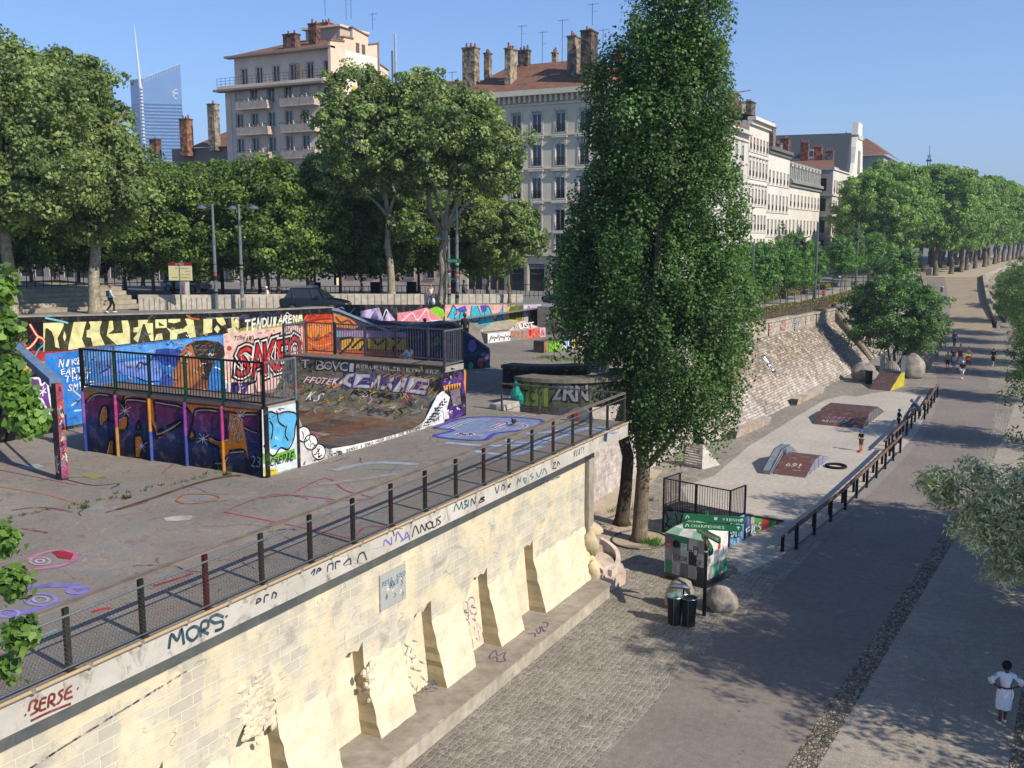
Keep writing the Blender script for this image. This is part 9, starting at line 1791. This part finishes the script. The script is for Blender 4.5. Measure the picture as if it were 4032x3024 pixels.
def person(lab, loc, rz, h=1.72, pose={}, skin='a87458', hair='2a2018', top='d8d8d4', sleeve=1, legs='2a2c34', leglen=2, skirt=None, shoes='d0d0cc', hairlen=0, hat=None, belt=None, kid=False, fem=False, group=None, bag=None):
    J = dict(BASE); J.update(pose); k = h/1.74; t = thing('person', lab, 'person', loc, rz, group); hs_ = 1.22 if kid else 1
    f = lambda n_: Vector(J[n_])*k; sc = H(skin)
    names = ['pel', 'sp', 'ch', 'nk', 'hd', 'shL', 'elL', 'wrL', 'shR', 'elR', 'wrR', 'hiL', 'knL', 'anL', 'toL', 'hiR', 'knR', 'anR', 'toR']
    ed = [('pel', 'sp'), ('sp', 'ch'), ('ch', 'nk'), ('nk', 'hd'), ('ch', 'shL'), ('shL', 'elL'), ('elL', 'wrL'), ('ch', 'shR'), ('shR', 'elR'), ('elR', 'wrR'), ('pel', 'hiL'), ('hiL', 'knL'), ('knL', 'anL'), ('anL', 'toL'), ('pel', 'hiR'), ('hiR', 'knR'), ('knR', 'anR'), ('anR', 'toR')]
    Rd = dict(pel=(.115, .10), sp=(.105 if not fem else .09, .09), ch=(.125, .10), nk=.05, hd=.078, shL=.055, shR=.055, elL=.04, elR=.04, wrL=.026, wrR=.026, hiL=.085, hiR=.085, knL=.052, knR=.052, anL=.036, anR=.036, toL=.032, toR=.032)
    def grow(keys, add, names_=None, scale=1):
        ks = [n_ for n_ in names if n_ in keys]; ix = {n_: i for i, n_ in enumerate(ks)}
        es = [(ix[a], ix[c]) for a, c in ed if a in ix and c in ix]; rr_ = []
        for n_ in ks:
            r_ = Rd[n_]; r_ = (r_, r_) if not hasattr(r_, '__len__') else r_; a = add.get(n_, add['*']) if isinstance(add, dict) else add; rr_.append(((r_[0]+a)*k, (r_[1]+a)*k))
        return skin_mesh([tuple(f(n_)) for n_ in ks], es, rr_)
    b = MB(); V, F = grow(names, 0); b.add(V, F, sc)
    hd = f('hd'); fw_ = Vector((0, 1, 0)); 
    b.ell(hd.x, hd.y+.005*k, hd.z+.015*k, .076*k*hs_, .094*k*hs_, .112*k*hs_, sc, 12, 8)
    for sx in (-1, 1): b.ell(hd.x+sx*.078*k*hs_, hd.y, hd.z, .014*k, .022*k, .032*k, sc, 6, 4); b.ell(hd.x+sx*.03*k, hd.y+.09*k*hs_, hd.z+.02*k, .012*k, .008*k, .008*k, (.02, .015, .012), 6, 4)
    b.ell(hd.x, hd.y+.098*k*hs_, hd.z-.008*k, .012*k, .018*k, .022*k, sc, 6, 4); b.ell(hd.x, hd.y+.086*k*hs_, hd.z-.05*k, .022*k, .008*k, .007*k, H('8a4038'), 6, 4)
    for s_, w_, e_ in (('L', 'wrL', 'elL'), ('R', 'wrR', 'elR')):     # palm, four fingers and thumb
        w0 = f(w_); d = (w0-f(e_)).normalized(); sd_ = d.cross(Vector((0, 0, 1))); sd_ = (sd_ if sd_.length > .2 else Vector((0, 1, 0))).normalized(); pn = sd_.cross(d)
        b.tube([tuple(w0-d*.01*k), tuple(w0+d*.04*k), tuple(w0+d*.085*k)], [.024*k, .036*k, .034*k], sc, 7)
        for q, ln in enumerate((.062, .074, .070, .055)):
            s0 = w0+d*.078*k+sd_*(q-1.5)*.018*k; b.tube([tuple(s0), tuple(s0+d*ln*.5*k+pn*.004*k), tuple(s0+d*ln*.9*k+pn*.018*k)], [.0095*k, .0085*k, .006*k], sc, 5)
        s0 = w0+d*.03*k+sd_*.03*k; b.tube([tuple(s0), tuple(s0+d*.03*k+sd_*.022*k), tuple(s0+d*.06*k+sd_*.026*k)], [.011*k, .010*k, .007*k], sc, 5)
    b.build('body', 'skin', t, local=True, smooth=True)
    if hair:
        b = MB(); b.ell(hd.x, hd.y-.018*k, hd.z+.045*k, .086*k*hs_, .100*k*hs_, .094*k*hs_, H(hair), 12, 8)
        if hairlen: b.ell(hd.x, hd.y-.07*k, hd.z-.06*k*hairlen, .075*k, .045*k, (.08+.07*hairlen)*k, H(hair), 10, 6)
        b.build('hair', 'plain', t, local=True, smooth=True)
    if hat: 
        b = MB(); b.ell(hd.x, hd.y-.005*k, hd.z+.055*k, .105*k*hs_, .122*k*hs_, .095*k*hs_, H(hat), 14, 8); b.box(hd.x-.06*k, hd.y+.09*k, hd.z+.045*k, hd.x+.06*k, hd.y+.17*k, hd.z+.06*k, H(hat)); b.build('helmet' if kid else 'cap', 'gloss', t, local=True, smooth=True)
    keys = ['pel', 'sp', 'ch', 'shL', 'shR']+(['elL', 'elR'] if sleeve >= 1 else [])+(['wrL', 'wrR'] if sleeve >= 2 else [])
    V, F = grow(keys, {'*': .022, 'elL': .024, 'elR': .024, 'wrL': .02, 'wrR': .02, 'pel': .028}); b = MB(); b.add(V, F, H(top)); b.build('shirt' if not skirt else 'dress_top', 'plain', t, local=True, smooth=True)
    if skirt:
        b = MB(); n_ = 18; P = []; pe = f('pel'); kn = (f('knL')+f('knR'))/2; zs = [1.10, 1.0, .90, .72, .55, .44 if skirt[1] else .30]; ws = [.135, .165, .20, .205, .20, .195] if skirt[1] else [.13, .16, .19, .21, .24, .26]
        b.tube([(pe.x+(kn.x-pe.x)*min((1.1-z)/.6, 1), pe.y+(kn.y-pe.y)*min((1.1-z)/.6, 1), z*k) for z in zs], [w_*k for w_ in ws], H(skirt[0]), n_, cap=False)
        for i in range(len(b.v)): x, y, z = b.v[i]; b.v[i] = (x, y*.8, z+(.012*math.sin(i*2.1) if z < .5*k else 0))
        b.build('skirt', 'plain', t, local=True, smooth=True)
        if belt: 
            b = MB(); b.tube([(0, 0, 1.04*k), (0, 0, 1.09*k)], [.150*k, .147*k], H(belt), 18, cap=False); b.build('belt', 'plain', t, local=True)
            b = MB(); b.tube([(.15*k, -.10*k, 1.05*k), (.18*k, -.12*k, .9*k), (.15*k, -.13*k, .76*k)], [.012, .02, .026], H('e8ecf0'), 6); b.build('sash_end', 'plain', t, local=True)
    else:
        V, F = grow(['pel', 'hiL', 'knL', 'hiR', 'knR']+(['anL', 'anR'] if leglen >= 2 else []), {'*': .022, 'anL': .02, 'anR': .02, 'pel': .02}); b = MB(); b.add(V, F, H(legs)); b.build('trousers' if leglen >= 2 else 'shorts', 'plain', t, local=True, smooth=True)
    for s_ in 'LR':
        a, c = f('an'+s_), f('to'+s_); b = MB(); d = (c-a); d.z = 0; d.normalize(); b.tube([tuple(a-d*.05*k-Vector((0, 0, .03*k))), tuple(a+Vector((0, 0, -.01*k))), tuple(a.lerp(c, .6)), tuple(c+d*.03*k)], [.036*k, .05*k, .044*k, .026*k], H(shoes), 8)
        for i in range(len(b.v)): x, y, z = b.v[i]; b.v[i] = (x, y, max(z, min(a.z, c.z)-.035*k))
        b.build('shoe', 'plain', t, local=True, smooth=True)
    if bag:
        b = MB(); p = f('ch'); b.box(p.x-.12*k, p.y-.24*k, p.z-.28*k, p.x+.12*k, p.y-.12*k, p.z+.08*k, H(bag)); b.build('bag', 'plain', t, local=True)
    return t
CAMY = lambda x, y: math.atan2(-x, -y)       # yaw so that +Y local faces the camera side
face_cam = R(180); 
WD_ = person('woman in a white belted dress seen from behind with hands on her hips', (-.05, 27.3, 0), R(12), 1.68, HIPS, '5a3624', '0e0c0b', 'dfe4ee', 1, skirt=('dfe3ec', True), belt='7c3a30', shoes='d8d8d0', hairlen=.0, fem=True)
b = MB(); b.ell(0, -.0, 1.60, .12, .125, .125, H('0c0a0a'), 14, 10); b.build('hair', 'plain', WD_, local=True, smooth=True)
# the dress sleeves widen at the elbow
b = MB(); [b.tube([(sx*.25, -.04, 1.33), (sx*.37, -.09, 1.22), (sx*.33, -.08, 1.13)], [.07, .085, .07], H('dfe4ee'), 10) for sx in (-1, 1)]; b.build('sleeves', 'plain', WD_, local=True, smooth=True)
kid1 = person('small child with blue helmet and black shirt on a red scooter', (-8.55, 60.0, .006), R(155), 1.24, dict(elL=(-.2, .12, 1.15), wrL=(-.12, .3, 1.12), elR=(.2, .12, 1.15), wrR=(.12, .3, 1.12)), 'c08a6c', None, '1c1d20', 1, '4a4a4c', 1, shoes='c83c34', hat='2a4fb4', kid=True)
sct = MB(); sct.box(-8.62, 59.55, .08, -8.48, 60.15, .11, H('c83c34')); sct.tube([(-8.5, 59.58, .1), (-8.48, 59.62, .82)], .015, H('c03a30'), 6); sct.tube([(-8.66, 59.6, .8), (-8.3, 59.64, .8)], .015, H('1c1c1e'), 6); sct.tube([(-8.58, 59.52, .06), (-8.5, 59.52, .06)], .055, H('c84038'), 10); sct.tube([(-8.58, 60.15, .06), (-8.5, 60.15, .06)], .055, H('c84038'), 10); tag(sct.build('kick_scooter', 'gloss'), 'red kick scooter under the small child with blue helmet', 'scooter')
person('child with blue helmet in dark clothes standing beside the wooden rail', (-7.45, 68.0, .006), R(-60), 1.32, dict(wrR=(.22, .3, 1.0), elR=(.22, .15, 1.12)), 'c08a6c', None, '17181c', 1, '202226', 1, shoes='8a8a8c', hat='3a5cc0', kid=True)
person('man in a blue shirt sitting on the wooden rail and leaning forward', (-6.45, 70.0, 0), R(75), 1.78, SIT, 'a87458', '8a8078', '1f6c96', 1, '8a8470', 2, shoes='6a5040')
PEO = 'group walking on the quay'
person('boy striding in front of the walking group in black shirt and white shorts', (-5.4, 94.9, 0), R(172), 1.60, WALK, 'b88468', '2a2420', '1e1c1a', 1, 'c8d0dc', 1, shoes='e8e8e8', hat='d8d8d4', group=PEO)
person('teenager in cream shirt and brown shorts at the left of the walking group', (-7.1, 101.3, 0), R(176), 1.66, {}, 'a87458', '5a4030', 'c8c4b0', 1, '3c2c22', 1, shoes='2a2a2a', group=PEO)
person('teenager in white shirt and bright blue shorts in the walking group', (-6.45, 100.3, 0), R(185), 1.58, WALK, 'b8846a', '3a2a20', 'd0d8dc', 1, '2f8cc0', 1, shoes='e0e0e0', group=PEO)
person('person with dark hair and black shirt in the middle of the walking group', (-6.9, 105.2, 0), R(178), 1.66, {}, '8a5a44', '14100e', '161618', 1, '2a2428', 2, shoes='3a3a3a', hairlen=1, fem=True, group=PEO)
person('woman in pale top and red skirt in the walking group', (-6.5, 108.8, 0), R(182), 1.72, WALK, 'b88468', '6a4030', 'c8a8a0', 0, skirt=('8c2c28', True), shoes='c8b8a8', hairlen=1, fem=True, group=PEO)
pu = person('woman in white top pushing a stroller at the right of the walking group', (-5.6, 106.6, 0), R(180), 1.70, PUSH, 'b0785c', '3a2420', 'd8d4d0', 0, '3a3c44', 2, shoes='6a6a6a', hairlen=1, fem=True, group=PEO)
sr = thing('stroller', 'stroller with orange seat and yellow trim pushed by the woman in white', 'stroller', (-5.55, 105.6, 0)); b = MB(); b.tube([(-5.75, 106.15, 1.02), (-5.35, 106.15, 1.02)], .02, H('2a2a2c'), 6); [b.tube([(x, 106.15, 1.02), (x, 105.5, .45), (x, 105.2, .12)], .018, H('3a3a3c'), 6) for x in (-5.75, -5.35)]; [b.tube([(x, 105.5, .5), (x, 105.95, .1)], .018, H('3a3a3c'), 6) for x in (-5.75, -5.35)]; b.build('frame', 'metal', sr)
b = MB(); b.prism([(-5.73, 105.35, .5), (-5.73, 105.8, .42), (-5.73, 105.95, .95), (-5.73, 105.85, .95), (-5.73, 105.72, .52), (-5.73, 105.35, .58)], (.36, 0, 0), H('b85c34')); b.build('seat', 'plain', sr); b = MB(); b.prism([(-5.74, 105.95, .95), (-5.74, 105.6, 1.08), (-5.74, 105.45, .95), (-5.74, 105.85, .85)], (.38, 0, 0), H('c8d038')); b.build('hood', 'plain', sr)
for x in (-5.78, -5.32):
    for y in (105.2, 105.95): b = MB(); b.tube([(x-.02, y, .11), (x+.02, y, .11)], .11, H('1c1c1e'), 12); b.build('wheel', 'plain', sr)
person('person in loose white shirt just behind the boy in black', (-5.75, 99.2, 0), R(190), 1.74, {}, 'a87458', '3a2a22', 'dcdcd8', 2, 'b8b4ac', 2, shoes='8a6a50', group=PEO)
person('person in long grey dress with blond hair at the left edge of the group', (-8.75, 109.7, 0), R(150), 1.68, WALK, 'c09478', 'b8945c', 'c8a890', 0, skirt=('6a6870', False), shoes='6a6a6a', hairlen=1, fem=True)
person('man in dark blue clothes walking away behind the group', (-8.0, 122.5, 0), R(-5), 1.84, WALK, 'a87458', '3a3028', '2c3a52', 2, '1e2a44', 2, shoes='1c1c1e', bag='3a4454')
person('person in dark clothes half hidden behind the quay tree', (-9.2, 119, 0), R(0), 1.7, {}, 'a87458', '2a2018', '34383c', 2, '202428', 2)
person('man in black shirt and shorts walking away on the right side of the quay', (-3.4, 105.5, 0), R(-8), 1.74, WALK, 'b08468', '1c1816', '17181c', 1, '1c1e22', 1, shoes='c8c8c8')
person('man in light blue shirt walking up the far ramp', (-13.9, 176, 2.78), R(5), 1.80, WALK, 'b08468', '3a3028', 'a8c0dc', 1, '28324c', 1, shoes='c8c8c8', bag='3a4458')
person('walker in pale clothes on the promenade beside the avenue trees', (-14.2, 246, 4.92), R(0), 1.75, WALK, 'b08468', '3a3028', 'c8c4bc', 1, '2a2c30', 2); person('walker in dark red clothes on the promenade beside the pale one', (-13.2, 248, 4.92), R(0), 1.72, {}, 'b08468', '2a2018', '5a2c2c', 2, '202024', 2)
person('man in light blue shirt striding across the plaza with a cross-body bag', (-53.0, 44.9, 7.5), R(-35), 1.80, WALK, 'b0785c', '6a3c28', 'a8c0dc', 2, '1a1c26', 2, shoes='d8d8d8', bag='1c1e24')
person('woman in white top carrying a white bag beside the bent plane trunk', (-37.9, 59.6, 7.45), R(200), 1.68, {}, 'b0785c', '7c3c28', 'e0dcd8', 0, '5a6a80', 2, hairlen=1, fem=True)
bgm = MB(); lump(bgm, (-37.6, 59.45, 7.9), (.14, .1, .22), 4, H('e0e0dc'), 10, 7, .3, 0, 7.4); tag(bgm.build('shopping_bag', 'plain'), 'white shopping bag held by the woman in the white top', 'bag')
person('person in a red skirt walking past the shops beside the lamp post', (-40.3, 66.6, 7.35), R(-60), 1.72, WALK, 'a87458', '2a2018', '3a4a5c', 1, skirt=('a8283c', True), fem=True); person('person in pale clothes walking past the shops right of the red skirt', (-39.7, 67.2, 7.3), R(-60), 1.74, WALK, 'b88468', '8a6a48', 'd8ccc8', 1, '8a8078', 1)
person('person in white clothes walking behind the two lamp posts', (-55.6, 60.0, 7.5), R(60), 1.74, WALK, 'a87458', '2a2018', 'e0dcd8', 1, 'c8c4c0', 2); person('second person in white further right under the lime trees', (-50.8, 62.4, 7.5), R(60), 1.72, {}, 'a87458', '2a2018', 'd8d4d0', 1, '8a8c90', 2)
person('person in white sitting on the low stone wall', (-47.7, 53.8, 8.05), R(150), 1.7, {k_: (v[0], v[1], v[2]) for k_, v in FLOOR.items()}, 'a87458', 'd8d4cc', 'e0dcd8', 1, '3a3c44', 2)
person('person with a dark cap behind the sloping blue coping, left one', (-28.1, 43.6, 6.55), R(180), 1.66, {}, '4a3428', '14100e', '2a2c30', 1, '202024', 2, hat='1c1e22'); person('person with a brimmed dark hat behind the peak of the blue coping', (-26.4, 44.8, 6.75), R(180), 1.7, {}, '4a3428', '14100e', '3a3230', 1, '202024', 2, hat='2c2622')
person('person in white shirt crouching before the orange lettering behind the half pipe', (-26.7, 40.0, 6.35), R(70), 1.75, FLOOR, '6a4834', '14100e', 'dcd8e0', 1, 'b8b4bc', 2)
bsm = MB(); bsm.box(-27.2, 39.2, 5.8, -26.0, 40.6, 6.36, H('7c7670')); tag(bsm.build('concrete_block_seat', 'conc'), 'grey concrete block carrying the person in white shirt', 'block')
person('man in a pale green shirt walking in the planted strip', (-26.0, 94.6, 5.75), R(-50), 1.72, WALK, 'b08468', 'a8a49c', 'a8d4b8', 1, '8cb09c', 2); person('child in a red shirt in the planted strip beside the second catenary pole', (-21.6, 117, 5.2), R(20), 1.3, {}, 'a87458', '1c1816', 'c02828', 1, '8a2828', 1, kid=True)
person('cyclist in pale blue far back in the planted strip', (-25.5, 150, 5.2), R(40), 1.74, {}, 'b08468', '2a2018', '8cb4d0', 1, '6a8cb0', 1)
# ---------------------------------------------------------------- haze, also added to lift dark shade: one closed box of even air round everything
b = MB(); b.box(-3060, -460, -2.4, 3060, 5060, 290, (1, 1, 1)); hz = bpy.data.materials.new('haze'); hz.use_nodes = True; hz.node_tree.nodes.clear()
vo = hz.node_tree.nodes.new('ShaderNodeVolumePrincipled'); mo_ = hz.node_tree.nodes.new('ShaderNodeOutputMaterial'); vo.inputs['Color'].default_value = (.62, .78, 1, 1); vo.inputs['Density'].default_value = .00028; vo.inputs['Anisotropy'].default_value = .2
hz.node_tree.links.new(vo.outputs[0], mo_.inputs['Volume']); M['haze'] = hz; st(b.build('haze', 'haze', loc=(0, 0, -2.4)), 'stuff')
